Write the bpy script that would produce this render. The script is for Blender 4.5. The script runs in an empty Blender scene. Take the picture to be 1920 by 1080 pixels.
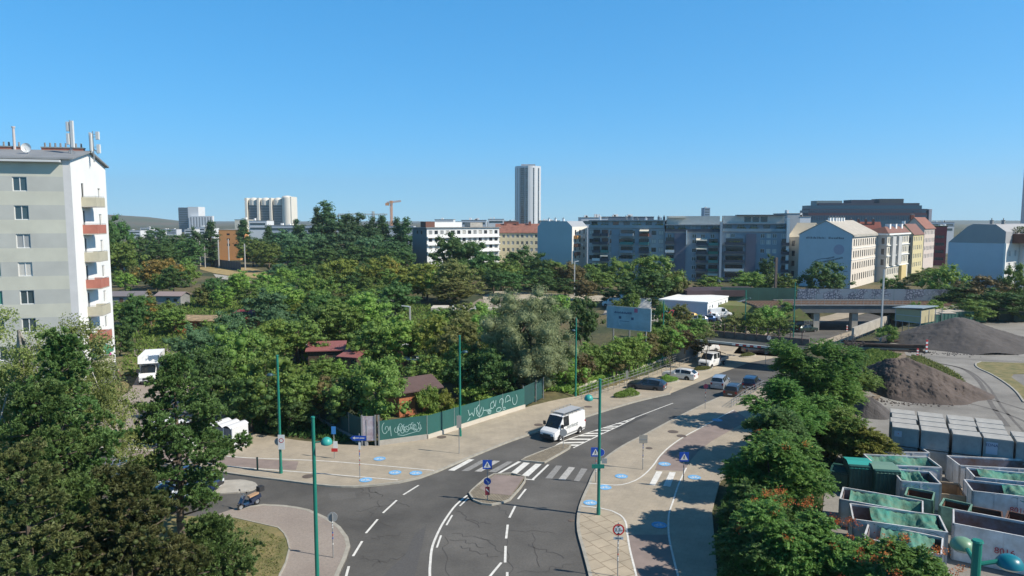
import bpy, bmesh, math, random
import numpy as np
from mathutils import Vector, Matrix
R = math.radians
SC = bpy.context.scene
COL = SC.collection
# ---------------------------------------------------------------- camera, sky, sun, exposure
CAM_H = 20.0; FPX = 1320.0; PITCH = 5.54
cd = bpy.data.cameras.new('camera'); cam = bpy.data.objects.new('camera', cd); COL.objects.link(cam)
cam.location = (0, 0, CAM_H); cam.rotation_euler = (R(90 - PITCH), 0, 0)
cd.sensor_width = 36; cd.lens = 36 * FPX / 1920; cd.clip_start = 0.3; cd.clip_end = 20000
SC.camera = cam
SUN_EL, SUN_AZ = 42.0, 108.0          # azimuth of the sun measured clockwise from +Y (view direction)
w = bpy.data.worlds.new('World'); SC.world = w; w.use_nodes = True
nt = w.node_tree; nt.nodes.clear()
sky = nt.nodes.new('ShaderNodeTexSky'); sky.sky_type = 'NISHITA'; sky.sun_disc = False
sky.sun_elevation = R(SUN_EL); sky.sun_rotation = R(SUN_AZ)
sky.air_density = 0.8; sky.dust_density = 0.0; sky.ozone_density = 10.0; sky.altitude = 150
bg = nt.nodes.new('ShaderNodeBackground'); bg.inputs[1].default_value = 0.145
wo = nt.nodes.new('ShaderNodeOutputWorld')
sep = nt.nodes.new('ShaderNodeSeparateColor'); cmb = nt.nodes.new('ShaderNodeCombineColor'); nt.links.new(sky.outputs[0], sep.inputs[0])
for ch, (gm, k) in enumerate(((1.0, .45), (.60, 1.47), (.50, 2.28))):       # the phone camera's rendering of the clear sky
    p = nt.nodes.new('ShaderNodeMath'); p.operation = 'POWER'; p.inputs[1].default_value = gm; nt.links.new(sep.outputs[ch], p.inputs[0])
    q = nt.nodes.new('ShaderNodeMath'); q.operation = 'MULTIPLY'; q.inputs[1].default_value = k; nt.links.new(p.outputs[0], q.inputs[0]); nt.links.new(q.outputs[0], cmb.inputs[ch])
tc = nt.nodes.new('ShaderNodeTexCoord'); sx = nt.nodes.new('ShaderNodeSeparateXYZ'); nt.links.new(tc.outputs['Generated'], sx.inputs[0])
mr = nt.nodes.new('ShaderNodeMapRange'); mr.interpolation_type = 'SMOOTHSTEP'      # upper sky dimmed above the view to cut the ambient fill
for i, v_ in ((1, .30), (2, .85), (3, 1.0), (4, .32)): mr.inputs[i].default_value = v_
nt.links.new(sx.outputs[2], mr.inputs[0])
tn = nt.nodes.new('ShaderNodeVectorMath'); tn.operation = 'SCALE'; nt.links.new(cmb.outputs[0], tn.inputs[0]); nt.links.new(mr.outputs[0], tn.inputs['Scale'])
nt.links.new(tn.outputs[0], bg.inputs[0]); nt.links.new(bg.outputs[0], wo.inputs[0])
sl = bpy.data.lights.new('sun', 'SUN'); sl.energy = 5.0; sl.angle = R(0.53); sl.color = (1.0, 0.92, 0.80)
so = bpy.data.objects.new('sun', sl); COL.objects.link(so); so.location = (60, -30, 80)
_sd = Vector((math.sin(R(SUN_AZ)) * math.cos(R(SUN_EL)), math.cos(R(SUN_AZ)) * math.cos(R(SUN_EL)), math.sin(R(SUN_EL))))
so.rotation_euler = _sd.to_track_quat('Z', 'Y').to_euler()
SC.view_settings.view_transform = 'Standard'; SC.view_settings.look = 'None'
SC.view_settings.exposure = 0.33; SC.view_settings.gamma = 1.0
SC.cycles.use_denoising = True
SC.cycles.max_bounces = 6; SC.cycles.diffuse_bounces = 3; SC.cycles.transparent_max_bounces = 6; SC.cycles.volume_bounces = 0

# ---------------------------------------------------------------- terrain height and picture-to-place helpers
ROADC = [(12, 60), (24, 82), (36, 105), (48, 128), (64, 145), (80, 158), (100, 176), (130, 200)]
def sstep(a, b, t):
    t = max(0.0, min(1.0, (t - a) / (b - a))); return t * t * (3 - 2 * t)
def hz(x, y):
    """height of the ground: the street dips under the two railway bridges"""
    if y < 60 or y > 205 or x < -5 or x > 150: return 0.0
    best = 1e9
    for i in range(len(ROADC) - 1):
        ax, ay = ROADC[i]; bx, by = ROADC[i + 1]
        dx, dy = bx - ax, by - ay
        t = max(0, min(1, ((x - ax) * dx + (y - ay) * dy) / (dx * dx + dy * dy)))
        d = math.hypot(x - ax - dx * t, y - ay - dy * t)
        if d < best: best = d
    a = sstep(62, 114, y) * (1 - sstep(165, 200, y))
    return -2.8 * a * (1 - sstep(12.5, 16.5, best))
_cp, _sp = math.cos(R(PITCH)), math.sin(R(PITCH))
def ray(px, py):
    cx, cy = (px - 960) / FPX, (540 - py) / FPX
    return cx, _cp + cy * _sp, -_sp + cy * _cp
def G(px, py, z=None):
    """point of the ground (or of level z) seen at picture point px, py"""
    dx, dy, dz = ray(px, py)
    if z is not None:
        t = (z - CAM_H) / dz; return (dx * t, dy * t, z)
    zz = 0.0
    for _ in range(14):
        t = (zz - CAM_H) / dz; zn = hz(dx * t, dy * t); zz = zz * 0.5 + zn * 0.5
    t = (zz - CAM_H) / dz
    return (dx * t, dy * t, hz(dx * t, dy * t))
def D(px, py, Y):
    """point at distance Y seen at picture point px, py"""
    dx, dy, dz = ray(px, py); t = Y / dy
    return (dx * t, Y, CAM_H + dz * t)

# ---------------------------------------------------------------- materials
MATS = {}
def M(name, col, rough=0.7, var=0.0, vscale=1.0, bump=0.0, bscale=20.0, metal=0.0, dark=None, coord='Object', trans=0.0, spec=0.5, obj_var=0.0, detail=4.0):
    """procedural surface: a base colour broken up by noise of two sizes, plus a bump"""
    if name in MATS: return MATS[name]
    m = bpy.data.materials.new(name); m.use_nodes = True; MATS[name] = m
    n = m.node_tree; b = n.nodes['Principled BSDF']
    b.inputs['Base Color'].default_value = (*col, 1); b.inputs['Roughness'].default_value = rough
    b.inputs['Metallic'].default_value = metal; b.inputs['Specular IOR Level'].default_value = spec
    if var or bump:
        tc = n.nodes.new('ShaderNodeTexCoord')
    if var:
        nz = n.nodes.new('ShaderNodeTexNoise'); nz.inputs['Scale'].default_value = vscale; nz.inputs['Detail'].default_value = detail
        nz.inputs['Roughness'].default_value = 0.65
        n.links.new(tc.outputs[coord], nz.inputs['Vector'])
        rp = n.nodes.new('ShaderNodeValToRGB'); n.links.new(nz.outputs[0], rp.inputs[0])
        d = dark if dark else tuple(c * (1 - var) for c in col)
        l = tuple(min(1, c * (1 + var * 0.7)) for c in col)
        rp.color_ramp.elements[0].position = 0.3; rp.color_ramp.elements[0].color = (*d, 1)
        rp.color_ramp.elements[1].position = 0.7; rp.color_ramp.elements[1].color = (*l, 1)
        n.links.new(rp.outputs[0], b.inputs['Base Color'])
    if bump:
        n2 = n.nodes.new('ShaderNodeTexNoise'); n2.inputs['Scale'].default_value = bscale; n2.inputs['Detail'].default_value = 4
        n.links.new(tc.outputs[coord], n2.inputs['Vector'])
        bp = n.nodes.new('ShaderNodeBump'); bp.inputs['Strength'].default_value = bump; bp.inputs['Distance'].default_value = 0.05
        n.links.new(n2.outputs[0], bp.inputs['Height']); n.links.new(bp.outputs[0], b.inputs['Normal'])
    return m
def leafmat(name, col, col2, trans=0.35, rough=0.55):
    """foliage: two leaf colours mixed leaf by leaf (attribute tint) and branch by branch, light passing through"""
    if name in MATS: return MATS[name]
    m = bpy.data.materials.new(name); m.use_nodes = True; MATS[name] = m
    n = m.node_tree; b = n.nodes['Principled BSDF']; out = n.nodes['Material Output']
    at = n.nodes.new('ShaderNodeAttribute'); at.attribute_name = 'tint'
    oi = n.nodes.new('ShaderNodeObjectInfo')
    mx = n.nodes.new('ShaderNodeMix'); mx.data_type = 'RGBA'
    mx.inputs[6].default_value = (*col, 1); mx.inputs[7].default_value = (*col2, 1)
    n.links.new(at.outputs['Fac'], mx.inputs[0])
    hs = n.nodes.new('ShaderNodeHueSaturation')
    mr = n.nodes.new('ShaderNodeMapRange'); mr.inputs[3].default_value = 0.78; mr.inputs[4].default_value = 1.25
    n.links.new(oi.outputs['Random'], mr.inputs[0]); n.links.new(mr.outputs[0], hs.inputs['Value'])
    mr2 = n.nodes.new('ShaderNodeMapRange'); mr2.inputs[3].default_value = 0.485; mr2.inputs[4].default_value = 0.515
    n.links.new(oi.outputs['Random'], mr2.inputs[0]); n.links.new(mr2.outputs[0], hs.inputs['Hue'])
    n.links.new(mx.outputs[2], hs.inputs['Color'])
    n.links.new(hs.outputs[0], b.inputs['Base Color']); b.inputs['Roughness'].default_value = rough
    b.inputs['Specular IOR Level'].default_value = 0.3
    tr = n.nodes.new('ShaderNodeBsdfTranslucent'); n.links.new(hs.outputs[0], tr.inputs[0])
    ms = n.nodes.new('ShaderNodeMixShader'); ms.inputs[0].default_value = trans
    n.links.new(b.outputs[0], ms.inputs[1]); n.links.new(tr.outputs[0], ms.inputs[2]); n.links.new(ms.outputs[0], out.inputs[0])
    return m

# ---------------------------------------------------------------- mesh collecting
class MB:
    def __init__(s): s.v = []; s.f = []; s.m = []; s.cur = 0; s.mats = []
    def use(s, mat):
        if mat not in s.mats: s.mats.append(mat)
        s.cur = s.mats.index(mat); return s
    def face(s, pts):
        i = len(s.v); s.v += [tuple(p) for p in pts]; s.f.append(tuple(range(i, i + len(pts)))); s.m.append(s.cur)
    def box(s, x0, x1, y0, y1, z0, z1):
        i = len(s.v)
        s.v += [(x0, y0, z0), (x1, y0, z0), (x1, y1, z0), (x0, y1, z0), (x0, y0, z1), (x1, y0, z1), (x1, y1, z1), (x0, y1, z1)]
        for q in ((3, 2, 1, 0), (4, 5, 6, 7), (0, 1, 5, 4), (1, 2, 6, 5), (2, 3, 7, 6), (3, 0, 4, 7)):
            s.f.append(tuple(i + k for k in q)); s.m.append(s.cur)
    def bar(s, a, b, w, h=None, up=(0, 0, 1)):
        """box beam from a to b, w wide, h high"""
        h = h or w; a = Vector(a); b = Vector(b); d = (b - a)
        if d.length < 1e-6: return
        d.normalize(); u = Vector(up)
        if abs(d.dot(u)) > 0.98: u = Vector((1, 0, 0))
        r = d.cross(u).normalized() * (w / 2); t = r.cross(d).normalized() * (h / 2)
        i = len(s.v)
        for p in (a, b):
            for k in ((-1, -1), (1, -1), (1, 1), (-1, 1)): s.v.append(tuple(p + r * k[0] + t * k[1]))
        for q in ((0, 1, 2, 3), (7, 6, 5, 4), (0, 4, 5, 1), (1, 5, 6, 2), (2, 6, 7, 3), (3, 7, 4, 0)):
            s.f.append(tuple(i + k for k in q)); s.m.append(s.cur)
    def tube(s, a, b, r0, r1=None, n=8, caps=True):
        r1 = r0 if r1 is None else r1; a = Vector(a); b = Vector(b); d = (b - a).normalized()
        u = d.orthogonal().normalized(); v = d.cross(u); i = len(s.v)
        for p, r in ((a, r0), (b, r1)):
            for k in range(n):
                an = 2 * math.pi * k / n; s.v.append(tuple(p + (u * math.cos(an) + v * math.sin(an)) * r))
        for k in range(n):
            s.f.append((i + k, i + (k + 1) % n, i + n + (k + 1) % n, i + n + k)); s.m.append(s.cur)
        if caps:
            s.f.append(tuple(i + k for k in range(n))[::-1]); s.m.append(s.cur)
            s.f.append(tuple(i + n + k for k in range(n))); s.m.append(s.cur)
    def prism(s, poly, z0, z1, top=True, bottom=False):
        """vertical walls over a polygon given counter-clockwise"""
        n = len(poly); i = len(s.v)
        s.v += [(p[0], p[1], z0) for p in poly] + [(p[0], p[1], z1) for p in poly]
        for k in range(n):
            s.f.append((i + k, i + (k + 1) % n, i + n + (k + 1) % n, i + n + k)); s.m.append(s.cur)
        if top: s.f.append(tuple(i + n + k for k in range(n))); s.m.append(s.cur)
        if bottom: s.f.append(tuple(i + k for k in range(n))[::-1]); s.m.append(s.cur)
    def lathe(s, prof, c=(0, 0, 0), n=12, axis='z'):
        i = len(s.v)
        for r, z in prof:
            for k in range(n):
                a = 2 * math.pi * k / n; x, y = r * math.cos(a), r * math.sin(a)
                if axis == 'z': s.v.append((c[0] + x, c[1] + y, c[2] + z))
                elif axis == 'y': s.v.append((c[0] + x, c[1] + z, c[2] + y))
                else: s.v.append((c[0] + z, c[1] + x, c[2] + y))
        for j in range(len(prof) - 1):
            for k in range(n):
                q = (i + j * n + k, i + j * n + (k + 1) % n, i + (j + 1) * n + (k + 1) % n, i + (j + 1) * n + k)
                s.f.append(q if axis == 'z' else q[::-1]); s.m.append(s.cur)
    def mesh(s, name):
        me = bpy.data.meshes.new(name); me.from_pydata(s.v, [], s.f)
        for m in s.mats: me.materials.append(m)
        if len(s.mats) > 1: me.polygons.foreach_set('material_index', s.m)
        me.update(); return me
    def build(s, name, parent=None, mat=None, smooth=False, loc=None, rz=0.0):
        if mat is not None and not s.mats: s.mats = [mat]
        me = s.mesh(name)
        if smooth: me.polygons.foreach_set('use_smooth', [True] * len(me.polygons))
        return link(name, me, parent, loc, rz)
def link(name, me, parent=None, loc=None, rz=0.0):
    o = bpy.data.objects.new(name, me); COL.objects.link(o)
    if parent is not None: o.parent = parent
    if loc is not None: o.location = loc
    if rz: o.rotation_euler = (0, 0, rz)
    return o
def tag(o, label=None, cat=None, group=None, kind=None):
    if label: o['label'] = label
    if cat: o['category'] = cat
    if group: o['group'] = group
    if kind: o['kind'] = kind
    return o
def thing(name, label, cat, loc=(0, 0, 0), rz=0.0, group=None):
    o = bpy.data.objects.new(name, None); COL.objects.link(o); o.location = loc; o.rotation_euler = (0, 0, rz)
    o.empty_display_size = 0.3
    return tag(o, label, cat, group)
_kids = {}
def copy_thing(src, loc, rz, label, group=None, scale=None):
    def kids(o): return [c for c in COL.objects if c.parent == o]
    if src.name not in _kids: _kids[src.name] = [(c, kids(c)) for c in kids(src)]
    r = src.copy(); COL.objects.link(r); r.location = loc; r.rotation_euler = (0, 0, rz); r['label'] = label
    if group: r['group'] = group
    if scale: r.scale = scale
    for c, gs in _kids[src.name]:
        cc = c.copy(); COL.objects.link(cc); cc.parent = r
        for g in gs:
            gg = g.copy(); COL.objects.link(gg); gg.parent = cc
    return r
def text_mesh(body, size, mat, depth=0.004):
    c = bpy.data.curves.new('lettering', 'FONT'); c.body = body; c.size = size; c.extrude = depth; c.align_x = 'CENTER'; c.align_y = 'CENTER'
    o = bpy.data.objects.new('lettering', c); COL.objects.link(o)
    me = bpy.data.meshes.new_from_object(o.evaluated_get(bpy.context.evaluated_depsgraph_get()))
    bpy.data.objects.remove(o); me.materials.clear(); me.materials.append(mat); return me
# ---------------------------------------------------------------- ground and street surfaces
def nodes_ground():
    m = bpy.data.materials.new('dry_ground'); m.use_nodes = True; n = m.node_tree; b = n.nodes['Principled BSDF']; b.inputs['Roughness'].default_value = 0.95
    tc = n.nodes.new('ShaderNodeTexCoord')
    a = n.nodes.new('ShaderNodeTexNoise'); a.inputs['Scale'].default_value = 0.06; a.inputs['Detail'].default_value = 8
    c = n.nodes.new('ShaderNodeTexNoise'); c.inputs['Scale'].default_value = 1.3; c.inputs['Detail'].default_value = 6
    n.links.new(tc.outputs['Object'], a.inputs[0]); n.links.new(tc.outputs['Object'], c.inputs[0])
    r1 = n.nodes.new('ShaderNodeValToRGB'); n.links.new(a.outputs[0], r1.inputs[0])
    r1.color_ramp.elements[0].position = .42; r1.color_ramp.elements[0].color = (.045, .062, .02, 1)
    r1.color_ramp.elements[1].position = .6; r1.color_ramp.elements[1].color = (.15, .125, .06, 1)
    r2 = n.nodes.new('ShaderNodeValToRGB'); n.links.new(c.outputs[0], r2.inputs[0])
    r2.color_ramp.elements[0].position = .3; r2.color_ramp.elements[0].color = (.5, .5, .5, 1)
    r2.color_ramp.elements[1].position = .75; r2.color_ramp.elements[1].color = (1.25, 1.2, 1.1, 1)
    mx = n.nodes.new('ShaderNodeMix'); mx.data_type = 'RGBA'; mx.blend_type = 'MULTIPLY'; mx.inputs[0].default_value = 1
    n.links.new(r1.outputs[0], mx.inputs[6]); n.links.new(r2.outputs[0], mx.inputs[7]); n.links.new(mx.outputs[2], b.inputs['Base Color'])
    bp = n.nodes.new('ShaderNodeBump'); bp.inputs['Strength'].default_value = .6; bp.inputs['Distance'].default_value = .1
    n.links.new(c.outputs[0], bp.inputs['Height']); n.links.new(bp.outputs[0], b.inputs['Normal'])
    return m
def paving(name, col, joint, scale=1.0, var=0.15, rough=0.85, ang=0.5, jm=0.02, w=1.0, h=1.0):
    """slabs laid in rows with thin joints"""
    m = bpy.data.materials.new(name); m.use_nodes = True; n = m.node_tree; b = n.nodes['Principled BSDF']; b.inputs['Roughness'].default_value = rough
    tc = n.nodes.new('ShaderNodeTexCoord'); mp = n.nodes.new('ShaderNodeMapping'); mp.inputs['Rotation'].default_value = (0, 0, ang)
    n.links.new(tc.outputs['Object'], mp.inputs[0])
    br = n.nodes.new('ShaderNodeTexBrick'); br.inputs['Scale'].default_value = scale
    br.inputs['Color1'].default_value = (*col, 1); br.inputs['Color2'].default_value = (*[c * (1 - var) for c in col], 1)
    br.inputs['Mortar'].default_value = (*joint, 1); br.inputs['Mortar Size'].default_value = jm
    br.inputs['Brick Width'].default_value = w; br.inputs['Row Height'].default_value = h; br.offset = 0.5
    n.links.new(mp.outputs[0], br.inputs[0])
    nz = n.nodes.new('ShaderNodeTexNoise'); nz.inputs['Scale'].default_value = 0.5; nz.inputs['Detail'].default_value = 9; nz.inputs['Roughness'].default_value = .7
    n.links.new(tc.outputs['Object'], nz.inputs[0])
    rp = n.nodes.new('ShaderNodeValToRGB'); n.links.new(nz.outputs[0], rp.inputs[0])
    rp.color_ramp.elements[0].position = .3; rp.color_ramp.elements[0].color = (.78, .78, .78, 1)
    rp.color_ramp.elements[1].position = .7; rp.color_ramp.elements[1].color = (1.12, 1.1, 1.08, 1)
    mx = n.nodes.new('ShaderNodeMix'); mx.data_type = 'RGBA'; mx.blend_type = 'MULTIPLY'; mx.inputs[0].default_value = 1
    n.links.new(br.outputs[0], mx.inputs[6]); n.links.new(rp.outputs[0], mx.inputs[7]); n.links.new(mx.outputs[2], b.inputs['Base Color'])
    return m
def asphalt_mat(name, c1, c2, grain=60):
    m = bpy.data.materials.new(name); m.use_nodes = True; n = m.node_tree; b = n.nodes['Principled BSDF']; b.inputs['Roughness'].default_value = .88
    tc = n.nodes.new('ShaderNodeTexCoord')
    a = n.nodes.new('ShaderNodeTexNoise'); a.inputs['Scale'].default_value = .16; a.inputs['Detail'].default_value = 9; a.inputs['Roughness'].default_value = .62
    n.links.new(tc.outputs['Object'], a.inputs[0])
    r = n.nodes.new('ShaderNodeValToRGB'); n.links.new(a.outputs[0], r.inputs[0])
    r.color_ramp.elements[0].position = .35; r.color_ramp.elements[0].color = (*c1, 1)
    r.color_ramp.elements[1].position = .68; r.color_ramp.elements[1].color = (*c2, 1)
    g = n.nodes.new('ShaderNodeTexNoise'); g.inputs['Scale'].default_value = grain; g.inputs['Detail'].default_value = 2
    n.links.new(tc.outputs['Object'], g.inputs[0])
    bp = n.nodes.new('ShaderNodeBump'); bp.inputs['Strength'].default_value = .25; bp.inputs['Distance'].default_value = .01
    n.links.new(g.outputs[0], bp.inputs['Height']); n.links.new(bp.outputs[0], b.inputs['Normal'])
    sp = n.nodes.new('ShaderNodeTexNoise'); sp.inputs['Scale'].default_value = 7; sp.inputs['Detail'].default_value = 6; sp.inputs['Roughness'].default_value = .8; n.links.new(tc.outputs['Object'], sp.inputs[0])
    sr = n.nodes.new('ShaderNodeValToRGB'); n.links.new(sp.outputs[0], sr.inputs[0]); sr.color_ramp.elements[0].position = .35; sr.color_ramp.elements[0].color = (.82, .82, .82, 1); sr.color_ramp.elements[1].position = .68; sr.color_ramp.elements[1].color = (1.16, 1.15, 1.13, 1)
    mx = n.nodes.new('ShaderNodeMix'); mx.data_type = 'RGBA'; mx.blend_type = 'MULTIPLY'; mx.inputs[0].default_value = 1; n.links.new(r.outputs[0], mx.inputs[6]); n.links.new(sr.outputs[0], mx.inputs[7])
    n.links.new(mx.outputs[2], b.inputs['Base Color'])
    return m
GROUND = nodes_ground()
ASPH = asphalt_mat('asphalt', (.070, .067, .063), (.136, .130, .121))
ASPH2 = asphalt_mat('pale_asphalt', (.25, .21, .185), (.33, .285, .25))
YARDM = asphalt_mat('yard_surface', (.17, .16, .145), (.30, .285, .26), 30)
TAN = paving('tan_slabs', (.385, .335, .262), (.32, .275, .21), 1.0, .05, ang=.42, jm=.012, w=.5, h=.5)
TANS = paving('diagonal_slabs', (.45, .385, .29), (.26, .215, .155), 1.0, .12, ang=1.05, jm=.035, w=1.0, h=1.0)
COBB = paving('cobbles', (.33, .29, .22), (.15, .125, .09), 1.0, .35, ang=.2, jm=.03, w=.22, h=.16)
PARKM = paving('parking_paving', (.46, .40, .30), (.38, .33, .25), 1.0, .06, ang=.42, jm=.02, w=.5, h=.5)
REDM = M('red_path_surface', (.25, .20, .18), .9, .18, .8)
KERBM = M('kerb_stone', (.36, .34, .29), .85, .2, 2.0)
WHITEP = M('road_paint', (.68, .67, .63), .8, .18, 3.0)
GREYP = M('worn_road_paint', (.26, .255, .245), .85, .3, 5.0)
BLUEP = M('blue_road_paint', (.16, .40, .68), .8, .25, 4.0)
DARKP = M('tar_sealing', (.062, .058, .055), .8)
DRYG = M('dry_grass', (.21, .165, .075), .95, .4, .9, .5, 8, dark=(.10, .115, .04))
GRN = M('green_grass', (.085, .12, .03), .95, .4, 1.2, .5, 8, dark=(.16, .14, .06))
CONC = M('concrete', (.40, .375, .33), .85, .22, .7, .2, 12)
CONCD = M('grey_concrete', (.24, .245, .245), .85, .25, .5, .2, 8)
EARTH = M('bare_earth', (.21, .165, .12), .95, .35, .7, .5, 10)
RUST = M('rust_brown', (.115, .062, .045), .85, .4, 3.0)

xs = sorted(set([-6000, -3000, -1500, -800, -400, -250, -160, -110, -80] + list(range(-60, 150, 2)) + [150, 170, 200, 260, 400, 800, 1500, 3000, 6000]))
ys = sorted(set([-300, -100, -40, 0, 20, 40] + list(range(50, 210, 2)) + [210, 230, 260, 300, 400, 600, 1000, 2000, 4000, 9000]))
v = [(x, y, hz(x, y) - 0.03) for y in ys for x in xs]; nx = len(xs)
f = [(j * nx + i, j * nx + i + 1, (j + 1) * nx + i + 1, (j + 1) * nx + i) for j in range(len(ys) - 1) for i in range(nx - 1)]
me = bpy.data.meshes.new('ground'); me.from_pydata(v, [], f); me.materials.append(GROUND); me.update()
tag(link('ground', me), kind='structure')

def drape(me_bm, off):
    for vv in me_bm.verts: vv.co.z = hz(vv.co.x, vv.co.y) + off
def sheet(name, pts, off, mat, world=False, skirt=0.0, kind='structure', smooth_pts=0, hzz=None):
    P = [tuple(p[:2]) for p in pts] if world else [G(*p)[:2] for p in pts]
    if smooth_pts:
        for _ in range(smooth_pts):
            q = []
            for i in range(len(P)):
                a, b = P[i], P[(i + 1) % len(P)]
                q += [(a[0] * .8 + b[0] * .2, a[1] * .8 + b[1] * .2), (a[0] * .2 + b[0] * .8, a[1] * .2 + b[1] * .8)]
            P = q
    bm = bmesh.new(); vs = [bm.verts.new((x, y, 0)) for x, y in P]; fc = bm.faces.new(vs)
    bm.normal_update()
    if fc.normal.z < 0: bmesh.ops.reverse_faces(bm, faces=[fc])
    bmesh.ops.triangulate(bm, faces=bm.faces[:])
    X = [p[0] for p in P]; Y = [p[1] for p in P]
    if max(Y) > 60 and max(X) > -5:
        for axis, lo, hi in ((0, max(min(X), -4), min(max(X), 150)), (1, max(min(Y), 60), min(max(Y), 204))):
            k = math.ceil(lo / 2) * 2
            while k < hi:
                n = Vector((1, 0, 0)) if axis == 0 else Vector((0, 1, 0))
                bmesh.ops.bisect_plane(bm, geom=bm.verts[:] + bm.edges[:] + bm.faces[:], plane_co=n * k, plane_no=n)
                k += 2
    drape(bm, off)
    if skirt:
        ed = [e for e in bm.edges if len(e.link_faces) == 1]
        r = bmesh.ops.extrude_edge_only(bm, edges=ed)
        for g in r['geom']:
            if isinstance(g, bmesh.types.BMVert): g.co.z -= skirt
    me = bpy.data.meshes.new(name); bm.to_mesh(me); bm.free(); me.materials.append(mat)
    o = link(name, me); tag(o, kind=kind); return o
def catmull(P, step=1.0):
    out = []
    for i in range(len(P) - 1):
        p0 = P[max(i - 1, 0)]; p1 = P[i]; p2 = P[i + 1]; p3 = P[min(i + 2, len(P) - 1)]
        L = math.hypot(p2[0] - p1[0], p2[1] - p1[1]); n = max(1, int(L / step))
        for k in range(n):
            t = k / n
            out.append(tuple(.5 * (2 * p1[j] + (p2[j] - p0[j]) * t + (2 * p0[j] - 5 * p1[j] + 4 * p2[j] - p3[j]) * t * t + (3 * p1[j] - p0[j] - 3 * p2[j] + p3[j]) * t ** 3) for j in (0, 1)))
    out.append(tuple(P[-1][:2])); return out
def strip_mb(mb, P, width, off, side=0.0, h=0.0):
    """a flat band along the world polyline P"""
    n = len(P); L = []; Rr = []
    for i in range(n):
        a = P[max(i - 1, 0)]; b = P[min(i + 1, n - 1)]
        dx, dy = b[0] - a[0], b[1] - a[1]; l = math.hypot(dx, dy) or 1; nx_, ny_ = -dy / l, dx / l
        for lst, s in ((L, side + width / 2), (Rr, side - width / 2)):
            x, y = P[i][0] + nx_ * s, P[i][1] + ny_ * s; lst.append((x, y, hz(x, y) + off))
    for i in range(n - 1):
        mb.face([Rr[i], Rr[i + 1], L[i + 1], L[i]])
        if h:
            for lst, rev in ((L, 1), (Rr, 0)):
                q = [lst[i], lst[i + 1], (lst[i + 1][0], lst[i + 1][1], lst[i + 1][2] - h), (lst[i][0], lst[i][1], lst[i][2] - h)]
                mb.face(q[::-1] if not rev else q)
def line(name, pts, width, off, mat, step=1.0, side=0.0, h=0.0):
    mb = MB(); strip_mb(mb, catmull([G(*p)[:2] for p in pts], step), width, off, side, h)
    return tag(mb.build(name, mat=mat), kind='structure')
A0, A1, A2 = 0.0, 0.12, 0.135      # levels of asphalt, pavement, paint on pavement
# carriageway
sheet('road', [(120, 850), (300, 858), (460, 870), (560, 880), (790, 860), (960, 800), (1090, 760), (1180, 735), (1260, 712), (1330, 685), (1400, 655), (1500, 640), (1500, 690), (1450, 735), (1440, 800), (1200, 880), (1240, 1200), (1200, 1500), (300, 1500), (300, 1160), (200, 1000), (100, 960)], A0, ASPH)
# left pavement with the bicycle lane
LEFTK = [(120, 848), (205, 855), (454, 891), (525, 900), (594, 909), (642, 913), (664, 913), (705, 910), (747, 905), (784, 897), (817, 885), (880, 858), (960, 826), (1040, 800), (1120, 775), (1190, 754), (1255, 739)]
sheet('pavement', LEFTK + [(1262, 727), (1200, 712), (1085, 744), (985, 766), (800, 824), (705, 838), (640, 836), (560, 828), (480, 816), (380, 806), (230, 790), (120, 800)], A1, TAN, skirt=.16)
line('kerb', LEFTK, .2, A1 + .006, KERBM, side=-.1, h=.15)
# parking strip beyond
sheet('parking_strip', [(1140, 764), (1190, 754), (1255, 739), (1297, 722), (1350, 700), (1405, 680), (1470, 668), (1480, 640), (1400, 640), (1330, 655), (1268, 680), (1180, 712), (1100, 742), (1085, 752)], .03, PARKM)
# right pavement
RIGHTK = [(1118, 1200), (1110, 1120), (1103, 1079), (1090, 1029), (1082, 998), (1082, 967), (1090, 938), (1103, 909), (1113, 886), (1132, 862), (1167, 837), (1210, 815), (1247, 795), (1302, 767), (1345, 747), (1400, 728)]
sheet('pavement', RIGHTK + [(1470, 722), (1475, 800), (1400, 860), (1350, 905), (1335, 960), (1345, 1080), (1380, 1300), (1125, 1300)], A1, TAN, skirt=.16)
line('kerb', RIGHTK[:-1], .2, A1 + .006, KERBM, side=.1 * -1, h=.15)
sheet('pavement_corner', [(1084, 968), (1126, 960), (1147, 965), (1163, 973), (1173, 986), (1176, 1006), (1181, 1036), (1192, 1080), (1205, 1140), (1214, 1200), (1122, 1200), (1107, 1079), (1094, 1029), (1086, 998)], A1 + .005, TANS)
sheet('bicycle_path', [(1283, 823), (1322, 802), (1347, 787), (1376, 771), (1405, 790), (1365, 812), (1335, 829), (1309, 849), (1293, 868), (1283, 886), (1228, 884), (1238, 859), (1257, 841)], A1 + .006, REDM)
sheet('bicycle_path', [(1177, 1006), (1253, 1006), (1262, 1047), (1271, 1080), (1285, 1130), (1300, 1200), (1214, 1200), (1192, 1080), (1182, 1034)], A1 + .006, REDM)
line('bicycle_lane_line', [(1376, 771), (1347, 786), (1322, 800), (1283, 821), (1257, 839), (1238, 857), (1225, 875), (1210, 891), (1191, 904), (1165, 912), (1139, 912), (1104, 909)], .12, A2, WHITEP, .5)
line('bicycle_lane_line', [(1287, 880), (1272, 912), (1262, 943), (1254, 969), (1254, 1008), (1262, 1047), (1270, 1079), (1290, 1150)], .12, A2, WHITEP, .5)
line('bicycle_lane_line', [(1090, 952), (1126, 956), (1147, 961), (1163, 969), (1173, 982), (1176, 1003), (1181, 1034), (1192, 1079), (1205, 1140)], .12, A2, WHITEP, .5)
sheet('bicycle_path', [(120, 839), (250, 846), (380, 855), (462, 862), (560, 868), (555, 884), (461, 879), (380, 870), (250, 860), (120, 850)], A1 + .006, REDM)
line('bicycle_lane_line', [(120, 838), (250, 845), (380, 854), (462, 861), (621, 868), (814, 885)], .12, A2, WHITEP)
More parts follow.
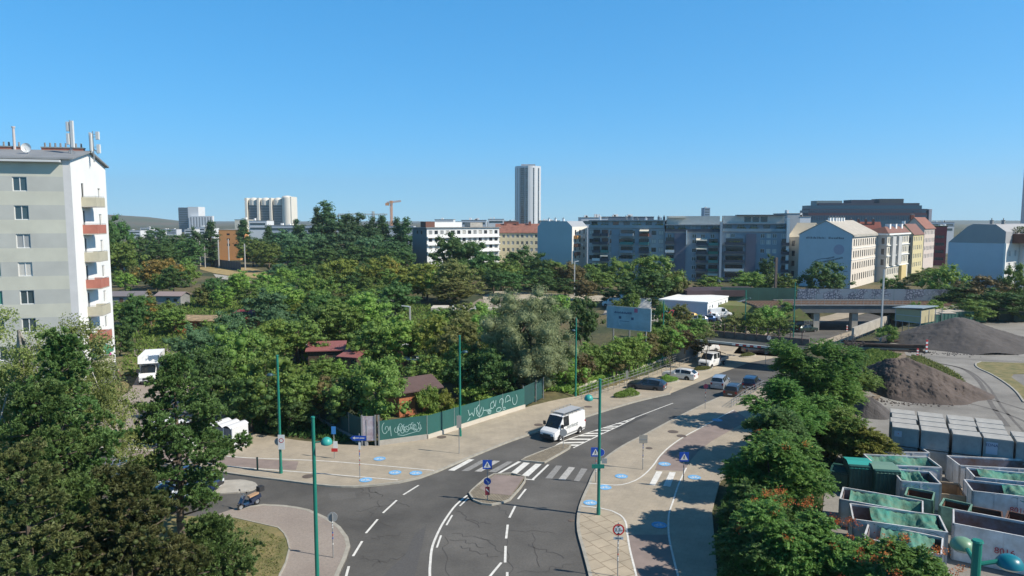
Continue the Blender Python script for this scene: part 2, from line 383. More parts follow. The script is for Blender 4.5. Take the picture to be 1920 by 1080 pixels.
line('bicycle_lane_line', [(120, 851), (250, 861), (380, 871), (461, 880), (590, 890), (746, 903)], .12, A2, WHITEP)
# near left pavement and grass
NLK = [(600, 1200), (625, 1120), (636, 1080), (650, 1049), (657, 1027), (653, 1010), (639, 991), (611, 972), (580, 958), (533, 950), (494, 948), (440, 956), (400, 970)]
sheet('pavement', NLK + [(300, 1010), (200, 1200)], A1, ASPH2, skirt=.16)
line('kerb', NLK[:-1], .25, A1 + .006, KERBM, side=.125, h=.15)
sheet('grass_verge', [(400, 975), (440, 975), (483, 985), (522, 994), (539, 1016), (543, 1033), (536, 1060), (525, 1082), (500, 1200), (-400, 1500), (-600, 1100), (-200, 960), (200, 960)], A1 + .05, DRYG, skirt=.1)
line('kerb', [(440, 975), (483, 985), (522, 994), (539, 1016), (543, 1033), (536, 1060), (525, 1082), (505, 1150)], .1, A1 + .08, KERBM, h=.1)
# left yard, drive to the parked lorry
sheet('side_yard', [(100, 800), (180, 765), (207, 758), (240, 738), (252, 720), (262, 700), (262, 676), (240, 655), (330, 655), (420, 760), (470, 812), (380, 812), (240, 802)], A1 + .012, ASPH2)
sheet('grass_strip', [(150, 770), (188, 738), (216, 713), (226, 711), (242, 723), (240, 734), (203, 760), (170, 775)], A1 + .06, DRYG, skirt=.08)
sheet('grass_strip', [(216, 706), (216, 668), (236, 663), (258, 676), (258, 702)], A1 + .06, DRYG, skirt=.08)
sheet('road_island', [(300, 912), (430, 902), (455, 901), (478, 906), (484, 913), (474, 921), (440, 926), (300, 930)], .1, CONC, skirt=.12, smooth_pts=1)
# islands of the crossing
sheet('traffic_island', [(977, 865), (1037, 840), (1053, 834), (1070, 836), (1067, 842), (1020, 869)], .12, COBB, skirt=.14)
line('kerb', [(1020, 869), (1067, 842), (1070, 836), (1053, 834), (1037, 840), (977, 865), (1020, 869)], .12, .128, KERBM, h=.14)
ISL = [(880, 927), (884, 922), (926, 891), (985, 896), (955, 939), (942, 944), (922, 948), (904, 946), (889, 940)]
sheet('traffic_island', ISL, .12, COBB, skirt=.14)
sheet('traffic_island_top', [(899, 918), (928, 893), (983, 897), (958, 932), (915, 928)], .13, REDM)
line('kerb', ISL + ISL[:1], .12, .134, KERBM, h=.14)
# paint
def quadmark(name, q, off, mat): return sheet(name, q, off, mat)
zs = 500 / 1920
def z6(pts): return [(840 + x * zs, 800 + y * zs) for x, y in pts]
PO = A0 + .012
for k, (q, mt) in enumerate([([(150, 235), (190, 237), (45, 318), (0, 315)], 0), ([(240, 240), (285, 243), (150, 320), (95, 320)], 1), ([(330, 245), (375, 248), (240, 325), (190, 323)], 2),
                             ([(430, 250), (468, 253), (345, 330), (290, 325)], 1), ([(545, 258), (590, 262), (490, 345), (440, 342)], 0), ([(630, 268), (675, 270), (580, 358), (530, 352)], 0),
                             ([(505, 250), (528, 253), (352, 350), (330, 350)], 0), ([(715, 273), (730, 275), (618, 383), (600, 381)], 0),
                             ([(780, 280), (822, 283), (750, 375), (700, 372)], 1), ([(870, 290), (915, 295), (845, 385), (795, 380)], 2), ([(960, 300), (1005, 305), (945, 395), (905, 390)], 1)]):
    quadmark('zebra_stripe', z6(q), PO, (WHITEP, GREYP, M('half_worn_paint', (.42, .41, .39), .85, .3, 5.0))[mt])
line('stop_line', z6([(330, 352), (460, 368), (622, 385)]), .14, PO + .003, WHITEP)
for q in ([(1500, 333), (1545, 335), (1490, 437), (1448, 430)], [(1595, 338), (1640, 340), (1600, 445), (1548, 440)]):
    quadmark('zebra_stripe', z6(q), A2 + .004, WHITEP)
for a, b in [((785, 910), (756, 928)), ((744, 938), (718, 962)), ((708, 974), (686, 1000)), ((679, 1015), (662, 1043)), ((654, 1062), (645, 1095)),
             ((986, 917), (971, 936)), ((966, 949), (955, 971)), ((952, 984), (949, 1010)), ((948, 1024), (947, 1055)), ((940, 1055), (915, 1085)), ((951, 1073), (951, 1110)),
             ((878, 934), (862, 949)), ((848, 966), (837, 985)), ((827, 1004), (819, 1027))]:
    line('lane_dash', [a, b], .15 if a[0] < 820 or a[0] > 900 else .12, PO, WHITEP)
line('lane_line', [(876, 929), (856, 946), (841, 965), (825, 991), (811, 1024), (807, 1052), (806, 1080), (810, 1140)], .15, PO, WHITEP, .5)
HL = [(1037, 839), (1060, 826), (1120, 806), (1185, 785), (1262, 756)]; HR = [(1075, 840), (1122, 817), (1165, 797), (1190, 784)]
line('hatching_line', HL, .13, PO, WHITEP, .5); line('hatching_line', HR, .13, PO, WHITEP, .5)
hl = catmull([G(*p)[:2] for p in HL[:4]], .3); hr = catmull([G(*p)[:2] for p in HR], .3)
for k in range(10):
    t = .1 + k * .085
    b = hr[int((len(hr) - 1) * min(1, t))]
    a = min(hl, key=lambda p: abs(p[1] - b[1]))
    mb = MB(); strip_mb(mb, [a, ((a[0] + b[0]) / 2, (a[1] + b[1]) / 2), b], .35, PO + .003)
    tag(mb.build('hatching_bar', mat=WHITEP), kind='structure')
def disc(px, py, r=.5):
    c = G(px, py); mb = MB().use(BLUEP); z = c[2] + A2 + .008
    mb.face([(c[0] + r * math.cos(a * math.pi / 12), c[1] + r * math.sin(a * math.pi / 12), z) for a in range(24)])
    mb.use(WHITEP)
    # white bicycle: two wheels, frame, handlebar
    for dx in (-.2, .2):
        for a in range(10):
            a0, a1 = a * math.pi / 5, (a + 1) * math.pi / 5
            mb.face([(c[0] + dx + rr * math.cos(t), c[1] - .08 + rr * math.sin(t), z + .004) for rr, t in ((.1, a0), (.145, a0), (.145, a1), (.1, a1))])
    for p, q in (((-.2, -.08), (-.08, .14)), ((-.08, .14), (.14, .14)), ((.14, .14), (.2, -.08)), ((-.2, -.08), (.02, -.08)), ((.02, -.08), (.14, .14)), ((.1, .22), (.2, .22))):
        strip = MB(); dx, dy = q[0] - p[0], q[1] - p[1]; l = math.hypot(dx, dy); nx_, ny_ = -dy / l * .022, dx / l * .022
        mb.face([(c[0] + p[0] - nx_, c[1] + p[1] - ny_, z + .005), (c[0] + q[0] - nx_, c[1] + q[1] - ny_, z + .005), (c[0] + q[0] + nx_, c[1] + q[1] + ny_, z + .005), (c[0] + p[0] + nx_, c[1] + p[1] + ny_, z + .005)])
    return tag(mb.build('bicycle_marking'), kind='structure')
for p in [(1165, 896), (1246, 873), (1302, 898), (1134, 917), (1107, 946), (1236, 988), (712, 863), (741, 889), (780, 890), (686, 903), (1345, 790)]: disc(*p)
# cracks sealed with tar
rc = random.Random(5)
for (x0, y0, x1, y1) in [(672, 917, 700, 935), (690, 915, 715, 930), (664, 960, 735, 945), (715, 940, 690, 970), (655, 975, 735, 985), (700, 1010, 750, 1000), (675, 1045, 715, 1055), (735, 938, 765, 950),
                         (858, 958, 900, 990), (870, 975, 925, 985), (845, 1000, 925, 1012), (905, 1005, 945, 1040), (925, 945, 950, 965), (955, 995, 1040, 1000), (985, 1020, 1060, 1045), (1000, 1000, 1010, 1060),
                         (835, 1010, 838, 1090), (860, 1025, 930, 1045), (760, 1040, 700, 1060), (850, 1010, 905, 1025), (950, 1010, 960, 1078), (975, 1075, 1075, 1060)]:
    a, b = G(x0, y0), G(x1, y1); n = 9; P = []
    for i in range(n):
        t = i / (n - 1); P.append((a[0] + (b[0] - a[0]) * t + rc.uniform(-.22, .22), a[1] + (b[1] - a[1]) * t + rc.uniform(-.22, .22)))
    mb = MB(); strip_mb(mb, catmull(P, .15), rc.uniform(.035, .07), A0 + .008)
    tag(mb.build('road_crack', mat=DARKP), kind='structure')
sheet('road_patch', [(705, 1092), (760, 1040), (778, 1000), (800, 985), (790, 1030), (775, 1092)], A0 + .006, asphalt_mat('patched_asphalt', (.082, .08, .08), (.10, .098, .097)))
# yard on the right, its green patches
sheet('yard', [(1500, 1400), (1548, 900), (1600, 800), (1640, 762), (1615, 740), (1680, 690), (1708, 668), (1655, 655), (1690, 625), (1740, 603), (2000, 606), (2600, 640), (2600, 1400)], .02, YARDM)
sheet('earth_bank', [(1590, 800), (1600, 745), (1622, 700), (1600, 668), (1640, 640), (1690, 650), (1700, 668), (1690, 690), (1640, 760)], .035, EARTH)
sheet('grass_bank', [(1705, 668), (1722, 668), (1770, 690), (1800, 708), (1811, 725), (1795, 735), (1750, 715), (1700, 690)], .05, GRN, smooth_pts=1)
sheet('grass_bank', [(1585, 800), (1560, 730), (1590, 672), (1640, 660), (1680, 672), (1640, 695), (1615, 730)], .06, GRN, smooth_pts=1)
YB = [(1920, 755), (1906, 736), (1887, 720), (1860, 703), (1833, 690), (1830, 682), (1839, 679)]
sheet('grass_bank', YB + [(1960, 683), (2000, 700), (1900, 702), (1896, 708), (1925, 728), (1960, 750)], .08, DRYG, skirt=.1)
line('kerb', YB, .2, .12, KERBM, h=.12)
# pale gravel track and dry strip by the railway
sheet('gravel_track', [(905, 556), (930, 546), (1090, 553), (1180, 556), (1240, 566), (1150, 566), (1060, 563), (1000, 562), (940, 566), (910, 575)], .03, M('pale_gravel', (.42, .37, .29), .95, .25, .4))
sheet('gravel_track', [(830, 600), (900, 560), (960, 575), (990, 600), (960, 640), (900, 640)], .02, M('stony_ground', (.25, .21, .17), .95, .4, 1.5, .6, 6))
sheet('gravel_track', [(1140, 572), (1240, 575), (1440, 580), (1430, 600), (1380, 612), (1280, 608), (1200, 600), (1130, 590)], .02, M('depot_gravel', (.33, .30, .26), .95, .3, .6))
sheet('dry_meadow', [(375, 497), (470, 503), (520, 512), (500, 522), (450, 520), (400, 512), (375, 505)], .03, M('straw_grass', (.36, .27, .12), .95, .3, .3))
sheet('gravel_track', [(400, 514), (440, 519), (470, 524), (468, 535), (440, 530), (405, 520)], .05, CONC)

# the street beyond the low bridge, on under the big one
def band(name, P, wl, wr, off, mat):
    C_ = catmull(P, 4); L = []; Rr = []
    for i, p in enumerate(C_):
        a = C_[max(i - 1, 0)]; b = C_[min(i + 1, len(C_) - 1)]; dx, dy = b[0] - a[0], b[1] - a[1]; l = math.hypot(dx, dy); nx_, ny_ = -dy / l, dx / l
        L.append((p[0] + nx_ * wl, p[1] + ny_ * wl)); Rr.append((p[0] - nx_ * wr, p[1] - ny_ * wr))
    return sheet(name, L + Rr[::-1], off, mat, world=True)
band('road', [(42, 117), (48, 128), (64, 145), (80, 158), (100, 176), (116, 189)], 4.5, 5.5, .03, ASPH)
band('pavement', [(38.0, 121), (44.2, 131.5), (60.5, 149), (77, 162), (96, 180)], 4.5, .3, .05, TAN)
band('pavement', [(52.5, 124), (67.5, 140.5), (83, 153.5), (103, 171)], .3, 3.5, .05, TAN)
sheet('road_patch', [(615, 925), (665, 922), (668, 934), (622, 939)], .007, asphalt_mat('pale_patch', (.10, .096, .09), (.135, .13, .122)))
sheet('road_patch', [(1140, 800), (1200, 775), (1215, 779), (1158, 806)], .007, asphalt_mat('fresh_patch', (.052, .05, .049), (.07, .068, .066)))
# ---------------------------------------------------------------- buildings
GLASS = M('window_glass', (.028, .036, .045), .12, spec=.8)
GLASSB = M('bluish_glass', (.05, .078, .09), .15, spec=.8)
CURT = M('curtained_glass', (.32, .33, .33), .4)
BLIND = M('pale_blind', (.52, .51, .47), .6)
WHITE = M('white_render', (.78, .78, .76), .8, .06, .4)
FRAMEW = M('white_frame', (.72, .72, .70), .5)
FRAMED = M('dark_frame', (.07, .065, .06), .5)
STEEL = M('galvanised_steel', (.34, .36, .37), .45, .15, 2, metal=.5)
REDROOF = M('red_tiles', (.26, .115, .085), .85, .3, .8)
BRICKR = M('chimney_brick', (.27, .10, .07), .9, .2, 2)
BLACKISH = M('dark_opening', (.02, .02, .022), .9)
_win = {}
def win_mesh(w_, h_, fm, gm, style=1):
    k = (round(w_, 2), round(h_, 2), fm.name, gm.name, style)
    if k in _win: return _win[k]
    mb = MB(); t = .07 if w_ > .7 else .05
    mb.use(gm); mb.face([(-w_ / 2, 0, -h_ / 2), (w_ / 2, 0, -h_ / 2), (w_ / 2, 0, h_ / 2), (-w_ / 2, 0, h_ / 2)])
    mb.use(fm)
    mb.box(-w_ / 2, w_ / 2, -.05, -.01, -h_ / 2, -h_ / 2 + t); mb.box(-w_ / 2, w_ / 2, -.05, -.01, h_ / 2 - t, h_ / 2)
    mb.box(-w_ / 2, -w_ / 2 + t, -.05, -.01, -h_ / 2 + t, h_ / 2 - t); mb.box(w_ / 2 - t, w_ / 2, -.05, -.01, -h_ / 2 + t, h_ / 2 - t)
    if style >= 1: mb.box(-t * .6, t * .6, -.05, -.01, -h_ / 2 + t, h_ / 2 - t)
    if style >= 2:
        for k2 in (-1, 1): mb.box(k2 * w_ / 4 - t * .4, k2 * w_ / 4 + t * .4, -.045, -.01, -h_ / 2 + t, h_ / 2 - t)
    _win[k] = mb.mesh('window'); return _win[k]
class House:
    """walls with real openings; local x runs along the front, y goes back, front face looks towards -y"""
    def __init__(s, name, label, p0, p1, depth, h, wall, cat='building', z=0.0, group=None):
        s.L = math.hypot(p1[0] - p0[0], p1[1] - p0[1]); s.d = depth; s.h = h; s.wall = wall
        s.root = thing(name, label, cat, (p0[0], p0[1], z), math.atan2(p1[1] - p0[1], p1[0] - p0[0]), group)
        s.mb = MB(); s.mb.use(wall); s.nw = 0
    def frame(s, side):
        if side == 'front': return (0, 0), (1, 0), (0, -1), s.L, 0.0
        if side == 'right': return (s.L, 0), (0, 1), (1, 0), s.d, math.pi / 2
        if side == 'left': return (0, s.d), (0, -1), (-1, 0), s.d, -math.pi / 2
        return (s.L, s.d), (-1, 0), (0, 1), s.L, math.pi
    def face(s, side, wins=(), z0=0.0, z1=None, mat=None, rev=.18, wname='window', u0=0.0, u1=None):
        """wins: list of (centre u, centre z, w, h, frame mat, glass mat, style)"""
        o, u, n, L, rz = s.frame(side); z1 = s.h if z1 is None else z1; u1 = L if u1 is None else u1
        s.mb.use(mat or s.wall)
        P = lambda a, z, dd=0.0: (o[0] + u[0] * a + n[0] * dd, o[1] + u[1] * a + n[1] * dd, z)
        wins = [w_ for w_ in wins if w_[0] - w_[2] / 2 > u0 + .05 and w_[0] + w_[2] / 2 < u1 - .05 and w_[1] + w_[3] / 2 < z1 - .02 and w_[1] - w_[3] / 2 >= z0]
        us = sorted({u0, u1} | {round(w_[0] - w_[2] / 2, 3) for w_ in wins} | {round(w_[0] + w_[2] / 2, 3) for w_ in wins})
        zs_ = sorted({z0, z1} | {round(w_[1] - w_[3] / 2, 3) for w_ in wins} | {round(w_[1] + w_[3] / 2, 3) for w_ in wins})
        for j in range(len(zs_) - 1):
            zc = (zs_[j] + zs_[j + 1]) / 2; run = None
            for i in range(len(us) - 1):
                uc = (us[i] + us[i + 1]) / 2
                hole = any(abs(uc - w_[0]) < w_[2] / 2 and abs(zc - w_[1]) < w_[3] / 2 for w_ in wins)
                if not hole: run = us[i] if run is None else run
                if run is not None and (hole or i == len(us) - 2):
                    e = us[i] if hole else us[i + 1]
                    s.mb.face([P(run, zs_[j]), P(e, zs_[j]), P(e, zs_[j + 1]), P(run, zs_[j + 1])]); run = None
        for (a, zc, ww, hh, fm, gm, st) in wins:
            a0, a1, b0, b1 = a - ww / 2, a + ww / 2, zc - hh / 2, zc + hh / 2
            for q in ([P(a0, b0), P(a0, b0, -rev), P(a0, b1, -rev), P(a0, b1)], [P(a1, b0, -rev), P(a1, b0), P(a1, b1), P(a1, b1, -rev)],
                      [P(a0, b0), P(a1, b0), P(a1, b0, -rev), P(a0, b0, -rev)], [P(a0, b1, -rev), P(a1, b1, -rev), P(a1, b1), P(a0, b1)]):
                s.mb.face(q)
            if s.nw < 100:
                s.nw += 1
                link(wname, win_mesh(ww, hh, fm, gm, st), s.root, P(a, zc, -rev * .8), rz)
    def bandbox(s, side, z0, z1, out, mat, name=None, ext=0.0):
        o, u, n, L, rz = s.frame(side)
        a = (o[0] - u[0] * ext, o[1] - u[1] * ext); b = (o[0] + u[0] * (L + ext), o[1] + u[1] * (L + ext))
        q = [(a[0] + n[0] * .003, a[1] + n[1] * .003), (a[0] + n[0] * out, a[1] + n[1] * out), (b[0] + n[0] * out, b[1] + n[1] * out), (b[0] + n[0] * .003, b[1] + n[1] * .003)]
        mb = MB().use(mat); mb.prism(q, z0, z1, bottom=True); return mb.build(name or 'cornice', s.root)
    def flat(s, mat, over=.25, t=.35):
        mb = MB().use(mat); mb.box(-over, s.L + over, -over, s.d + over, s.h + .002, s.h + t); return mb.build('roof', s.root)
    def gable_x(s, rise, mat, over=.3, wallmat=None):
        """ridge runs along local x (parallel to the front)"""
        L, d, h = s.L, s.d, s.h; mb = MB().use(mat); k = over
        e = h - k * rise / (d / 2)
        for (y0, z0_, y1, z1_) in ((-k, e, d / 2, h + rise), (d + k, e, d / 2, h + rise)):
            q = [(-k, y0, z0_ + .05), (L + k, y0, z0_ + .05), (L + k, y1, z1_ + .05), (-k, y1, z1_ + .05)]
            mb.face(q if y0 < y1 else q[::-1]); mb.face([(p[0], p[1], p[2] + .18) for p in q][::1 if y0 < y1 else -1])
            mb.face([(-k, y0, z0_ + .05), (L + k, y0, z0_ + .05), (L + k, y0, z0_ + .23), (-k, y0, z0_ + .23)][::1 if y0 < 0 else -1])
        for x in (-k, L + k):
            mb.face([(x, -k, e + .05), (x, d / 2, h + rise + .05), (x, d / 2, h + rise + .23), (x, -k, e + .23)])
            mb.face([(x, d + k, e + .05), (x, d / 2, h + rise + .05), (x, d / 2, h + rise + .23), (x, d + k, e + .23)])
        s.mb.use(wallmat or s.wall); s.mb.face([(L, 0, h), (L, d, h), (L, d / 2, h + rise)]); s.mb.face([(0, d, h), (0, 0, h), (0, d / 2, h + rise)])
        return mb.build('roof', s.root)
    def gable_y(s, rise, mat, over=.3, wallmat=None):
        """ridge runs back from the front, which becomes a gable"""
        L, d, h = s.L, s.d, s.h; mb = MB().use(mat); k = over; e = h - k * rise / (L / 2)
        for (x0, x1) in ((-k, L / 2), (L + k, L / 2)):
            q = [(x0, -k, e + .05), (x1, -k, h + rise + .05), (x1, d + k, h + rise + .05), (x0, d + k, e + .05)]
            up = [(p[0], p[1], p[2] + .2) for p in q]
            mb.face(q); mb.face(up)
            for i in range(4): mb.face([q[i], q[(i + 1) % 4], up[(i + 1) % 4], up[i]])
        s.mb.use(wallmat or s.wall); s.mb.face([(0, 0, h), (L, 0, h), (L / 2, 0, h + rise)]); s.mb.face([(L, d, h), (0, d, h), (L / 2, d, h + rise)])
        return mb.build('roof', s.root)
    def chimney(s, x, y, z0, z1, w_=.9, l_=.6, mat=None, pots=True):
        mb = MB().use(mat or BRICKR); mb.box(x - w_ / 2, x + w_ / 2, y - l_ / 2, y + l_ / 2, z0, z1)
        mb.use(CONCD); mb.box(x - w_ / 2 - .06, x + w_ / 2 + .06, y - l_ / 2 - .06, y + l_ / 2 + .06, z1 + .002, z1 + .12)
        if pots:
            n = max(1, int(w_ / .5))
            for i in range(n): mb.tube((x - w_ / 2 + (i + .5) * w_ / n, y, z1 + .12), (x - w_ / 2 + (i + .5) * w_ / n, y, z1 + .6), .12, .1, 6)
        return mb.build('chimney', s.root)
    def done(s, name='wall'):
        return s.mb.build(name, s.root)
def rows(us, zs_, w_, h_, fm, gms, st=1, rnd=None):
    rnd = rnd or random.Random(3)
    return [(u, z, w_, h_, fm, rnd.choice(gms) if isinstance(gms, (list, tuple)) else gms, st) for z in zs_ for u in us]
def lin(a, b, n): return [a + (b - a) * i / (n - 1) for i in range(n)] if n > 1 else [(a + b) / 2]
def part_box(name, root, mat, *b):
    mb = MB().use(mat); mb.box(*b); return mb.build(name, root)

# ---- the tall apartment house on the left
def banded():
    m = bpy.data.materials.new('banded_render'); m.use_nodes = True; n = m.node_tree; b = n.nodes['Principled BSDF']; b.inputs['Roughness'].default_value = .85
    tc = n.nodes.new('ShaderNodeTexCoord'); sp = n.nodes.new('ShaderNodeSeparateXYZ'); n.links.new(tc.outputs['Object'], sp.inputs[0])
    a = n.nodes.new('ShaderNodeMath'); a.operation = 'ADD'; a.inputs[1].default_value = 30 - 2.0; n.links.new(sp.outputs[2], a.inputs[0])
    mo = n.nodes.new('ShaderNodeMath'); mo.operation = 'MODULO'; mo.inputs[1].default_value = 3.0; n.links.new(a.outputs[0], mo.inputs[0])
    lt = n.nodes.new('ShaderNodeMath'); lt.operation = 'LESS_THAN'; lt.inputs[1].default_value = 1.55; n.links.new(mo.outputs[0], lt.inputs[0])
    nz = n.nodes.new('ShaderNodeTexNoise'); nz.inputs['Scale'].default_value = .45; nz.inputs['Detail'].default_value = 7; n.links.new(tc.outputs['Object'], nz.inputs[0])
    mx = n.nodes.new('ShaderNodeMix'); mx.data_type = 'RGBA'; mx.inputs[6].default_value = (.57, .565, .48, 1); mx.inputs[7].default_value = (.48, .485, .45, 1); n.links.new(lt.outputs[0], mx.inputs[0])
    rp = n.nodes.new('ShaderNodeValToRGB'); rp.color_ramp.elements[0].position = .3; rp.color_ramp.elements[0].color = (.88, .88, .88, 1); rp.color_ramp.elements[1].position = .7; rp.color_ramp.elements[1].color = (1.04, 1.04, 1.03, 1)
    n.links.new(nz.outputs[0], rp.inputs[0])
    m2 = n.nodes.new('ShaderNodeMix'); m2.data_type = 'RGBA'; m2.blend_type = 'MULTIPLY'; m2.inputs[0].default_value = 1; n.links.new(mx.outputs[2], m2.inputs[6]); n.links.new(rp.outputs[0], m2.inputs[7])
    n.links.new(m2.outputs[2], b.inputs['Base Color']); return m
WA = D(131, 297, 76); WB = D(197, 312, 88)
gdir = Vector((WB[0] - WA[0], WB[1] - WA[1])); gl = gdir.length; gdir.normalize()
fdir = Vector((gdir.y, -gdir.x))                     # along the facade, to the right
Lf = 34.0; EAVE = 26.4
p0 = (WA[0] - fdir.x * Lf, WA[1] - fdir.y * Lf)
H = House('apartment_building', 'tall pale apartment house with red and beige balconies on its white end wall', p0, (WA[0], WA[1]), gl, EAVE, banded())
wz = [23.75 - 3 * k for k in range(8)]
rnd = random.Random(4)
us = [Lf - 4.85 - 2.95 * k for k in range(11)]
H.face('front', [(u, z, 1.35, 1.5, FRAMEW, rnd.choice([CURT, GLASSB, GLASSB, BLIND, M('green_curtain', (.07, .26, .19), .5)]), 1) for z in wz for u in us], u1=Lf - .75)
H.face('front', u0=Lf - .75, mat=M('corner_render', (.62, .61, .60), .85, .08, .6))
gw = []
for k in range(8):
    gw.append((3.5, 23.1 - 3.07 * k, .8, 1.9, FRAMED, CURT if k % 3 else GLASS, 0)); gw.append((9.4, 23.0 - 3.07 * k, 1.0, 1.45, FRAMEW, [CURT, GLASSB][k % 2], 1))
H.face('right', gw, mat=WHITE); H.face('left', mat=WHITE); H.face('back')
rise = 1.25
rf = H.gable_x(rise, M('sheet_metal_roof', (.24, .25, .26), .6, .15, .5), .35, WHITE)
part_box('gutter', H.root, M('eaves_white', (.55, .56, .56), .6), 0, Lf - .8, -.75, .0 - .003, EAVE - .35, EAVE - .12)
H.chimney(Lf - 10.5, gl / 2 + .3, EAVE + rise - .3, EAVE + rise + .45, 7.5, .8)
H.chimney(Lf - 2.6, gl / 2 + .3, EAVE + rise - .3, EAVE + rise + .45, 4.2, .8)
BALB = M('beige_balcony', (.45, .42, .32), .85, .1, 1.5); BALR = M('red_balcony', (.40, .15, .11), .85, .12, 1.5)
for k in range(7):
    zt = 22.5 - 3.07 * k; mb = MB().use(BALR if k % 2 else BALB)
    y0, y1, x0, x1 = 2.8, 6.0, Lf + .004, Lf + 1.5
    mb.box(x0, x1, y0, y0 + .1, zt - .98, zt); mb.box(x0, x1, y1 - .1, y1, zt - .98, zt); mb.box(x1 - .1, x1, y0 + .1, y1 - .1, zt - .98, zt)
    mb.use(CONC); mb.box(x0, x1 - .003, y0 + .003, y1 - .003, zt - 1.1, zt - .982)
    b = mb.build('balcony', H.root); tag(b, 'red balcony' if k % 2 else 'beige balcony')
    r = MB().use(STEEL); r.tube((x0, y0 + .05, zt + .1), (x1 - .05, y0 + .05, zt + .1), .025, n=5); r.tube((x1 - .05, y0 + .05, zt + .1), (x1 - .05, y1 - .05, zt + .1), .025, n=5)
    for yy in lin(y0 + .1, y1 - .1, 4): r.tube((x1 - .05, yy, zt), (x1 - .05, yy, zt + .1), .015, n=4)
    r.build('handrail', b)
    if k == 6:
        s_ = MB().use(M('green_awning_cloth', (.04, .22, .12), .8, .3, 3)); s_.face([(x0, y0 + .1, zt + 1.75), (x1 + .1, y0 + .1, zt + 1.0), (x1 + .1, y1 - .1, zt + 1.0), (x0, y1 - .1, zt + 1.75)]); s_.face([(x1 + .1, y0 + .1, zt + .55), (x1 + .1, y1 - .1, zt + .55), (x1 + .1, y1 - .1, zt + 1.0), (x1 + .1, y0 + .1, zt + 1.0)]); s_.build('awning', H.root)
mb = MB().use(M('pink_spray', (.72, .12, .45), .8))      # pink tag low on the end wall
for k in range(7):
    a = k * .9; mb.lathe([(0, 0), (.3, .002)], (Lf + .02, 10.2 + .38 * math.cos(a), 2.9 + .55 * math.sin(a)), 8, axis='x')
mb.build('spray_tag', H.root)
mb = MB().use(CONCD); mb.box(Lf + .003, Lf + .06, 0, gl, 0, 2.1); mb.build('plinth', H.root)
H.done()
RT = H.root.matrix_basis if False else None
def on_house(Hh, x, y, z):
    a = Hh.root.rotation_euler[2]; l = Hh.root.location
    return (l[0] + x * math.cos(a) - y * math.sin(a), l[1] + x * math.sin(a) + y * math.cos(a), l[2] + z)
def antenna(px, py0, py1, Y, label, panels, dish=False):
    b = D(px, py1, Y); t = D(px, py0, Y); h = t[2] - b[2]
    r = thing('antenna_mast', label, 'antenna mast', b)
    mb = MB().use(STEEL); mb.tube((0, 0, -.8), (0, 0, h), .07, .05, 8); mb.build('pole', r)
    br = MB().use(STEEL)
    for (dx, dy, z0, z1, w_, dd) in panels:
        p = MB().use(M('antenna_panel', (.62, .63, .62), .5)); p.box(dx - w_ / 2, dx + w_ / 2, dy - dd / 2, dy + dd / 2, z0 * h, z1 * h)
        p.box(dx - w_ / 2 + .03, dx + w_ / 2 - .03, dy - dd / 2 - .03, dy + dd / 2 - .003, z0 * h + .05, z1 * h - .05)
        p.build('antenna_panel', r)
        for z in (z0 * h + .3, z1 * h - .3): br.bar((0, 0, z), (dx, dy, z), .05)
    br.bar((-.5, 0, .1), (0, 0, .8), .05); br.bar((.5, 0, .1), (0, 0, .8), .05); br.build('bracket', r)
    return r
antenna(134, 225, 291, 79, 'grey mast with tall white antenna panels on the roof edge', [(.22, 0, .22, .98, .34, .2), (-.2, -.1, .3, .62, .3, .2), (-.25, 0, .68, .95, .28, .2), (0, .35, .5, .9, .3, .2)])
antenna(176, 246, 291, 82, 'second mast with slim dark antenna panels above the gable peak', [(-.3, 0, .1, .95, .22, .2), (-.05, -.3, .15, .9, .2, .2), (.55, 0, .65, .98, .38, .2), (.6, 0, .08, .45, .38, .2)])
b = D(51, 287, 77); r = thing('satellite_dish', 'round white satellite dish on the grey roof edge', 'satellite dish', b, R(15))
mb = MB().use(FRAMEW); mb.lathe([(0, 0), (.22, -.02), (.38, -.07), (.5, -.14)], (0, -.1, .55), 20, axis='y'); mb.build('dish', r)
mb = MB().use(STEEL); mb.tube((0, .05, -.5), (0, .05, .55), .04); mb.bar((0, -.1, .1), (0, -.55, .5), .03); mb.build('bracket', r)
b = D(27, 272, 80); r = thing('roof_vent_pipe', 'slender grey vent pipe standing on the roof', 'vent pipe', b)
mb = MB().use(M('pipe_grey', (.5, .45, .43), .6)); mb.tube((0, 0, -.8), (0, 0, 1.9), .15, .13, 10); mb.tube((0, 0, 1.9), (0, 0, 2.05), .2, .2, 10); mb.build('pipe', r)

# ---- middle distance: terraces
def PT(px, Y, py=412): p = D(px, py, Y); return (p[0], p[1])
# white terrace with dark side
H = House('terraced_block', 'long white apartment block with flat roof behind the dark trees', PT(800, 282), PT(936, 300), 14, 16.6, M('white_facade', (.72, .72, .70), .8, .08, .3))
H.face('front', rows(lin(1.6, H.L - 1.6, 13), [14.9, 11.9, 8.9, 5.9], 1.5, 1.5, FRAMED, [GLASS, CURT, BLIND], 1, random.Random(7)))
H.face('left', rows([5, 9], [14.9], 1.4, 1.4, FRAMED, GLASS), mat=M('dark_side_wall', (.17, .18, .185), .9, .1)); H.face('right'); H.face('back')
for z in (13.1, 10.1, 7.1): H.bandbox('front', z - .4, z + .1, .9, WHITE, 'balcony')
H.flat(CONCD, .5); H.done()
part_box('penthouse', H.root, M('brown_cladding', (.16, .07, .05), .8), 1, 5, 3, 8, 17.0, 19.2); part_box('penthouse', H.root, WHITE, 5.5, 18, 4, 9, 17.0, 19.0)
part_box('penthouse', H.root, CONC, 22, 28, 4, 9, 17.0, 18.8)
H = House('tiled_roof_house', 'cream house with red tiled roof between white and blue-grey blocks', PT(930, 312), PT(1011, 312), 12, 14.3, M('cream_facade', (.66, .58, .38), .85, .08, .3))
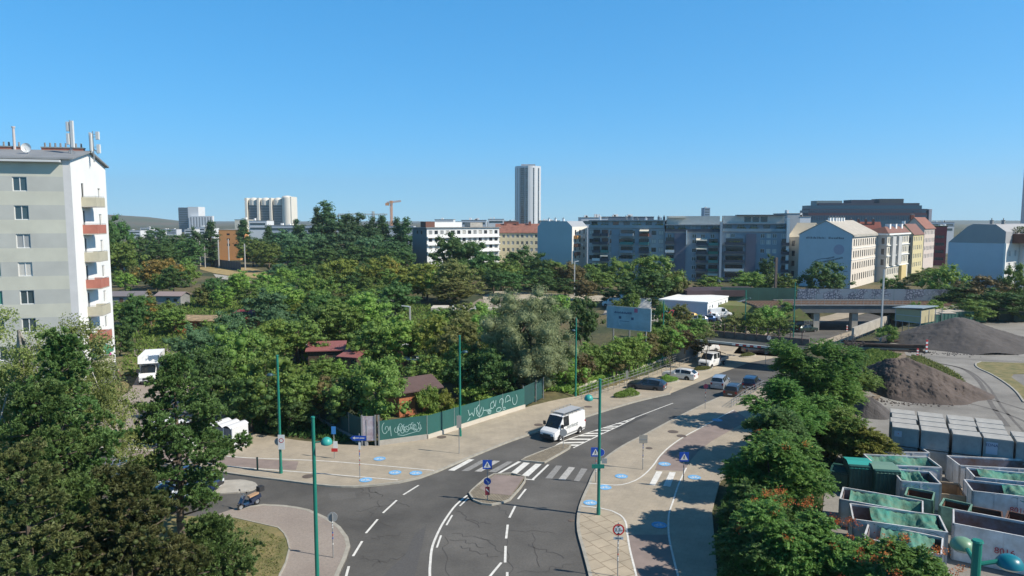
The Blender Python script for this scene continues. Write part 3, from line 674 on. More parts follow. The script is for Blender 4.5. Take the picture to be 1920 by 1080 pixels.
H.face('front', rows(lin(1.3, H.L - 1.3, 9), [12.8, 9.8, 6.8], 1.1, 1.5, FRAMEW, [GLASS, CURT], 1)); H.face('left'); H.face('right'); H.face('back')
H.gable_x(3.7, REDROOF, .4)
for x in (4, 9.5, 15): H.chimney(x, 5, 17, 19.1, 1.2, .6)
H.done()
BLUEG = M('blue_grey_render', (.42, .50, .52), .9, .05, .2)
H = House('gable_block', 'block with a blank blue-grey side wall and white balcony front', PT(1008, 246), PT(1073, 240), 14, 17.6, BLUEG)
H.face('front'); H.face('right', rows([3, 7, 11], [15.8, 13, 10.2, 7.4], 1.3, 1.4, FRAMED, [GLASS, CURT]), mat=M('ivory_facade', (.74, .72, .66), .85, .06)); H.face('left'); H.face('back')
mb = MB().use(BLUEG); L = H.L; mb.face([(0, 0, 17.6), (L, 0, 17.6), (L - 2.0, 0, 19.5), (1.6, 0, 19.5)]); mb.face([(L, 14, 17.6), (0, 14, 17.6), (1.6, 14, 19.5), (L - 2, 14, 19.5)]); mb.build('gable', H.root)
mb = MB().use(M('zinc_roof', (.33, .35, .37), .5)); mb.face([(1.6, 0, 19.5), (L - 2, 0, 19.5), (L - 2, 14, 19.5), (1.6, 14, 19.5)]); mb.face([(0, 0, 17.6), (1.6, 0, 19.5), (1.6, 14, 19.5), (0, 14, 17.6)]); mb.face([(L - 2, 0, 19.5), (L, 0, 17.6), (L, 14, 17.6), (L - 2, 14, 19.5)]); mb.build('roof', H.root)
for (y, z, c) in ((3, 14.9, 'orange_balcony'), (3, 12.1, 'dark_balcony'), (8, 14.9, 'white_balcony'), (8, 12.1, 'white_balcony'), (3, 9.2, 'dark_balcony')):
    part_box('balcony', H.root, M(c, {'o': (.55, .26, .08), 'd': (.16, .08, .06), 'w': (.7, .7, .68)}[c[0]], .7), L + .003, L + 1.3, y - 1.6, y + 1.6, z - 1.4, z - .3)
for x in (2.5, 5, 8): H.chimney(x, 4, 19.4, 20.3, .6, .6, WHITE)
H.done()
# ---- the long apartment row with balconies (three stairs)
BLUER = M('blue_grey_facade', (.24, .295, .345), .85, .10, .25); GREYR = M('violet_grey_facade', (.13, .14, .185), .85, .10, .25); PALER = M('pale_facade', (.36, .39, .41), .85, .1, .3)
DKB = M('dark_balustrade', (.055, .065, .085), .6); PLANT = leafmat('balcony_plants', (.05, .085, .025), (.09, .13, .03))
def shrub_mesh(name, lx, ly, lz, n, seed, size=.3):
    g = np.random.default_rng(seed); p = g.uniform(-1, 1, (n, 3)) * (lx / 2, ly / 2, lz / 2)
    return leaf_mesh(name, p, g.normal(size=(n, 3)), np.full(n, size), g)
def leaf_mesh(name, P, N, S, g, mat=None, asp=.55, tint=None):
    """many small leaf faces: one bent rhombus at each point P, facing N, of size S"""
    n = len(P); N = N / (np.linalg.norm(N, axis=1)[:, None] + 1e-9)
    t = g.normal(size=(n, 3)); t -= (t * N).sum(1)[:, None] * N; t /= (np.linalg.norm(t, axis=1)[:, None] + 1e-9)
    b = np.cross(N, t); S = np.asarray(S)[:, None]
    V = np.stack([P - t * S * .5, P + b * S * .5 * asp - N * S * .08, P + t * S * .5, P - b * S * .5 * asp - N * S * .08], 1).reshape(-1, 3)
    me = bpy.data.meshes.new(name); me.vertices.add(4 * n); me.vertices.foreach_set('co', V.astype(np.float32).ravel())
    me.loops.add(4 * n); me.loops.foreach_set('vertex_index', np.arange(4 * n, dtype=np.int32))
    me.polygons.add(n); me.polygons.foreach_set('loop_start', np.arange(0, 4 * n, 4, dtype=np.int32)); me.polygons.foreach_set('loop_total', np.full(n, 4, dtype=np.int32))
    me.update(calc_edges=True)
    at = me.attributes.new('tint', 'FLOAT', 'FACE'); at.data.foreach_set('value', (g.random(n) if tint is None else tint).astype(np.float32))
    if mat: me.materials.append(mat)
    return me
def balcony_stack(H, u, w_, zs_, mat, out=1.3, side='front', glass=None, seed=1, plants=.35, awn=.12):
    rr = random.Random(seed)
    for z in zs_:
        mt = mat if rr.random() > .22 else M(*rr.choice([('rust_balcony', (.30, .09, .05), .8), ('white_balcony', (.7, .7, .68), .7), ('grey_balcony', (.3, .33, .36), .7), ('teal_balcony', (.06, .22, .2), .7)]))
        mb = MB().use(CONCD); mb.box(u - w_ / 2, u + w_ / 2, -out, -.004, z - 1.28, z - 1.15)
        mb.use(mt); mb.box(u - w_ / 2, u + w_ / 2, -out, -out + .06, z - 1.148, z - .25); mb.box(u - w_ / 2, u - w_ / 2 + .05, -out + .062, -.004, z - 1.148, z - .25); mb.box(u + w_ / 2 - .05, u + w_ / 2, -out + .062, -.004, z - 1.148, z - .25)
        b = mb.build('balcony', H.root)
        link('window', win_mesh(w_ * .88, 2.0, FRAMED, GLASS, 2), H.root, (u, -.035, z - .05))  # dark panes added behind each balcony to stand in for its shaded recess
        if rr.random() < plants:
            me = shrub_mesh('plants', w_ * rr.uniform(.3, .9), .5, .7, 90, rr.randint(0, 999), .32); me.materials.append(PLANT); link('plants', me, b, (u + rr.uniform(-.3, .3), -out + .3, z - .2))
        if rr.random() < awn:
            a = MB().use(M('cream_awning', (.68, .62, .50), .8)); a.face([(u - w_ / 2, -.02, z + 1.1), (u - w_ / 2, -out - .3, z + .55), (u + w_ / 2, -out - .3, z + .55), (u + w_ / 2, -.02, z + 1.1)]); a.face([(u - w_ / 2, -out - .3, z + .35), (u + w_ / 2, -out - .3, z + .35), (u + w_ / 2, -out - .3, z + .55), (u - w_ / 2, -out - .3, z + .55)]); a.build('awning', b)
def terrace_top(H, z0, z1, back, mat, seed, roofmat=None):
    """set-back roof storey with a planted terrace in front"""
    rr = random.Random(seed); L = H.L
    part_box('roof', H.root, CONCD, 0, L, -.2, H.d, H.h + .002, H.h + .3)
    mb = MB().use(mat); mb.box(.3, L - .3, back, H.d - .5, H.h + .31, z1); mb.build('roof_storey', H.root)
    mb = MB().use(roofmat or M('zinc_roof', (.33, .35, .37), .5)); mb.box(0, L, back - 1.0, H.d, z1 + .002, z1 + .28); mb.build('roof_slab', H.root)
    n = int(L / 3.4)
    for i in range(n):
        u = (i + .5) * L / n
        link('window', win_mesh(2.0, 1.8, FRAMED, rr.choice([GLASS, GLASSB, CURT]), 1), H.root, (u, back - .03, H.h + 1.45))
        if rr.random() < .5:
            me = shrub_mesh('plants', 3, .9, 1.3, 160, rr.randint(0, 999), .35); me.materials.append(PLANT); link('plants', me, H.root, (u, .5, H.h + .9))
    mb = MB().use(rr.choice([DKB, M('glass_rail', (.25, .32, .36), .3)])); mb.box(.2, L - .2, -.15, -.1, H.h + .3, H.h + 1.2); mb.build('balustrade', H.root)
    for i in range(int(L / 3)):
        x = rr.uniform(1, L - 1); hh = rr.uniform(.5, 1.5)
        c = MB().use(rr.choice([WHITE, CONCD, STEEL])); c.box(x - .35, x + .35, H.d / 2, H.d / 2 + .7, z1 + .28, z1 + .28 + hh); c.tube((x, H.d / 2 + .35, z1 + .28 + hh), (x, H.d / 2 + .35, z1 + .7 + hh), .12, n=6); c.build('chimney', H.root)
flo = [1.7 + 2.8 * k for k in range(6)]
H = House('apartment_block', 'left apartment block of the long row with rusty balconies', PT(1103, 240), PT(1247, 232), 13, 17.0, PALER)
L = H.L
ws = rows([x for x in lin(1.2, L - 1.2, 11)], flo, 1.5, 1.4, FRAMED, [GLASS, GLASSB, CURT, BLIND], 1, random.Random(11))
H.face('front', ws); H.face('left', mat=WHITE); H.face('right'); H.face('back')
for u, s_ in ((3.0, 2), (5.8, 3)): balcony_stack(H, u, 2.6, flo[1:], DKB, seed=s_)
balcony_stack(H, 13.2, 4.4, flo[1:], BLUER, seed=8, awn=.4); balcony_stack(H, 19.0, 3.0, flo[1:], DKB, seed=9)
part_box('stair_panel', H.root, BLUER, 8.0, 10.6, -.06, -.004, 0, 16.9); part_box('stair_panel', H.root, BLUER, 16.0, 17.2, -.06, -.004, 0, 16.9)
terrace_top(H, 17, 19.6, 1.6, PALER, 21); H.done()
H = House('apartment_block', 'middle apartment block of the long row with green panel balconies', PT(1247.5, 231), PT(1353, 227), 13, 15.8, BLUER)
L = H.L
ws = rows([1.5, 4.2, 5.6, 9.3, 12.0, 15.0, 17.2], flo[:5] + [15.1 - .4], 1.3, 1.3, FRAMEW, [GLASS, GLASSB, CURT, GLASS], 1, random.Random(12))
H.face('front', ws); H.face('left'); H.face('right'); H.face('back')
part_box('stair_panel', H.root, GREYR, 3.1, 6.6, -.5, -.004, 0, 15.6); balcony_stack(H, 1.6, 2.9, [z + .4 for z in flo[:5]], DKB, seed=5, awn=0)
balcony_stack(H, 11.6, 3.4, flo[:5], DKB, seed=6, awn=.4)
balcony_stack(H, 15.3, 3.2, flo[:5], M('green_balcony', (.03, .17, .13), .8), seed=7, out=.9)
part_box('fin_wall', H.root, M('pale_fin', (.40, .44, .48), .8), L - .45, L + .25, -1.8, 0, 0, 19.2)
part_box('fin_wall', H.root, WHITE, 6.7, 7.0, -1.2, -.004, 12, 16.6)
terrace_top(H, 15.8, 18.2, 1.2, BLUER, 22)
part_box('roof_storey', H.root, M('ivory_top', (.50, .50, .46), .8, .1), 0.3, L - .3, 4.0, 12, 18.5, 21.2); part_box('awning', H.root, M('cream_awning', (.68, .62, .50), .8), 1, 6.5, 2.4, 4.0, 20.6, 20.75)
H.done()
H = House('apartment_block', 'right apartment block of the long row with glazed dark balconies', PT(1354.5, 226.9), PT(1476, 222), 13, 16.0, BLUER)
L = H.L
ws = rows([1.8, 3.4, 8.6, 12.4, 14.2, 16.0, 18.6, 19.9], flo[:5] + [14.9], 1.25, 1.3, FRAMEW, [GLASS, GLASSB, CURT, GLASS, BLIND], 1, random.Random(13))
H.face('front', ws); H.face('left'); H.face('back'); H.face('right', mat=WHITE)
part_box('stair_panel', H.root, GREYR, 7.4, 10.4, -.5, -.004, 0, 15.6); balcony_stack(H, 3.9, 6.0, [z + .2 for z in flo[:5]], DKB, seed=15, awn=0, out=1.6); balcony_stack(H, 19.2, 2.2, [z + .2 for z in flo[:5]], DKB, seed=16, awn=0)
part_box('fin_wall', H.root, WHITE, L - .1, L + .7, -1.0, 4, 0, 20.6)
terrace_top(H, 16, 18.6, 1.6, BLUER, 23)
part_box('roof_storey', H.root, M('ivory_top', (.50, .50, .46), .8, .1), 0.3, L - .3, 4.2, 12, 18.9, 21.3); part_box('roof_slab', H.root, M('dark_slab', (.08, .085, .10), .6), 4.5, L, 2.6, 12.3, 21.302, 21.6)
for u in (8, 10.5, 13): link('window', win_mesh(2.0, 1.6, FRAMED, GLASS, 1), H.root, (u, 4.15, 20.1))
H.done()
# ---- beige house, the white gable with faded advert, street corner
H = House('beige_house', 'narrow beige house with cream roof beside the white gable', PT(1481, 224), PT(1513, 220), 12, 14.6, M('beige_facade', (.50, .45, .37), .85, .08, .3))
H.face('front', rows([1.5, 4.0], [12.6, 9.4, 6.2, 3.0], 1.0, 1.7, FRAMED, GLASS)); H.face('left'); H.face('right'); H.face('back')
H.gable_x(4.2, M('cream_sheet_roof', (.52, .46, .35), .7, .05), .3); H.done()
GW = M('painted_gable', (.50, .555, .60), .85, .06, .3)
H = House('gable_house', 'white house whose blank gable carries faded dark advert lettering', PT(1500, 213.5), PT(1600, 204), 30, 15.6, GW)
L = H.L
H.face('front'); H.face('left')
H.face('right', [w_ for w_ in rows(lin(2.2, 27.8, 11), [13.3, 9.9, 6.5, 3.1], 1.15, 1.95, FRAMED, [GLASS, GLASS, CURT], 1)], mat=M('beige_plaster', (.66, .60, .52), .85, .06, .4)); H.face('back')  # street side in beige plaster
H.gable_y(4.0, M('grey_cream_roof', (.42, .385, .33), .75, .15, .6), .25, GW)
H.bandbox('right', 15.0, 15.5, .5, CONC); H.bandbox('right', 11.6, 11.75, .12, WHITE); H.bandbox('right', 8.2, 8.35, .12, WHITE)
for y in (2, 5, 8.5, 11, 14, 17): H.chimney(L / 2 + .4, y, 19.0, 20.6, .7, .8, WHITE)
part_box('red_roof_patch', H.root, REDROOF, 0, .1, 0, .1, .1, .2) if False else None
sg = M('faded_lettering', (.17, .19, .22), .9); rl = random.Random(9)
mb = MB().use(sg)
x = 2.0
while x < L - 2.2:
    wd = rl.uniform(.16, .42)
    if rl.random() > .12: mb.box(x, x + wd, -.03, -.006, 14.35, 14.35 + rl.choice([.45, .62, .62]))
    x += wd + rl.uniform(.08, .22)
def stroke(pts, t): 
    for a, b in zip(pts[:-1], pts[1:]): mb.bar((a[0], -.02, a[1]), (b[0], -.02, b[1]), t, .02, up=(0, 1, 0)) if False else mb.face([(a[0], -.02, a[1] - t / 2), (b[0], -.02, b[1] - t / 2), (b[0], -.02, b[1] + t / 2), (a[0], -.02, a[1] + t / 2)])
stroke([(3.6, 6.2), (4.2, 7.2), (5.2, 8.0), (6.5, 8.4), (8.2, 8.6)], .22); stroke([(4.4, 5.6), (4.8, 6.8), (5.6, 7.8)], .2)
x = 6.0
while x < 12.2:
    wd = rl.uniform(.2, .4); z = 7.0 + (x - 6) * .27; mb.box(x, x + wd, -.03, -.006, z, z + .5)
    if x > 8 and x < 10: mb.box(x, x + wd, -.03, -.006, z + .75, z + 1.2)
    x += wd + .09
stroke([(10.5, 7.5), (11.5, 6.6), (12.3, 5.4), (13, 5.0), (14, 5.0)], .2)
mb.build('wall_lettering', H.root)
mb = MB().use(M('faded_emblem', (.40, .38, .47), .9)); mb.lathe([(0, 0), (1.5, .001)], (11.4, -.006, 11.3), 20, axis='y'); mb.build('wall_emblem', H.root)
H.done()
BAYW = M('grey_plaster', (.47, .47, .46), .85, .06, .4)
H = House('corner_house', 'grey and cream corner house with stepped bay windows and white chimneys', (113.1, 231.1), (119.7, 225.0), 26, 15.9, BAYW)
L = H.L
H.face('front', rows([L - 1.2], [13.2, 9.8, 6.4], .9, 1.9, FRAMED, GLASS)); H.face('left'); H.face('back')
H.face('right', rows(lin(1.8, 24, 12), [13.4, 10.1, 6.8, 3.2], 1.1, 1.9, FRAMEW, [GLASS, GLASS, CURT], 1), mat=M('cream_bays', (.60, .56, .47), .85, .06))
for z in (5.0, 8.5, 11.9): H.bandbox('right', z - .25, z, .35, WHITE); H.bandbox('front', z - .25, z, .35, BAYW)
H.bandbox('right', 15.1, 15.6, .6, WHITE); H.bandbox('front', 15.1, 15.6, .6, WHITE)
part_box('bay', H.root, M('ochre_bay', (.60, .47, .22), .85), L + .003, L + .9, 15, 21, 0, 4.8)
for y in (4, 11): part_box('bay', H.root, BAYW, L + .003, L + .8, y - .4, y + 3.4, 5.2, 14.6)
for y in (6, 13, 20): H.chimney(L - 1.5, y, 15.5, 18.6, 1.4, 1.6, WHITE, False)
mb = MB().use(M('maroon_roof', (.19, .09, .07), .8, .2)); mb.face([(-.3, -.3, 15.7), (L - 1.5, 2, 17.8), (L - 1.5, 25, 17.8), (-.3, 26, 15.7)]); mb.face([(L - 1.5, 2, 17.8), (L + .4, -.3, 15.7), (L + .4, 26, 15.7), (L - 1.5, 25, 17.8)]); mb.face([(-.3, -.3, 15.7), (L + .4, -.3, 15.7), (L - 1.5, 2, 17.8)]); mb.build('roof', H.root); H.done()
H = House('red_roof_house', 'house with a red roof rising behind the white gable', PT(1588, 262), PT(1655, 258), 14, 14.6, PALER)
for sd in ('front', 'left', 'right', 'back'): H.face(sd)
H.gable_x(4.4, M('deep_red_tiles', (.20, .06, .045), .85, .2, .8), .3)
for x in (2, 4.5, 7, 9.5): H.chimney(x, 5.5, 18, 20.2, .8, .6)
H.done()
H = House('yellow_house', 'yellow house with maroon roof down the side street', (144.6, 266.1), (149.0, 262.0), 15, 14.6, M('yellow_facade', (.58, .50, .28), .85, .06))
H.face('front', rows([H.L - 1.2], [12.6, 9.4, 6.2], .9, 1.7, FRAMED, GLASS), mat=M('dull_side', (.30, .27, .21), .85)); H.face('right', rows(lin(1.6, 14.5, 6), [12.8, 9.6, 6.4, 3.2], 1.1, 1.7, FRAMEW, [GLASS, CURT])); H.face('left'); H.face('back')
H.gable_y(3.6, M('maroon_roof', (.19, .09, .07), .8, .2), .3); H.chimney(1.5, 4, 17, 19.5, 1, .7, WHITE, False); H.done()
H = House('pink_house', 'cream and pink house with orange-red roof at the street end', (160.7, 290.4), (166.5, 285.0), 17, 16.6, M('pinkish_facade', (.56, .48, .43), .85, .06))
H.face('front'); H.face('right', rows(lin(1.6, 16, 7), [14.8, 11.6, 8.4, 5.2], 1.1, 1.7, FRAMEW, [GLASS, CURT])); H.face('left'); H.face('back'); H.gable_y(4.2, M('orange_red_tiles', (.24, .10, .07), .8, .2, .8), .4)
for y in (2, 4, 6): H.chimney(2.2, y, 20, 22, .8, .5)
H.done()
H = House('red_building', 'dark red building with a green roof beyond the street', PT(1752, 310), PT(1777, 308), 12, 17.0, M('dark_red_facade', (.26, .045, .05), .8, .1, .3))
H.face('front', rows(lin(1.4, H.L - 1.4, 3), [12.5, 9.3, 6.1, 2.9], 1.2, 1.3, FRAMED, GLASS)); H.face('right', rows([2, 5, 8], [14, 10.8, 7.6], 1.2, 1.3, FRAMEW, GLASS)); H.face('left'); H.face('back'); H.flat(M('green_roof', (.06, .1, .04), .9)); H.done()
# white block at the right
H = House('blank_wall_block', 'large block with a blank white wall in bluish shade at the right', PT(1781, 176), PT(1888, 166), 30, 14.4, M('shaded_white_wall', (.50, .55, .62), .85, .06, .2))  # white wall; the bluish shade on it is put into its colour
L = H.L
H.face('front'); H.face('right', rows(lin(3, 27, 8), [12, 9, 6, 3], 1.3, 1.5, FRAMEW, CURT), mat=M('ivory_wall', (.64, .63, .60), .85, .05)); H.face('left'); H.face('back')
UP = M('grey_upper_wall', (.33, .335, .345), .85, .06, .3)
mb = MB().use(UP); q = [(0, 14.42), (L, 14.42), (L, 17.2), (L - 2.2, 18.9), (5.3, 19.0), (4.0, 18.3), (1.2, 15.6)]
mb.face([(x, -.02, z) for x, z in q]); mb.face([(x, 28, z) for x, z in q][::-1])
for i in range(1, len(q)):
    a, c = q[i], q[(i + 1) % len(q)]; mb.face([(a[0], -.02, a[1]), (a[0], 28, a[1]), (c[0], 28, c[1]), (c[0], -.02, c[1])])
mb.build('roof_storey', H.root)
part_box('pilaster', H.root, WHITE, L - .05, L + .35, -.4, 0, 0, 14.5)
me = shrub_mesh('roof_plants', 3.5, 3, 1.6, 500, 5, .35); me.materials.append(PLANT); link('roof_plants', me, H.root, (L + 1.5, 6, 17.6))
part_box('roof_terrace', H.root, M('brown_cladding', (.16, .07, .05), .8), L - 2, L + 4, 4, 12, 14.42, 16.6)
for x in (7, 9.5): H.chimney(x, 6, 18.9, 19.8, .6, .6, CONCD)
H.done()
mb = MB().use(M('silo_white', (.66, .66, .65), .6, .05)); c = D(1925, 480, 172); mb.lathe([(2.9, 0), (2.9, 16.2), (2.4, 17.2), (0, 17.6)], (0, 0, 0), 28)
r = thing('silo', 'round white silo at the right edge of the picture', 'silo', (c[0], c[1], 0)); mb.build('shell', r, smooth=False)
# ---- far landmarks
def slab(name, label, px0, px1, pyt, Y, depth, mat, cat='building', z0=0, bands=None, group=None, fm=FRAMEW):
    a = D(px0, 412, Y); b = D(px1, 412, Y); h = D(px0, pyt, Y)[2]
    H = House(name, label, a, b, depth, h, mat, cat, group=group); return H
def bands(H, n, z0, z1, hh, mat, side='front', m=.3, name='window_band'):
    o, u, nn, L, rz = H.frame(side)
    for i in range(n):
        z = z0 + (z1 - z0) * (i + .5) / n
        link(name, win_mesh(L - 2 * m, hh, FRAMED, mat, 2), H.root, (o[0] + u[0] * L / 2 + nn[0] * .06, o[1] + u[1] * L / 2 + nn[1] * .06, z), rz)
# dark stepped office block
OFF = M('dark_cladding', (.025, .036, .065), .5, .1, .1); OFFG = M('teal_glazing', (.03, .075, .12), .25, spec=.4); OFR = M('maroon_cladding', (.05, .02, .035), .6)
Y = 400; a = D(1515, 412, Y); b = D(1737, 412, Y); zt = lambda py: D(1600, py, Y)[2]
r = thing('office_building', 'dark stepped modern office block rising behind the old roofs', 'building', (a[0], a[1], 0)); Lb = b[0] - a[0]; sx = Lb / 222.0
for i, (x0, x1, y0, y1, mt) in enumerate([(1515, 1737, 440, 404, OFFG), (1516, 1738, 404, 399, OFR), (1517, 1737, 399, 394, OFFG), (1520, 1740, 394, 391.5, OFF), (1520, 1730, 391.5, 385, OFFG), (1536, 1726, 385, 380.5, OFF), (1598, 1641, 380.5, 374.5, OFF), (1651, 1697, 380.5, 372.5, M('rooftop_fins', (.03, .045, .06), .5)), (1534, 1582, 385, 376, M('glass_screen', (.16, .20, .21), .4))]):
    part_box(['office_floor', 'cladding_band', 'office_floor', 'cladding_band', 'office_floor', 'roof_storey', 'roof_plant_room', 'roof_screen', 'roof_screen'][i], r, mt, (x0 - 1515) * sx, (x1 - 1515) * sx, i * .35, 14 - i * .4, 0 if i == 0 else zt(y0) + .01, zt(y1))
mb = MB().use(OFF)
for k in range(46):
    x = 1 + k * (Lb - 4) / 45
    for (z0, z1, yy) in ((zt(412), zt(404.5), -.12), (zt(398.5), zt(394.5), .58)): mb.box(x, x + .35, yy, yy + .1, z0, z1)
mb.build('mullions', r); part_box('end_wall', r, M('grey_end', (.35, .34, .38), .7), Lb + 1.6, Lb + 3.2, .5, 12, 0, zt(392))
# the round-cornered tower
Y = 1180; c0 = D(965, 412, Y); c1 = D(1014, 412, Y); W = c1[0] - c0[0]; cx = (c0[0] + c1[0]) / 2; top = D(990, 309, Y)[2]
r = thing('residential_tower', 'slender light grey residential tower with vertical window strips', 'tower', (cx, Y, 0))
prof = []; n = 36; RX = W / 2
for k in range(n):
    a = 2 * math.pi * k / n; rr = RX * (1.0 if (k // 3) % 2 else .955); prof.append((rr * math.cos(a), rr * math.sin(a)))
TW = M('tower_cladding', (.56, .58, .60), .5, .05, .02); mb = MB().use(TW); mb.prism(prof, 0, top - 3); mb.build('facade', r)
for k in range(0, n):
    a = 2 * math.pi * (k + .5) / n
    if k in (2, 6, 9, 12, 15, 19, 22, 24, 26, 29, 32, 34):
        rr = RX * .99; mb = MB()
        for fl in range(31):
            z = 8 + fl * (top - 14) / 31; tx, ty = -math.sin(a), math.cos(a); ww = 3.4 if k in (22, 24) else 2.4 if k == 26 else 1.3  # left window strips widened to stand in for the tower's shaded side
            mb.use(GLASS if (fl + k) % 5 else GLASSB); p = (rr * math.cos(a), rr * math.sin(a))
            mb.face([(p[0] - tx * ww, p[1] - ty * ww, z), (p[0] + tx * ww, p[1] + ty * ww, z), (p[0] + tx * ww, p[1] + ty * ww, z + 2.9), (p[0] - tx * ww, p[1] - ty * ww, z + 2.9)])
        mb.build('window_strip', r)
part_box('roof_storey', r, M('tower_top', (.30, .31, .34), .6), -RX * .5, RX * .55, -RX * .6, RX * .6, top - 3, top)
# white hotel with four rounded shafts
Y = 880; a = D(461, 412, Y); b = D(548, 412, Y); W = b[0] - a[0]; top = D(500, 371, Y)[2]
IV = M('ivory_concrete', (.66, .63, .56), .8, .04, .05); r = thing('hotel_tower', 'ivory tower block with four rounded shafts and dark glazed strips', 'tower', (a[0], Y, 0))
part_box('core', r, M('core_grey', (.30, .31, .32), .8), 1, W - 3, 4, 24, 0, top - 4)
for k, x in enumerate((W * .0, W * .26, W * .525, W * .80)):
    mb = MB().use(IV); x0, x1 = x, x + W * (.045 if k < 3 else .2); mb.box(x0, x1, -2, 22, 0, top + (0 if k < 3 else 1.6)); mb.build('shaft', r)
    if k < 3:
        mb = MB().use(GLASSB); mb.box(x1 + W * .02, x1 + W * .20, 1.5, 4, 4, top - 9); mb.build('glazed_strip', r)
        mb = MB().use(CONCD)
        for f_ in range(15): z = 6 + f_ * (top - 16) / 15; mb.box(x1 + W * .02, x1 + W * .20, 1.2, 1.49, z, z + .8)
        mb.build('floor_slabs', r)
        mb = MB().use(IV); cx = x1 + W * .11; mb.lathe([(W * .1, top - 9), (W * .1, top - 3), (W * .08, top - .8), (W * .04, top + .3), (0, top + .6)], (cx, 5, 0), 20); mb.build('rounded_head', r)
mb = MB().use(IV); mb.lathe([(W * .11, 0), (W * .11, top + .5), (W * .08, top + 2.3), (0, top + 3)], (W * .89, 2, 0), 24); mb.build('stair_shaft', r)
H = slab('office_tower', 'pale far tower with a dark glazed half', 335, 353, 389, 1150, 30, M('far_glass', (.13, .17, .22), .3)); [H.face(s_) for s_ in ('front', 'left', 'right', 'back')]; bands(H, 12, 4, H.h - 1, 1.6, GLASSB); H.done()
FW = M('far_white', (.62, .64, .66), .8)
part_box('white_wing', H.root, FW, H.L + .02, H.L + 17, 0, 25, 0, H.h + 1); part_box('lower_wing', H.root, FW, H.L + 4, H.L + 42, -6, -.02, 0, D(370, 405, 1150)[2])
mb = MB().use(M('dark_strip', (.22, .24, .27), .6))
for k in range(8): mb.box(H.L + 6 + k * 4.6, H.L + 8 + k * 4.6, -6.05, -6.01, 8, D(370, 407, 1150)[2])
mb.build('window_strips', H.root)
H = slab('orange_building', 'plain orange building between two dark poplars', 409, 448, 431, 350, 12, M('orange_render', (.62, .29, .11), .85, .05, .2)); H.face('front', [(H.L * .45, z, 1.6, .9, FRAMED, GLASS, 1) for z in (12.8, 10.3)] + [(H.L * .45, 7.6, 1.6, 1.2, FRAMED, BLACKISH, 1)]); [H.face(s_) for s_ in ('left', 'right', 'back')]; H.flat(CONC, .1, .2); H.done()
for (x0, x1, yt, Y, mt, lab, nb) in [(440, 462, 412, 500, M('ivory_far', (.66, .62, .52), .8), 'cream hall beside the left poplar', 0), (466, 500, 414, 470, FW, 'low white block in front of the ivory tower', 2), (496, 600, 423, 430, M('far_grey', (.42, .47, .52), .8), 'long grey building behind the poplars', 2),
                                   (345, 362, 430, 700, FW, 'tiny white block under the far tower', 3), (362, 384, 426, 720, FW, 'white house right of the tiny block', 3), (280, 300, 433, 800, FW, 'white house on the wooded hillside', 2), (300, 330, 430, 900, M('far_grey2', (.5, .53, .57), .8), 'pale grey houses at the hill foot', 2), (240, 262, 432, 760, FW, 'white house nearest the tall apartment building', 2), (262, 280, 427, 1000, FW, 'upper white house on the hillside', 1),
                                   (380, 400, 428, 760, FW, 'white box left of the orange building', 1), (630, 700, 426, 520, FW, 'low white hall glimpsed between poplars', 1), (700, 775, 424, 560, M('far_grey', (.42, .47, .52), .8), 'pale hall behind the right poplars', 1),
                                   (815, 850, 412, 420, FW, 'white roof storeys behind the terrace', 1), (865, 912, 413, 460, M('far_grey', (.42, .47, .52), .8), 'grey roofline left of the tower', 1), (915, 945, 411, 520, FW, 'white roofs left of the tower foot', 1), (945, 970, 415, 430, BRICKR, 'brown roof box near the tower foot', 0), (1012, 1050, 414, 480, CONCD, 'grey roofs right of the tower foot', 1),
                                   (1090, 1140, 408.5, 300, M('far_grey2', (.5, .53, .57), .8), 'grey penthouse row behind the balconies', 1), (1135, 1226, 407, 305, M('dark_blue_roof', (.10, .14, .19), .6), 'dark blue roof storey behind the balconies', 1), (1228, 1260, 413, 330, CONCD, 'dark roofline right of the blue storey', 0), (1320, 1331, 390, 900, M('blue_far', (.22, .30, .40), .6), 'small blue-grey tower above the apartment row', 3),
                                   (1476, 1500, 401, 262, PALER, 'grey rooftop box right of the long row', 0), (1500, 1520, 407, 262, FW, 'white rooftop box beside the office block', 0), (1745, 1790, 417, 600, M('blue_far', (.22, .30, .40), .6), 'low blue far roofs right of the office block', 1), (1765, 1790, 424, 420, M('far_grey2', (.5, .53, .57), .8), 'pale block above the red building', 1)]:
    H = slab('far_building', lab, x0, x1, yt, Y, 14, mt); [H.face(s_) for s_ in ('front', 'left', 'right', 'back')]
    if nb: bands(H, nb, max(2, H.h - 3.3 * nb), H.h - .6, 1.3, GLASSB, m=1)
    H.flat(CONCD, .15, .25)
    rr = random.Random(x0)
    mb = MB().use(WHITE)
    for k in range(rr.randint(1, 4)): x = rr.uniform(1, max(1.5, H.L - 2)); mb.box(x, x + rr.uniform(.6, 2), 4, 6, H.h + .26, H.h + .3 + rr.uniform(.4, 1.4))
    mb.build('roof_boxes', H.root); H.done()
H = slab('glass_tower', 'edge of a tall blue glass tower at the right margin', 1939, 1985, 290, 1500, 40, M('blue_tower_glass', (.12, .2, .3), .25)); [H.face(s_) for s_ in ('front', 'left', 'right', 'back')]; bands(H, 40, 10, H.h - 3, 1.6, GLASSB, m=1)
part_box('spire', H.root, STEEL, 2, 3.4, 4, 5.4, H.h, H.h + 26) if False else None; H.done()
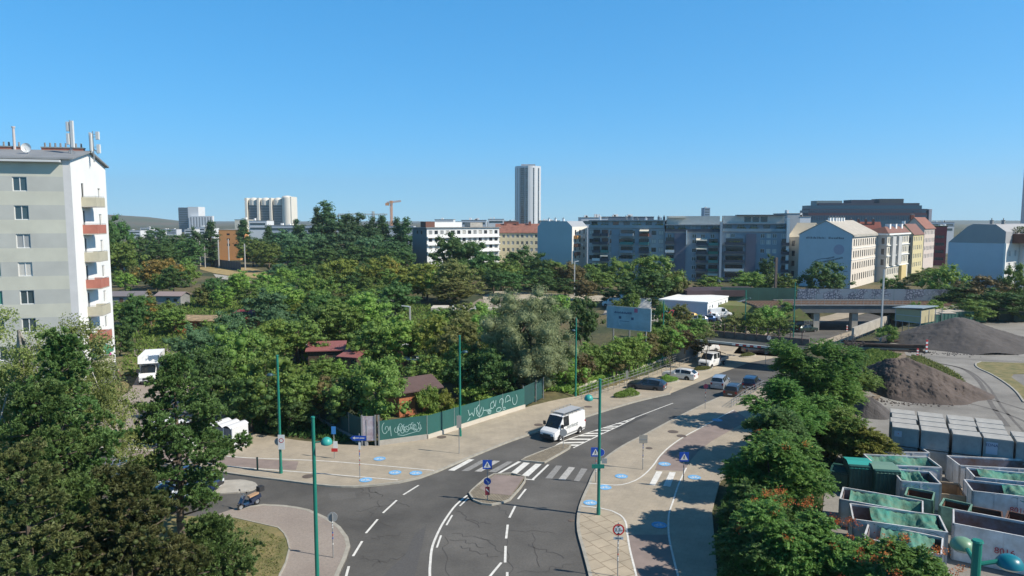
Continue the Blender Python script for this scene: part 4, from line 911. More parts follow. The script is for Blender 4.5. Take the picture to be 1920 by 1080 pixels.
# cranes
def lattice(mb, a, b, w_, n):
    a, b = Vector(a), Vector(b); d = (b - a).normalized(); u = d.orthogonal().normalized(); v_ = d.cross(u)
    cs = [u * i * w_ / 2 + v_ * j * w_ / 2 for i, j in ((-1, -1), (1, -1), (1, 1), (-1, 1))]
    for c in cs: mb.bar(a + c, b + c, w_ * .22)
    for k in range(n):
        p, q = a + (b - a) * k / n, a + (b - a) * (k + 1) / n
        for i in range(4): mb.bar(p + cs[i], q + cs[(i + 1) % 4], w_ * .13)
Y = 620; CR = M('crane_orange', (.62, .30, .14), .6)
base = D(734, 412, Y); r = thing('tower_crane', 'orange tower crane with a short jib above the poplars', 'crane', (base[0], Y, 0)); s1 = D(734, 382, Y)[2]
mb = MB().use(CR); lattice(mb, (0, 0, 0), (0, 0, s1), 1.5, 30); mb.build('mast', r)
mb = MB().use(CR); lattice(mb, (-4, 0, s1 + .8), (8.5, 0, s1 + 2.4), 1.0, 10); mb.build('jib', r)
mb = MB().use(CR); mb.box(-5, -2, -1, 1, s1 - 1.6, s1 + .6); mb.box(-1.2, 1.2, -1.2, 1.2, s1 + .1, s1 + 2.6); mb.build('counterweight', r)
Y = 700; base = D(700, 412, Y); r = thing('tower_crane', 'thin far crane with a long level grey jib', 'crane', (base[0], Y, 0)); s1 = D(700, 402, Y)[2]; CG = M('crane_grey', (.45, .42, .38), .6)
mb = MB().use(CG); lattice(mb, (0, 0, 0), (0, 0, s1 + 3), 1.6, 14); mb.build('mast', r)
mb = MB().use(CG); lattice(mb, (-35, 0, s1), (14, 0, s1), 1.0, 26); mb.bar((0, 0, s1 + 3.3), (-25, 0, s1 + .5), .15); mb.build('jib', r)
mb = MB().use(CONCD); mb.box(-35.5, -33.5, -.8, .8, s1 - 2.4, s1 - .5); mb.build('counterweight', r)
# hills
def hill(pts, Y, depth, mat, z0=-1):
    n = len(pts); v_, f_ = [], []
    P = [D(x, y, Y) for x, y in pts]
    for j, (dy, sc) in enumerate(((-depth, 0), (-depth * .5, .6), (0, 1), (depth, .9), (depth * 2, 0))):
        for p in P: v_.append((p[0] * (1 + dy / Y * .6), Y + dy, z0 + (p[2] - z0) * sc))
    for j in range(4):
        for i in range(n - 1): f_.append((j * n + i, j * n + i + 1, (j + 1) * n + i + 1, (j + 1) * n + i))
    me = bpy.data.meshes.new('hill'); me.from_pydata(v_, [], f_); me.materials.append(mat); me.polygons.foreach_set('use_smooth', [True] * len(f_)); me.update()
    return tag(link('hill', me), kind='structure')
hill([(-300, 409), (-100, 402), (60, 398), (180, 401), (230, 404), (270, 410), (310, 416), (350, 418), (400, 421), (480, 423), (520, 425)], 2600, 500, M('wooded_hill', (.05, .075, .035), .95, .3, .004, dark=(.14, .10, .065)))
hill([(380, 421), (500, 419), (640, 417), (760, 418), (860, 419), (960, 418), (1100, 417), (1300, 416), (1500, 417), (1700, 414), (1800, 413), (2000, 414)], 4200, 700, M('far_hill', (.06, .08, .06), .95, .2, .003))
# ---------------------------------------------------------------- railway, bridges, walls and fences
BAL = M('railway_ballast', (.19, .155, .125), .95, .35, 2.0, .6, 10); RAILM = M('rail_steel', (.24, .15, .10), .5)
# embankment carrying the line towards the big bridge
def embank(name, poly, ztop, slope=3.0):
    bm = bmesh.new(); n = len(poly); cx = sum(p[0] for p in poly) / n; cy = sum(p[1] for p in poly) / n
    top = [bm.verts.new((x, y, ztop)) for x, y in poly]; bot = []
    for x, y in poly:
        d = math.hypot(x - cx, y - cy); k = (d + slope) / d; bot.append(bm.verts.new((cx + (x - cx) * k, cy + (y - cy) * k, -.4)))
    bm.faces.new(top)
    for i in range(n): bm.faces.new([bot[i], bot[(i + 1) % n], top[(i + 1) % n], top[i]])
    bmesh.ops.recalc_face_normals(bm, faces=bm.faces); me = bpy.data.meshes.new(name); bm.to_mesh(me); bm.free(); me.materials.append(GRN); return tag(link(name, me), kind='structure')
embank('railway_embankment', [(44, 148), (58.8, 143), (58.8, 154), (44, 157)], 2.0)
embank('railway_embankment', [(81.2, 142.5), (130, 139), (130, 152), (81.2, 153.5)], 2.0)
def fence_run(name, label, P, h, mat, post=2.5, z0=0.0, cap=None, posts=STEEL, cat='fence', ground=True, base=None, baseh=.5, group=None):
    """upright panels along the world polyline P with posts; optional concrete base"""
    c = P[0]; zz = hz(c[0], c[1]) if ground else 0
    r = thing(name, label, cat, (c[0], c[1], zz), 0, group)
    pn, ps, bs = MB().use(mat), MB().use(posts), MB().use(base or CONC)
    for a, b in zip(P[:-1], P[1:]):
        L = math.hypot(b[0] - a[0], b[1] - a[1]); n = max(1, round(L / post))
        for i in range(n):
            t0, t1 = i / n, (i + 1) / n
            q = [(a[0] + (b[0] - a[0]) * t, a[1] + (b[1] - a[1]) * t) for t in (t0, t1)]
            zs_ = [(hz(*p) if ground else 0) - zz + z0 for p in q]
            l0 = (q[0][0] - c[0], q[0][1] - c[1]); l1 = (q[1][0] - c[0], q[1][1] - c[1])
            bh = baseh if base else 0
            if base: bs.bar((*l0, zs_[0] + bh / 2), (*l1, zs_[1] + bh / 2), .3, bh)
            pn.bar((*l0, zs_[0] + bh + (h - bh) / 2), (*l1, zs_[1] + bh + (h - bh) / 2), .04, h - bh)
            ps.tube((*l0, zs_[0]), (*l0, zs_[0] + h + .05), .035, n=6)
    pn.build('panel', r); ps.build('post', r)
    if base: bs.build('base_wall', r)
    return r
def railing(name, label, P, h=1.0, post=1.5, bars=3, mat=STEEL, cat='railing', ground=True, z=0.0):
    c = P[0]; zz = (hz(*c) if ground else z); r = thing(name, label, cat, (c[0], c[1], zz)); ps, bs = MB().use(mat), MB().use(mat)
    for a, b in zip(P[:-1], P[1:]):
        L = math.hypot(b[0] - a[0], b[1] - a[1]); n = max(1, round(L / post)); pr = None
        for i in range(n + 1):
            t = i / n; x, y = a[0] + (b[0] - a[0]) * t, a[1] + (b[1] - a[1]) * t; q = Vector((x - c[0], y - c[1], (hz(x, y) if ground else z) - zz))
            ps.tube(q, q + Vector((0, 0, h)), .03, n=5, caps=False)
            if pr is not None:
                for k in range(bars): dz = Vector((0, 0, h * (k + 1) / bars)); bs.tube(pr + dz, q + dz, .025, n=4, caps=False)
            pr = q
    ps.build('post', r); bs.build('rail', r); return r
# big bridge
X0, X1 = 57.5, 83.0
r = thing('railway_bridge', 'wide grey concrete railway bridge over the street at the right', 'bridge', (X0, 143, 0))
W = X1 - X0
g = MB().use(M('girder_concrete', (.13, .135, .135), .85, .2, .6)); g.box(0, W, 0, 1.0, 1.0, 2.5); g.box(0, W, 10.5, 11.5, 1.0, 2.5); g.build('girder', r)
g = MB().use(CONCD); g.box(0, W, -.25, .1, 2.502, 2.72); g.build('edge_slab', r)
g = MB().use(CONCD); g.box(0, W, 1.002, 10.498, 1.3, 1.9); g.build('deck', r)
for yy in (2.6, 5.2, 8.2): pass
g = MB().use(BAL); g.box(-7, W + 46, 1.05, 10.45, 1.902, 2.25); g.build('ballast', r)
for k in range(3):
    y = 2.4 + k * 2.9; g = MB().use(RAILM)
    for dy in (-.72, .72): g.box(-7, W + 46, y + dy - .04, y + dy + .04, 2.36, 2.5)
    g.build('rail', r); s_ = MB().use(M('sleeper', (.21, .14, .09), .9))
    for i in range(100): s_.box(-7 + i * .76, -6.74 + i * .76, y - 1.25, y + 1.25, 2.252, 2.355)
    s_.build('sleepers', r)
g = MB().use(M('abutment_concrete', (.20, .20, .19), .9, .25, .5)); g.box(-.6, .9, .05, 11.4, -3.2, .998); g.build('abutment', r)
g = MB().use(M('abutment_concrete', (.20, .20, .19), .9)); g.box(W - 1.2, W + .6, .05, 11.4, -3.2, .998); g.build('abutment', r)
for x in (4.6, 12.5): g = MB().use(CONC); g.box(x, x + 1.2, .6, 2.0, -3.2, .998); g.build('pier', r)
rl_ = railing('railing', 'thin grey railing along the front edge of the big bridge', [(X0, 142.9), (X1, 142.9)], .9, 1.6, 2, ground=False, z=2.72)
# graffiti wall behind the tracks
def graffiti_mat():
    m = bpy.data.materials.new('graffiti_wall_paint'); m.use_nodes = True; n = m.node_tree; b = n.nodes['Principled BSDF']; b.inputs['Roughness'].default_value = .85
    tc = n.nodes.new('ShaderNodeTexCoord'); v_ = n.nodes.new('ShaderNodeTexVoronoi'); v_.feature = 'DISTANCE_TO_EDGE'; v_.inputs['Scale'].default_value = 1.9
    w_ = n.nodes.new('ShaderNodeTexNoise'); w_.inputs['Scale'].default_value = 1.1; w_.inputs['Detail'].default_value = 3
    n.links.new(tc.outputs['Object'], w_.inputs[0]); n.links.new(w_.outputs[1], v_.inputs[0])
    n.links.new(tc.outputs['Object'], v_.inputs[0])
    va = n.nodes.new('ShaderNodeVectorMath'); va.operation = 'ADD'; n.links.new(tc.outputs['Object'], va.inputs[0]); n.links.new(w_.outputs[1], va.inputs[1]); n.links.new(va.outputs[0], v_.inputs[0])
    rp = n.nodes.new('ShaderNodeValToRGB'); rp.color_ramp.elements[0].position = .08; rp.color_ramp.elements[0].color = (.06, .08, .12, 1); rp.color_ramp.elements[1].position = .22; rp.color_ramp.elements[1].color = (.24, .27, .33, 1)
    n.links.new(v_.outputs[0], rp.inputs[0]); nz = n.nodes.new('ShaderNodeTexNoise'); nz.inputs['Scale'].default_value = .25; n.links.new(tc.outputs['Object'], nz.inputs[0])
    r2 = n.nodes.new('ShaderNodeValToRGB'); r2.color_ramp.elements[0].position = .42; r2.color_ramp.elements[1].position = .52; n.links.new(nz.outputs[0], r2.inputs[0])
    mx = n.nodes.new('ShaderNodeMix'); mx.data_type = 'RGBA'; n.links.new(r2.outputs[0], mx.inputs[0]); mx.inputs[6].default_value = (.17, .22, .27, 1); n.links.new(rp.outputs[0], mx.inputs[7]); n.links.new(mx.outputs[2], b.inputs['Base Color']); return m
gy = lambda x: 156 - (x - 60) * .05
fence_run('graffiti_wall', 'long grey noise wall covered in dark graffiti behind the tracks', [(63.5, gy(63.5)), (97, gy(97))], 4.75, graffiti_mat(), 4, ground=False, posts=M('green_post', (.04, .14, .10), .6), cat='wall')
fence_run('noise_wall', 'plain dark green noise wall left of the graffiti wall', [(47, 157.4), (63.3, gy(63.3))], 4.9, M('dark_green_panel', (.035, .095, .07), .7, .2, .4), 4, ground=False, posts=M('green_post', (.04, .14, .10), .6), cat='wall')
fence_run('noise_wall', 'low green wall in front of the apartment row', [(30, 178), (52, 172)], 3.0, M('teal_panel', (.05, .15, .13), .7, .2, .4), 4, ground=False, posts=M('green_post', (.04, .14, .10), .6), cat='wall')
# small bridge
a = G(1288, 634, 1.1); b = G(1500, 655, 1.1); a, b = Vector(a), Vector(b); L = (b - a).length
r = thing('footbridge', 'low rusty bridge with a grey front beam across the sunken street', 'bridge', (a.x, a.y, 0), math.atan2(b.y - a.y, b.x - a.x))
g = MB().use(M('beam_grey', (.42, .45, .43), .7, .1, 1)); g.box(0, L, 0, .35, .75, 1.05); g.build('front_beam', r)
g = MB().use(M('stripe_red', (.45, .05, .05), .6)); g2 = MB().use(WHITE)
for k in range(8): (g if k % 2 else g2).box(L * .42 + k * .55, L * .42 + k * .55 + .55, -.03, -.004, .72, .98)
g.build('warning_strip', r); g2.build('warning_strip', r)
g = MB().use(M('shadowed_deck', (.05, .055, .05), .8)); g.box(0, L, .36, 6.0, .45, .70); g.build('deck', r)  # deck painted dark for the shadow inside the trough
g = MB().use(M('rusty_girder', (.20, .135, .105), .85, .3, 1.5)); g.box(0, L, 6.0, 6.3, .45, 1.75); g.build('far_girder', r)
g = MB().use(M('rusty_post', (.13, .085, .07), .8))
for i in range(10): x = .6 + i * L / 10; g.box(x, x + .12, 5.85, 5.99, .7, 2.9)
g.build('railing_posts', r)
g = MB().use(M('rusty_post', (.13, .085, .07), .8))
for z in (2.2, 2.85): g.box(0, L, 5.9, 5.94, z, z + .06)
g.build('railing_bars', r)
g = MB().use(CONCD); g.box(-2.5, 0, -.3, 6.4, -3.2, 1.0); g.build('abutment', r)
c = G(1441, 636, 1.2); r2 = thing('round_road_sign', 'round road sign seen from behind on the low bridge', 'road sign', (c[0], c[1], .95))
m_ = MB().use(M('sign_back', (.32, .33, .33), .5)); m_.lathe([(0, .02), (.36, .02), (.36, -.02), (0, -.02)], (0, -.15, .5), 16, axis='y'); m_.build('plate', r2); m_ = MB().use(STEEL); m_.tube((0, -.1, 0), (0, -.1, .8), .03); m_.build('pole', r2)
# retaining wall and railings along the sunken pavement, left side
P = [G(*p)[:2] for p in [(1087, 744), (1130, 728), (1180, 712), (1230, 693), (1278, 674), (1320, 657)]]
r = thing('retaining_wall', 'low pale concrete retaining wall below the roadside hedge', 'wall', (P[0][0], P[0][1], 0))
g = MB().use(M('pale_concrete', (.55, .50, .42), .85, .12, .5))
for p, q in zip(P[:-1], P[1:]):
    za, zb = hz(*p), hz(*q); off = (-.9, .45)
    g.bar((p[0] - P[0][0] - .8, p[1] - P[0][1] + .8, za + .15), (q[0] - P[0][0] - .8, q[1] - P[0][1] + .8, zb + .35), .4, 1.1)
g.build('wall', r)
railing('railing', 'long grey steel railing beside the sloping pavement under the hedge', P, 1.1, 1.7, 3)
P2 = [G(*p)[:2] for p in [(1090, 752), (1140, 736), (1190, 718), (1240, 700), (1290, 682), (1340, 664)]]
railing('railing', 'second grey railing on the parking side of the sloping pavement', P2, 1.0, 1.7, 2)
railing('railing', 'short grey railing by the dark parked cars', [G(*p)[:2] for p in [(1371, 766), (1402, 744), (1432, 728)]], 1.0, 1.2, 3)
railing('railing', 'white railing on the ramp wall near the timber stacks', [G(*p)[:2] for p in [(1596, 640), (1625, 628), (1656, 612)]], 1.0, 1.5, 3, mat=M('white_rail', (.55, .54, .50), .6))
a, b = G(1598, 646), G(1668, 617); r = thing('ramp_wall', 'pale concrete side wall of the ramp down to the big bridge', 'wall', (a[0], a[1], 0)); g = MB().use(CONC)
g.bar((0, 0, -.6), (b[0] - a[0], b[1] - a[1], -.6), .4, 1.8); g.build('wall', r)
railing('railing', 'grey railing on the pale wall left of the big bridge', [G(1508, 606, .0)[:2], G(1527, 603, .0)[:2]], 1.1, 1.0, 4, ground=False, z=-.6)
a, b = G(1480, 616), G(1526, 606); r = thing('white_wall', 'sunlit white wall stub left of the big bridge', 'wall', (a[0], a[1], -2.8)); g = MB().use(WHITE); g.bar((0, 0, 1.1), (b[0] - a[0], b[1] - a[1], 1.3), .4, 2.6); g.build('wall', r)
# corner fence with graffiti
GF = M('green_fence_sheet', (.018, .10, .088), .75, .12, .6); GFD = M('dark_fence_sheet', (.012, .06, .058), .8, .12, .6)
F0, F1, F2 = G(711, 837)[:2], G(800, 825)[:2], G(983, 767)[:2]
fence_run('garden_fence', 'short teal fence with white graffiti at the street corner', [F0, F1], 2.3, GF, 3.2, base=CONC, baseh=.55)
fence_run('garden_fence', 'long teal fence with looping white graffiti along the pavement', [(F1[0] + .05, F1[1]), F2], 2.25, GF, 3.2, base=M('pale_concrete', (.55, .50, .42), .85), baseh=.5)
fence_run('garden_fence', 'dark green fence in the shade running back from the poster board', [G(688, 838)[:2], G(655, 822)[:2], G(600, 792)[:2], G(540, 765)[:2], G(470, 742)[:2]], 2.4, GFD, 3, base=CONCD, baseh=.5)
def spray(P0, P1, strokes, name_parent_label, w_=.05, out=.04, z0=0.0):
    P0, P1 = Vector((*P0, 0)), Vector((*P1, 0)); d = (P1 - P0).normalized(); nrm = Vector((d.y, -d.x, 0))
    mb = MB().use(M('white_spray', (.30, .46, .44), .8))
    for s_ in strokes:
        for (u0, v0), (u1, v1) in zip(s_[:-1], s_[1:]):
            du, dv = u1 - u0, v1 - v0; l = math.hypot(du, dv) or 1; pu, pv = -dv / l * w_ / 2, du / l * w_ / 2
            q = [(u0 - pu, v0 - pv), (u1 - pu, v1 - pv), (u1 + pu, v1 + pv), (u0 + pu, v0 + pv)]
            mb.face([tuple(d * u + nrm * out + Vector((0, 0, z0 + v))) for u, v in q])
    return mb
def arc(cx, cy, rx, ry, a0, a1, n=12): return [(cx + rx * math.cos(R(a0 + (a1 - a0) * i / n)), cy + ry * math.sin(R(a0 + (a1 - a0) * i / n))) for i in range(n + 1)]
fr = [o for o in COL.objects if o.name.startswith('garden_fence')]
L1 = math.hypot(F1[0] - F0[0], F1[1] - F0[1])
st = [arc(.12 * L1, 1.6, .25, .5, 100, 330), arc(.16 * L1, 1.45, .15, .3, 0, 180), [(.18 * L1, 1.7), (.2 * L1, 1.3), (.23 * L1, 1.75), (.25 * L1, .8)]]
rs = random.Random(3)
for k in range(13):
    u = L1 * (.36 + .042 * k); st.append(arc(u, 1.35 + rs.uniform(-.1, .15), rs.uniform(.12, .25), rs.uniform(.15, .4), rs.uniform(0, 180), rs.uniform(250, 520), 7))
st.append([(L1 * .38, .85), (L1 * .5, .72), (L1 * .8, .95)])
spray(F0, F1, st, '', .05).build('graffiti', fr[0])
L2 = math.hypot(F2[0] - F1[0], F2[1] - F1[1]); s_ = []
def U(t): return L2 * t
s_ += [arc(U(.50), 1.3, .5, .6, 100, 380), [(U(.46), 1.7), (U(.49), .9), (U(.52), 1.6)], [(U(.38), 1.7), (U(.395), 1.1), (U(.42), 1.3), (U(.435), .9), (U(.45), 1.7)], [(U(.40), .9), (U(.37), .6), (U(.39), .75)],
       [(U(.53), 1.2), (U(.58), 1.1), (U(.62), 1.15)], arc(U(.63), 1.45, .3, .35, 0, 400, 8), [(U(.64), 1.9), (U(.66), 1.2), (U(.67), 1.85)], arc(U(.60), .85, .25, .2, 0, 380, 6), [(U(.57), 1.0), (U(.62), .95), (U(.58), .75)],
       arc(U(.73), 1.55, .3, .3, -90, 200), [(U(.735), 1.9), (U(.74), .9)], arc(U(.80), 1.4, .4, .6, -10, 190), [(U(.785), 1.35), (U(.825), 1.45)], arc(U(.88), 1.35, .38, .55, 150, 420), arc(U(.70), .8, .4, .22, 0, 360, 7), arc(U(.76), .75, .2, .12, 0, 400, 6)]
spray(F1, F2, s_, '', .075).build('graffiti', fr[1])
# little advert column shadow post + poster board
a, b = G(678, 838), G(712, 838); r = thing('poster_board', 'torn grey and pink poster board between the two fences', 'poster board', (a[0], a[1], .12), math.atan2(b[1] - a[1], b[0] - a[0]))
W = math.hypot(b[0] - a[0], b[1] - a[1]); g = MB().use(STEEL); g.box(0, .12, -.05, .1, 0, 2.75); g.box(W - .12, W, -.05, .1, 0, 2.75); g.box(W - .42, W - .3, -.05, .1, 0, 2.75); g.build('frame', r)
pm = M('torn_poster', (.45, .43, .45), .8, .5, 1.6, dark=(.35, .24, .27)); g = MB().use(pm); g.box(.13, W - .43, 0, .05, .45, 2.65); g.build('poster', r)
# gate
a, b = G(983, 768), G(1022, 749); r = thing('metal_gate', 'dark wire gate between bright steel posts at the end of the teal fence', 'gate', (a[0], a[1], 0), math.atan2(b[1] - a[1], b[0] - a[0])); W = math.hypot(b[0] - a[0], b[1] - a[1])
g = MB().use(GFD); g.box(.3, W * .6, .3, .34, .15, 2.3); g.box(W * .68, W, .3, .34, .1, 2.3); g.build('panel', r); g = MB().use(STEEL)
for x in (.1, W * .62, W - .05): g.tube((x, .2, 0), (x, .2, 2.5), .05)
g.build('post', r)
# far fence by the meadow, garden walls
fence_run('railway_fence', 'dark slatted fence beside the straw-coloured railway bank', [G(368, 494)[:2], G(400, 500)[:2], G(452, 508)[:2]], 3.4, M('slate_fence', (.07, .085, .10), .8), 3, ground=False)
r = thing('ruined_wall', 'broken pale concrete wall stub by the gravel yard', 'wall', G(742, 583)); g = MB().use(CONC); g.box(-1.2, 1.4, 0, .5, 0, 1.4); g.box(-1.2, -.2, 0, .5, 1.4, 2.4); g.build('wall', r)
r = thing('loading_platform', 'pale concrete platform end near the willow', 'platform', G(812, 588)); g = MB().use(M('pale_concrete', (.55, .50, .42), .85)); g.box(-.5, 3, 0, 5, 0, 1.2); g.box(3.2, 16, 2, 5, 0, .8); g.build('platform', r)
for k, x in enumerate((4, 6.3, 8.8, 11.5, 14.2)):
    g = MB().use(WHITE); g.box(x, x + .3, 1.5, 1.8, 0, 1.5); g.build('bollard', r)
# billboard
a, b = G(1139, 612, 0), G(1219, 622, 0)
Yb = 104; a = D(1139, 612, Yb); b = D(1219, 617, Yb - 4); r = thing('billboard', 'large weathered pale blue billboard above the hedge', 'billboard', (a[0], a[1], 0), math.atan2(b[1] - a[1], b[0] - a[0])); W = math.hypot(b[0] - a[0], b[1] - a[1])
z0, z1 = D(1180, 617, Yb - 2)[2], D(1180, 577, Yb - 2)[2]
g = MB().use(M('faded_blue_poster', (.33, .46, .52), .8, .25, .5)); g.box(0, W, 0, .12, z0, z1); g.build('poster', r)
g = MB().use(M('board_frame', (.5, .54, .55), .6)); g.box(-.08, W + .08, -.06, -.003, z1, z1 + .12); g.box(-.08, W + .08, -.06, -.003, z0 - .1, z0); g.box(-.12, 0, -.06, .1, z0, z1); g.box(W, W + .12, -.06, .1, z0, z1); g.build('frame', r)
g = MB().use(CONCD)
for x in (.8, W / 2, W - .8): g.box(x, x + .15, .13, .3, 0, z0 + 1)
g.build('legs', r); H_ = z1 - z0
g = MB().use(M('poster_ink', (.08, .12, .20), .8)); rb = random.Random(4); x = W * .16
while x < W * .56: wd = rb.uniform(.09, .2); g.box(x, x + wd, -.012, -.004, z1 - H_ * .3, z1 - H_ * .3 + rb.choice([.2, .3, .3])); x += wd + .05
g.box(W * .3, W * .52, -.012, -.004, z1 - H_ * .66, z1 - H_ * .64); g.box(W * .27, W * .33, -.012, -.004, z1 - H_ * .55, z1 - H_ * .43); g.box(W * .56, W * .62, -.012, -.004, z1 - H_ * .56, z1 - H_ * .44); g.build('printed_lines', r)
g = MB().use(M('poster_red', (.50, .13, .22), .8)); g.box(W * .63, W * .71, -.012, -.004, z1 - H_ * .2, z1 - .05); g.build('red_patch', r)
g = MB().use(WHITE); g.face([(W * .26, -.1, z1 - H_ * .62), (W * .32, -.14, z1 - H_ * .84), (W * .3, -.1, z1 - H_ * .83)]); g.build('torn_flap', r)
# station hut, container offices
H = House('station_building', 'low station building with a thick dark brown roof edge', G(1292, 580, 0)[:2], G(1425, 578, 0)[:2], 7, 2.9, M('beige_station_wall', (.46, .42, .35), .85, .1))
H.face('front', [(H.L * .75, 1.2, 4.5, 1.8, FRAMED, M('green_station_glass', (.04, .12, .10), .3), 2), (H.L * .3, 1.5, 3, 1.2, FRAMED, GLASS, 2)]); H.face('right'); H.face('left'); H.face('back')
part_box('roof', H.root, M('dark_brown_roof', (.055, .035, .04), .8, .2, .5), -1, H.L + .4, -1.2, H.d + .5, 2.902, 4.3); part_box('pillar', H.root, WHITE, H.L - .35, H.L, -1.1, -.6, 0, 2.9); H.done()
H = House('container_office', 'long flat white office container block in the depot', G(1236, 590, 0)[:2], G(1326, 597, 0)[:2], 14, 3.1, M('white_container_grey_side', (.48, .51, .55), .6, .05))
H.face('front'); H.face('right', rows([1.6, 3.2, 7.5, 9.0, 12.4], [1.7], .9, 1.6, FRAMEW, GLASS), mat=WHITE); H.face('left'); H.face('back'); part_box('roof', H.root, WHITE, -.15, H.L + .15, -.15, H.d + .15, 3.102, 3.35); H.done()
for k, (px, py, w_, l_, lab) in enumerate([(1204, 583, 4, 7, 'white container at the left of the office block'), (1180, 578, 3, 5, 'low white container farthest left in the depot')]):
    c = G(px, py, 0); H = House('white_container', lab, (c[0] - w_ / 2, c[1]), (c[0] + w_ / 2, c[1]), l_, 2.6, WHITE, 'container', group='white depot containers')
    for s_ in ('front', 'right', 'left', 'back'): H.face(s_)
    H.flat(WHITE, .05, .1); H.done()
r = thing('depot_barrier', 'long blue-grey lifting barrier with a red box', 'barrier', G(1396, 585)); g = MB().use(M('barrier_blue', (.16, .20, .25), .6)); g.bar((-9.5, -2, .2), (0, 0, 2.6), .35); g.build('arm', r); g = MB().use(M('barrier_red', (.5, .08, .05), .6)); g.box(-1.1, .2, -.4, .4, .8, 1.8); g.build('box', r); g = MB().use(STEEL); g.tube((0, 0, 0), (0, 0, 3), .08); g.build('post', r)
# garden sheds
def shed(name, label, pxy, z, w_, l_, h, rise, wallm, roofm, rz, lean=True, over=.35):
    c = G(*pxy); r = thing(name, label, 'shed', (c[0], c[1], 0), rz)
    mb = MB().use(wallm); mb.box(-w_ / 2, w_ / 2, -l_ / 2, l_ / 2, 0, h); mb.build('wall', r)
    m_ = MB().use(roofm); k = over
    if lean: q = [(-w_ / 2 - k, -l_ / 2 - k, h + .01), (w_ / 2 + k, -l_ / 2 - k, h + .01), (w_ / 2 + k, l_ / 2 + k, h + rise), (-w_ / 2 - k, l_ / 2 + k, h + rise)]; qs = [q]
    else: qs = [[(-w_ / 2 - k, -l_ / 2 - k, h), (w_ / 2 + k, -l_ / 2 - k, h), (w_ / 2 + k, 0, h + rise), (-w_ / 2 - k, 0, h + rise)], [(w_ / 2 + k, l_ / 2 + k, h), (-w_ / 2 - k, l_ / 2 + k, h), (-w_ / 2 - k, 0, h + rise), (w_ / 2 + k, 0, h + rise)]]
    for q in qs:
        up = [(p[0], p[1], p[2] + .12) for p in q]; m_.face(up); m_.face(q[::-1])
        for i in range(4): m_.face([q[i], q[(i + 1) % 4], up[(i + 1) % 4], up[i]])
    m_.build('roof', r)
    if not lean:
        g_ = MB().use(wallm)
        for x in (-w_ / 2, w_ / 2): g_.face([(x, -l_ / 2, h), (x, l_ / 2, h), (x, 0, h + rise)])
        g_.build('gable', r)
    d = MB().use(M('shed_door', (.10, .06, .04), .8)); d.box(-.4, .4, -l_ / 2 - .05, -l_ / 2 - .003, .05, min(1.95, h - .1)); d.build('door', r)
    d = MB().use(GLASS); d.box(w_ * .22, w_ * .22 + .8, -l_ / 2 - .04, -l_ / 2 - .003, 1.1, 1.8); d.build('window', r)
    return r
MR = M('muted_red_roof', (.25, .09, .085), .8, .12, 1.5); BW = M('brick_shed_wall', (.40, .15, .07), .9, .3, 2.5)
shed('garden_shed', 'garden shed with a flat faded red roof in the middle of the trees', (613, 683), 0, 4.6, 3.6, 2.2, .6, M('dark_wood', (.07, .045, .03), .85), MR, R(10))
shed('garden_shed', 'small lean-to with a faded red roof beside the red-roofed shed', (663, 696), 0, 2.4, 2.8, 2.1, .5, M('dark_wood', (.07, .045, .03), .85), MR, R(-18))
shed('garden_shed', 'orange brick shed with a dark brown roof behind the teal fence', (768, 768), 0, 4.4, 4.2, 2.5, .9, BW, M('dark_brown_felt', (.11, .07, .065), .85, .15, 2), R(35), lean=False, over=.5)
shed('garden_shed', 'shed with a long crimson roof and orange wall left in the gardens', (470, 618), 0, 7, 4.5, 2.3, .9, M('orange_wood', (.48, .14, .06), .8), M('crimson_roof', (.20, .03, .035), .7), R(-12))
shed('garden_shed', 'grey felt roofed hut near the tall apartment building', (238, 572), 0, 9, 5, 2.3, .9, CONCD, M('grey_violet_felt', (.18, .165, .175), .85), R(4), lean=False)
shed('garden_shed', 'small pinkish-grey roofed hut in the left gardens', (325, 572), 0, 6, 4, 2.3, .8, CONCD, M('pinkish_felt', (.27, .215, .21), .85), R(-5), lean=False)
shed('garden_shed', 'cluttered hut with a straw and rust coloured roof', (385, 622), 0, 9, 4, 2.2, .4, M('orange_wood', (.48, .14, .06), .8), M('straw_rust', (.33, .24, .14), .9, .6, 1.2), R(-3))
shed('garden_shed', 'hut with a faded pink roof on the far left hillside', (236, 505), 0, 17, 9, 2.6, 2.4, CONC, M('faded_pink_roof', (.24, .12, .115), .85), R(5), lean=False)
shed('garden_shed', 'small white-roofed box right of the garden trees', (752, 676), 0, 2.4, 1.6, 2.0, .1, M('brick_shed_wall', (.40, .15, .07), .9), WHITE, R(12))
shed('garden_shed', 'tiny white-roofed cabinet left of the red-roofed shed', (563, 676), 0, 2.4, 1.4, 2.0, .1, CONCD, WHITE, R(-5))
shed('garden_shed', 'small orange shack with a white sheet roof among bushes', (766, 690), 0, 2.2, 1.4, 1.3, .1, BW, WHITE, R(-8))
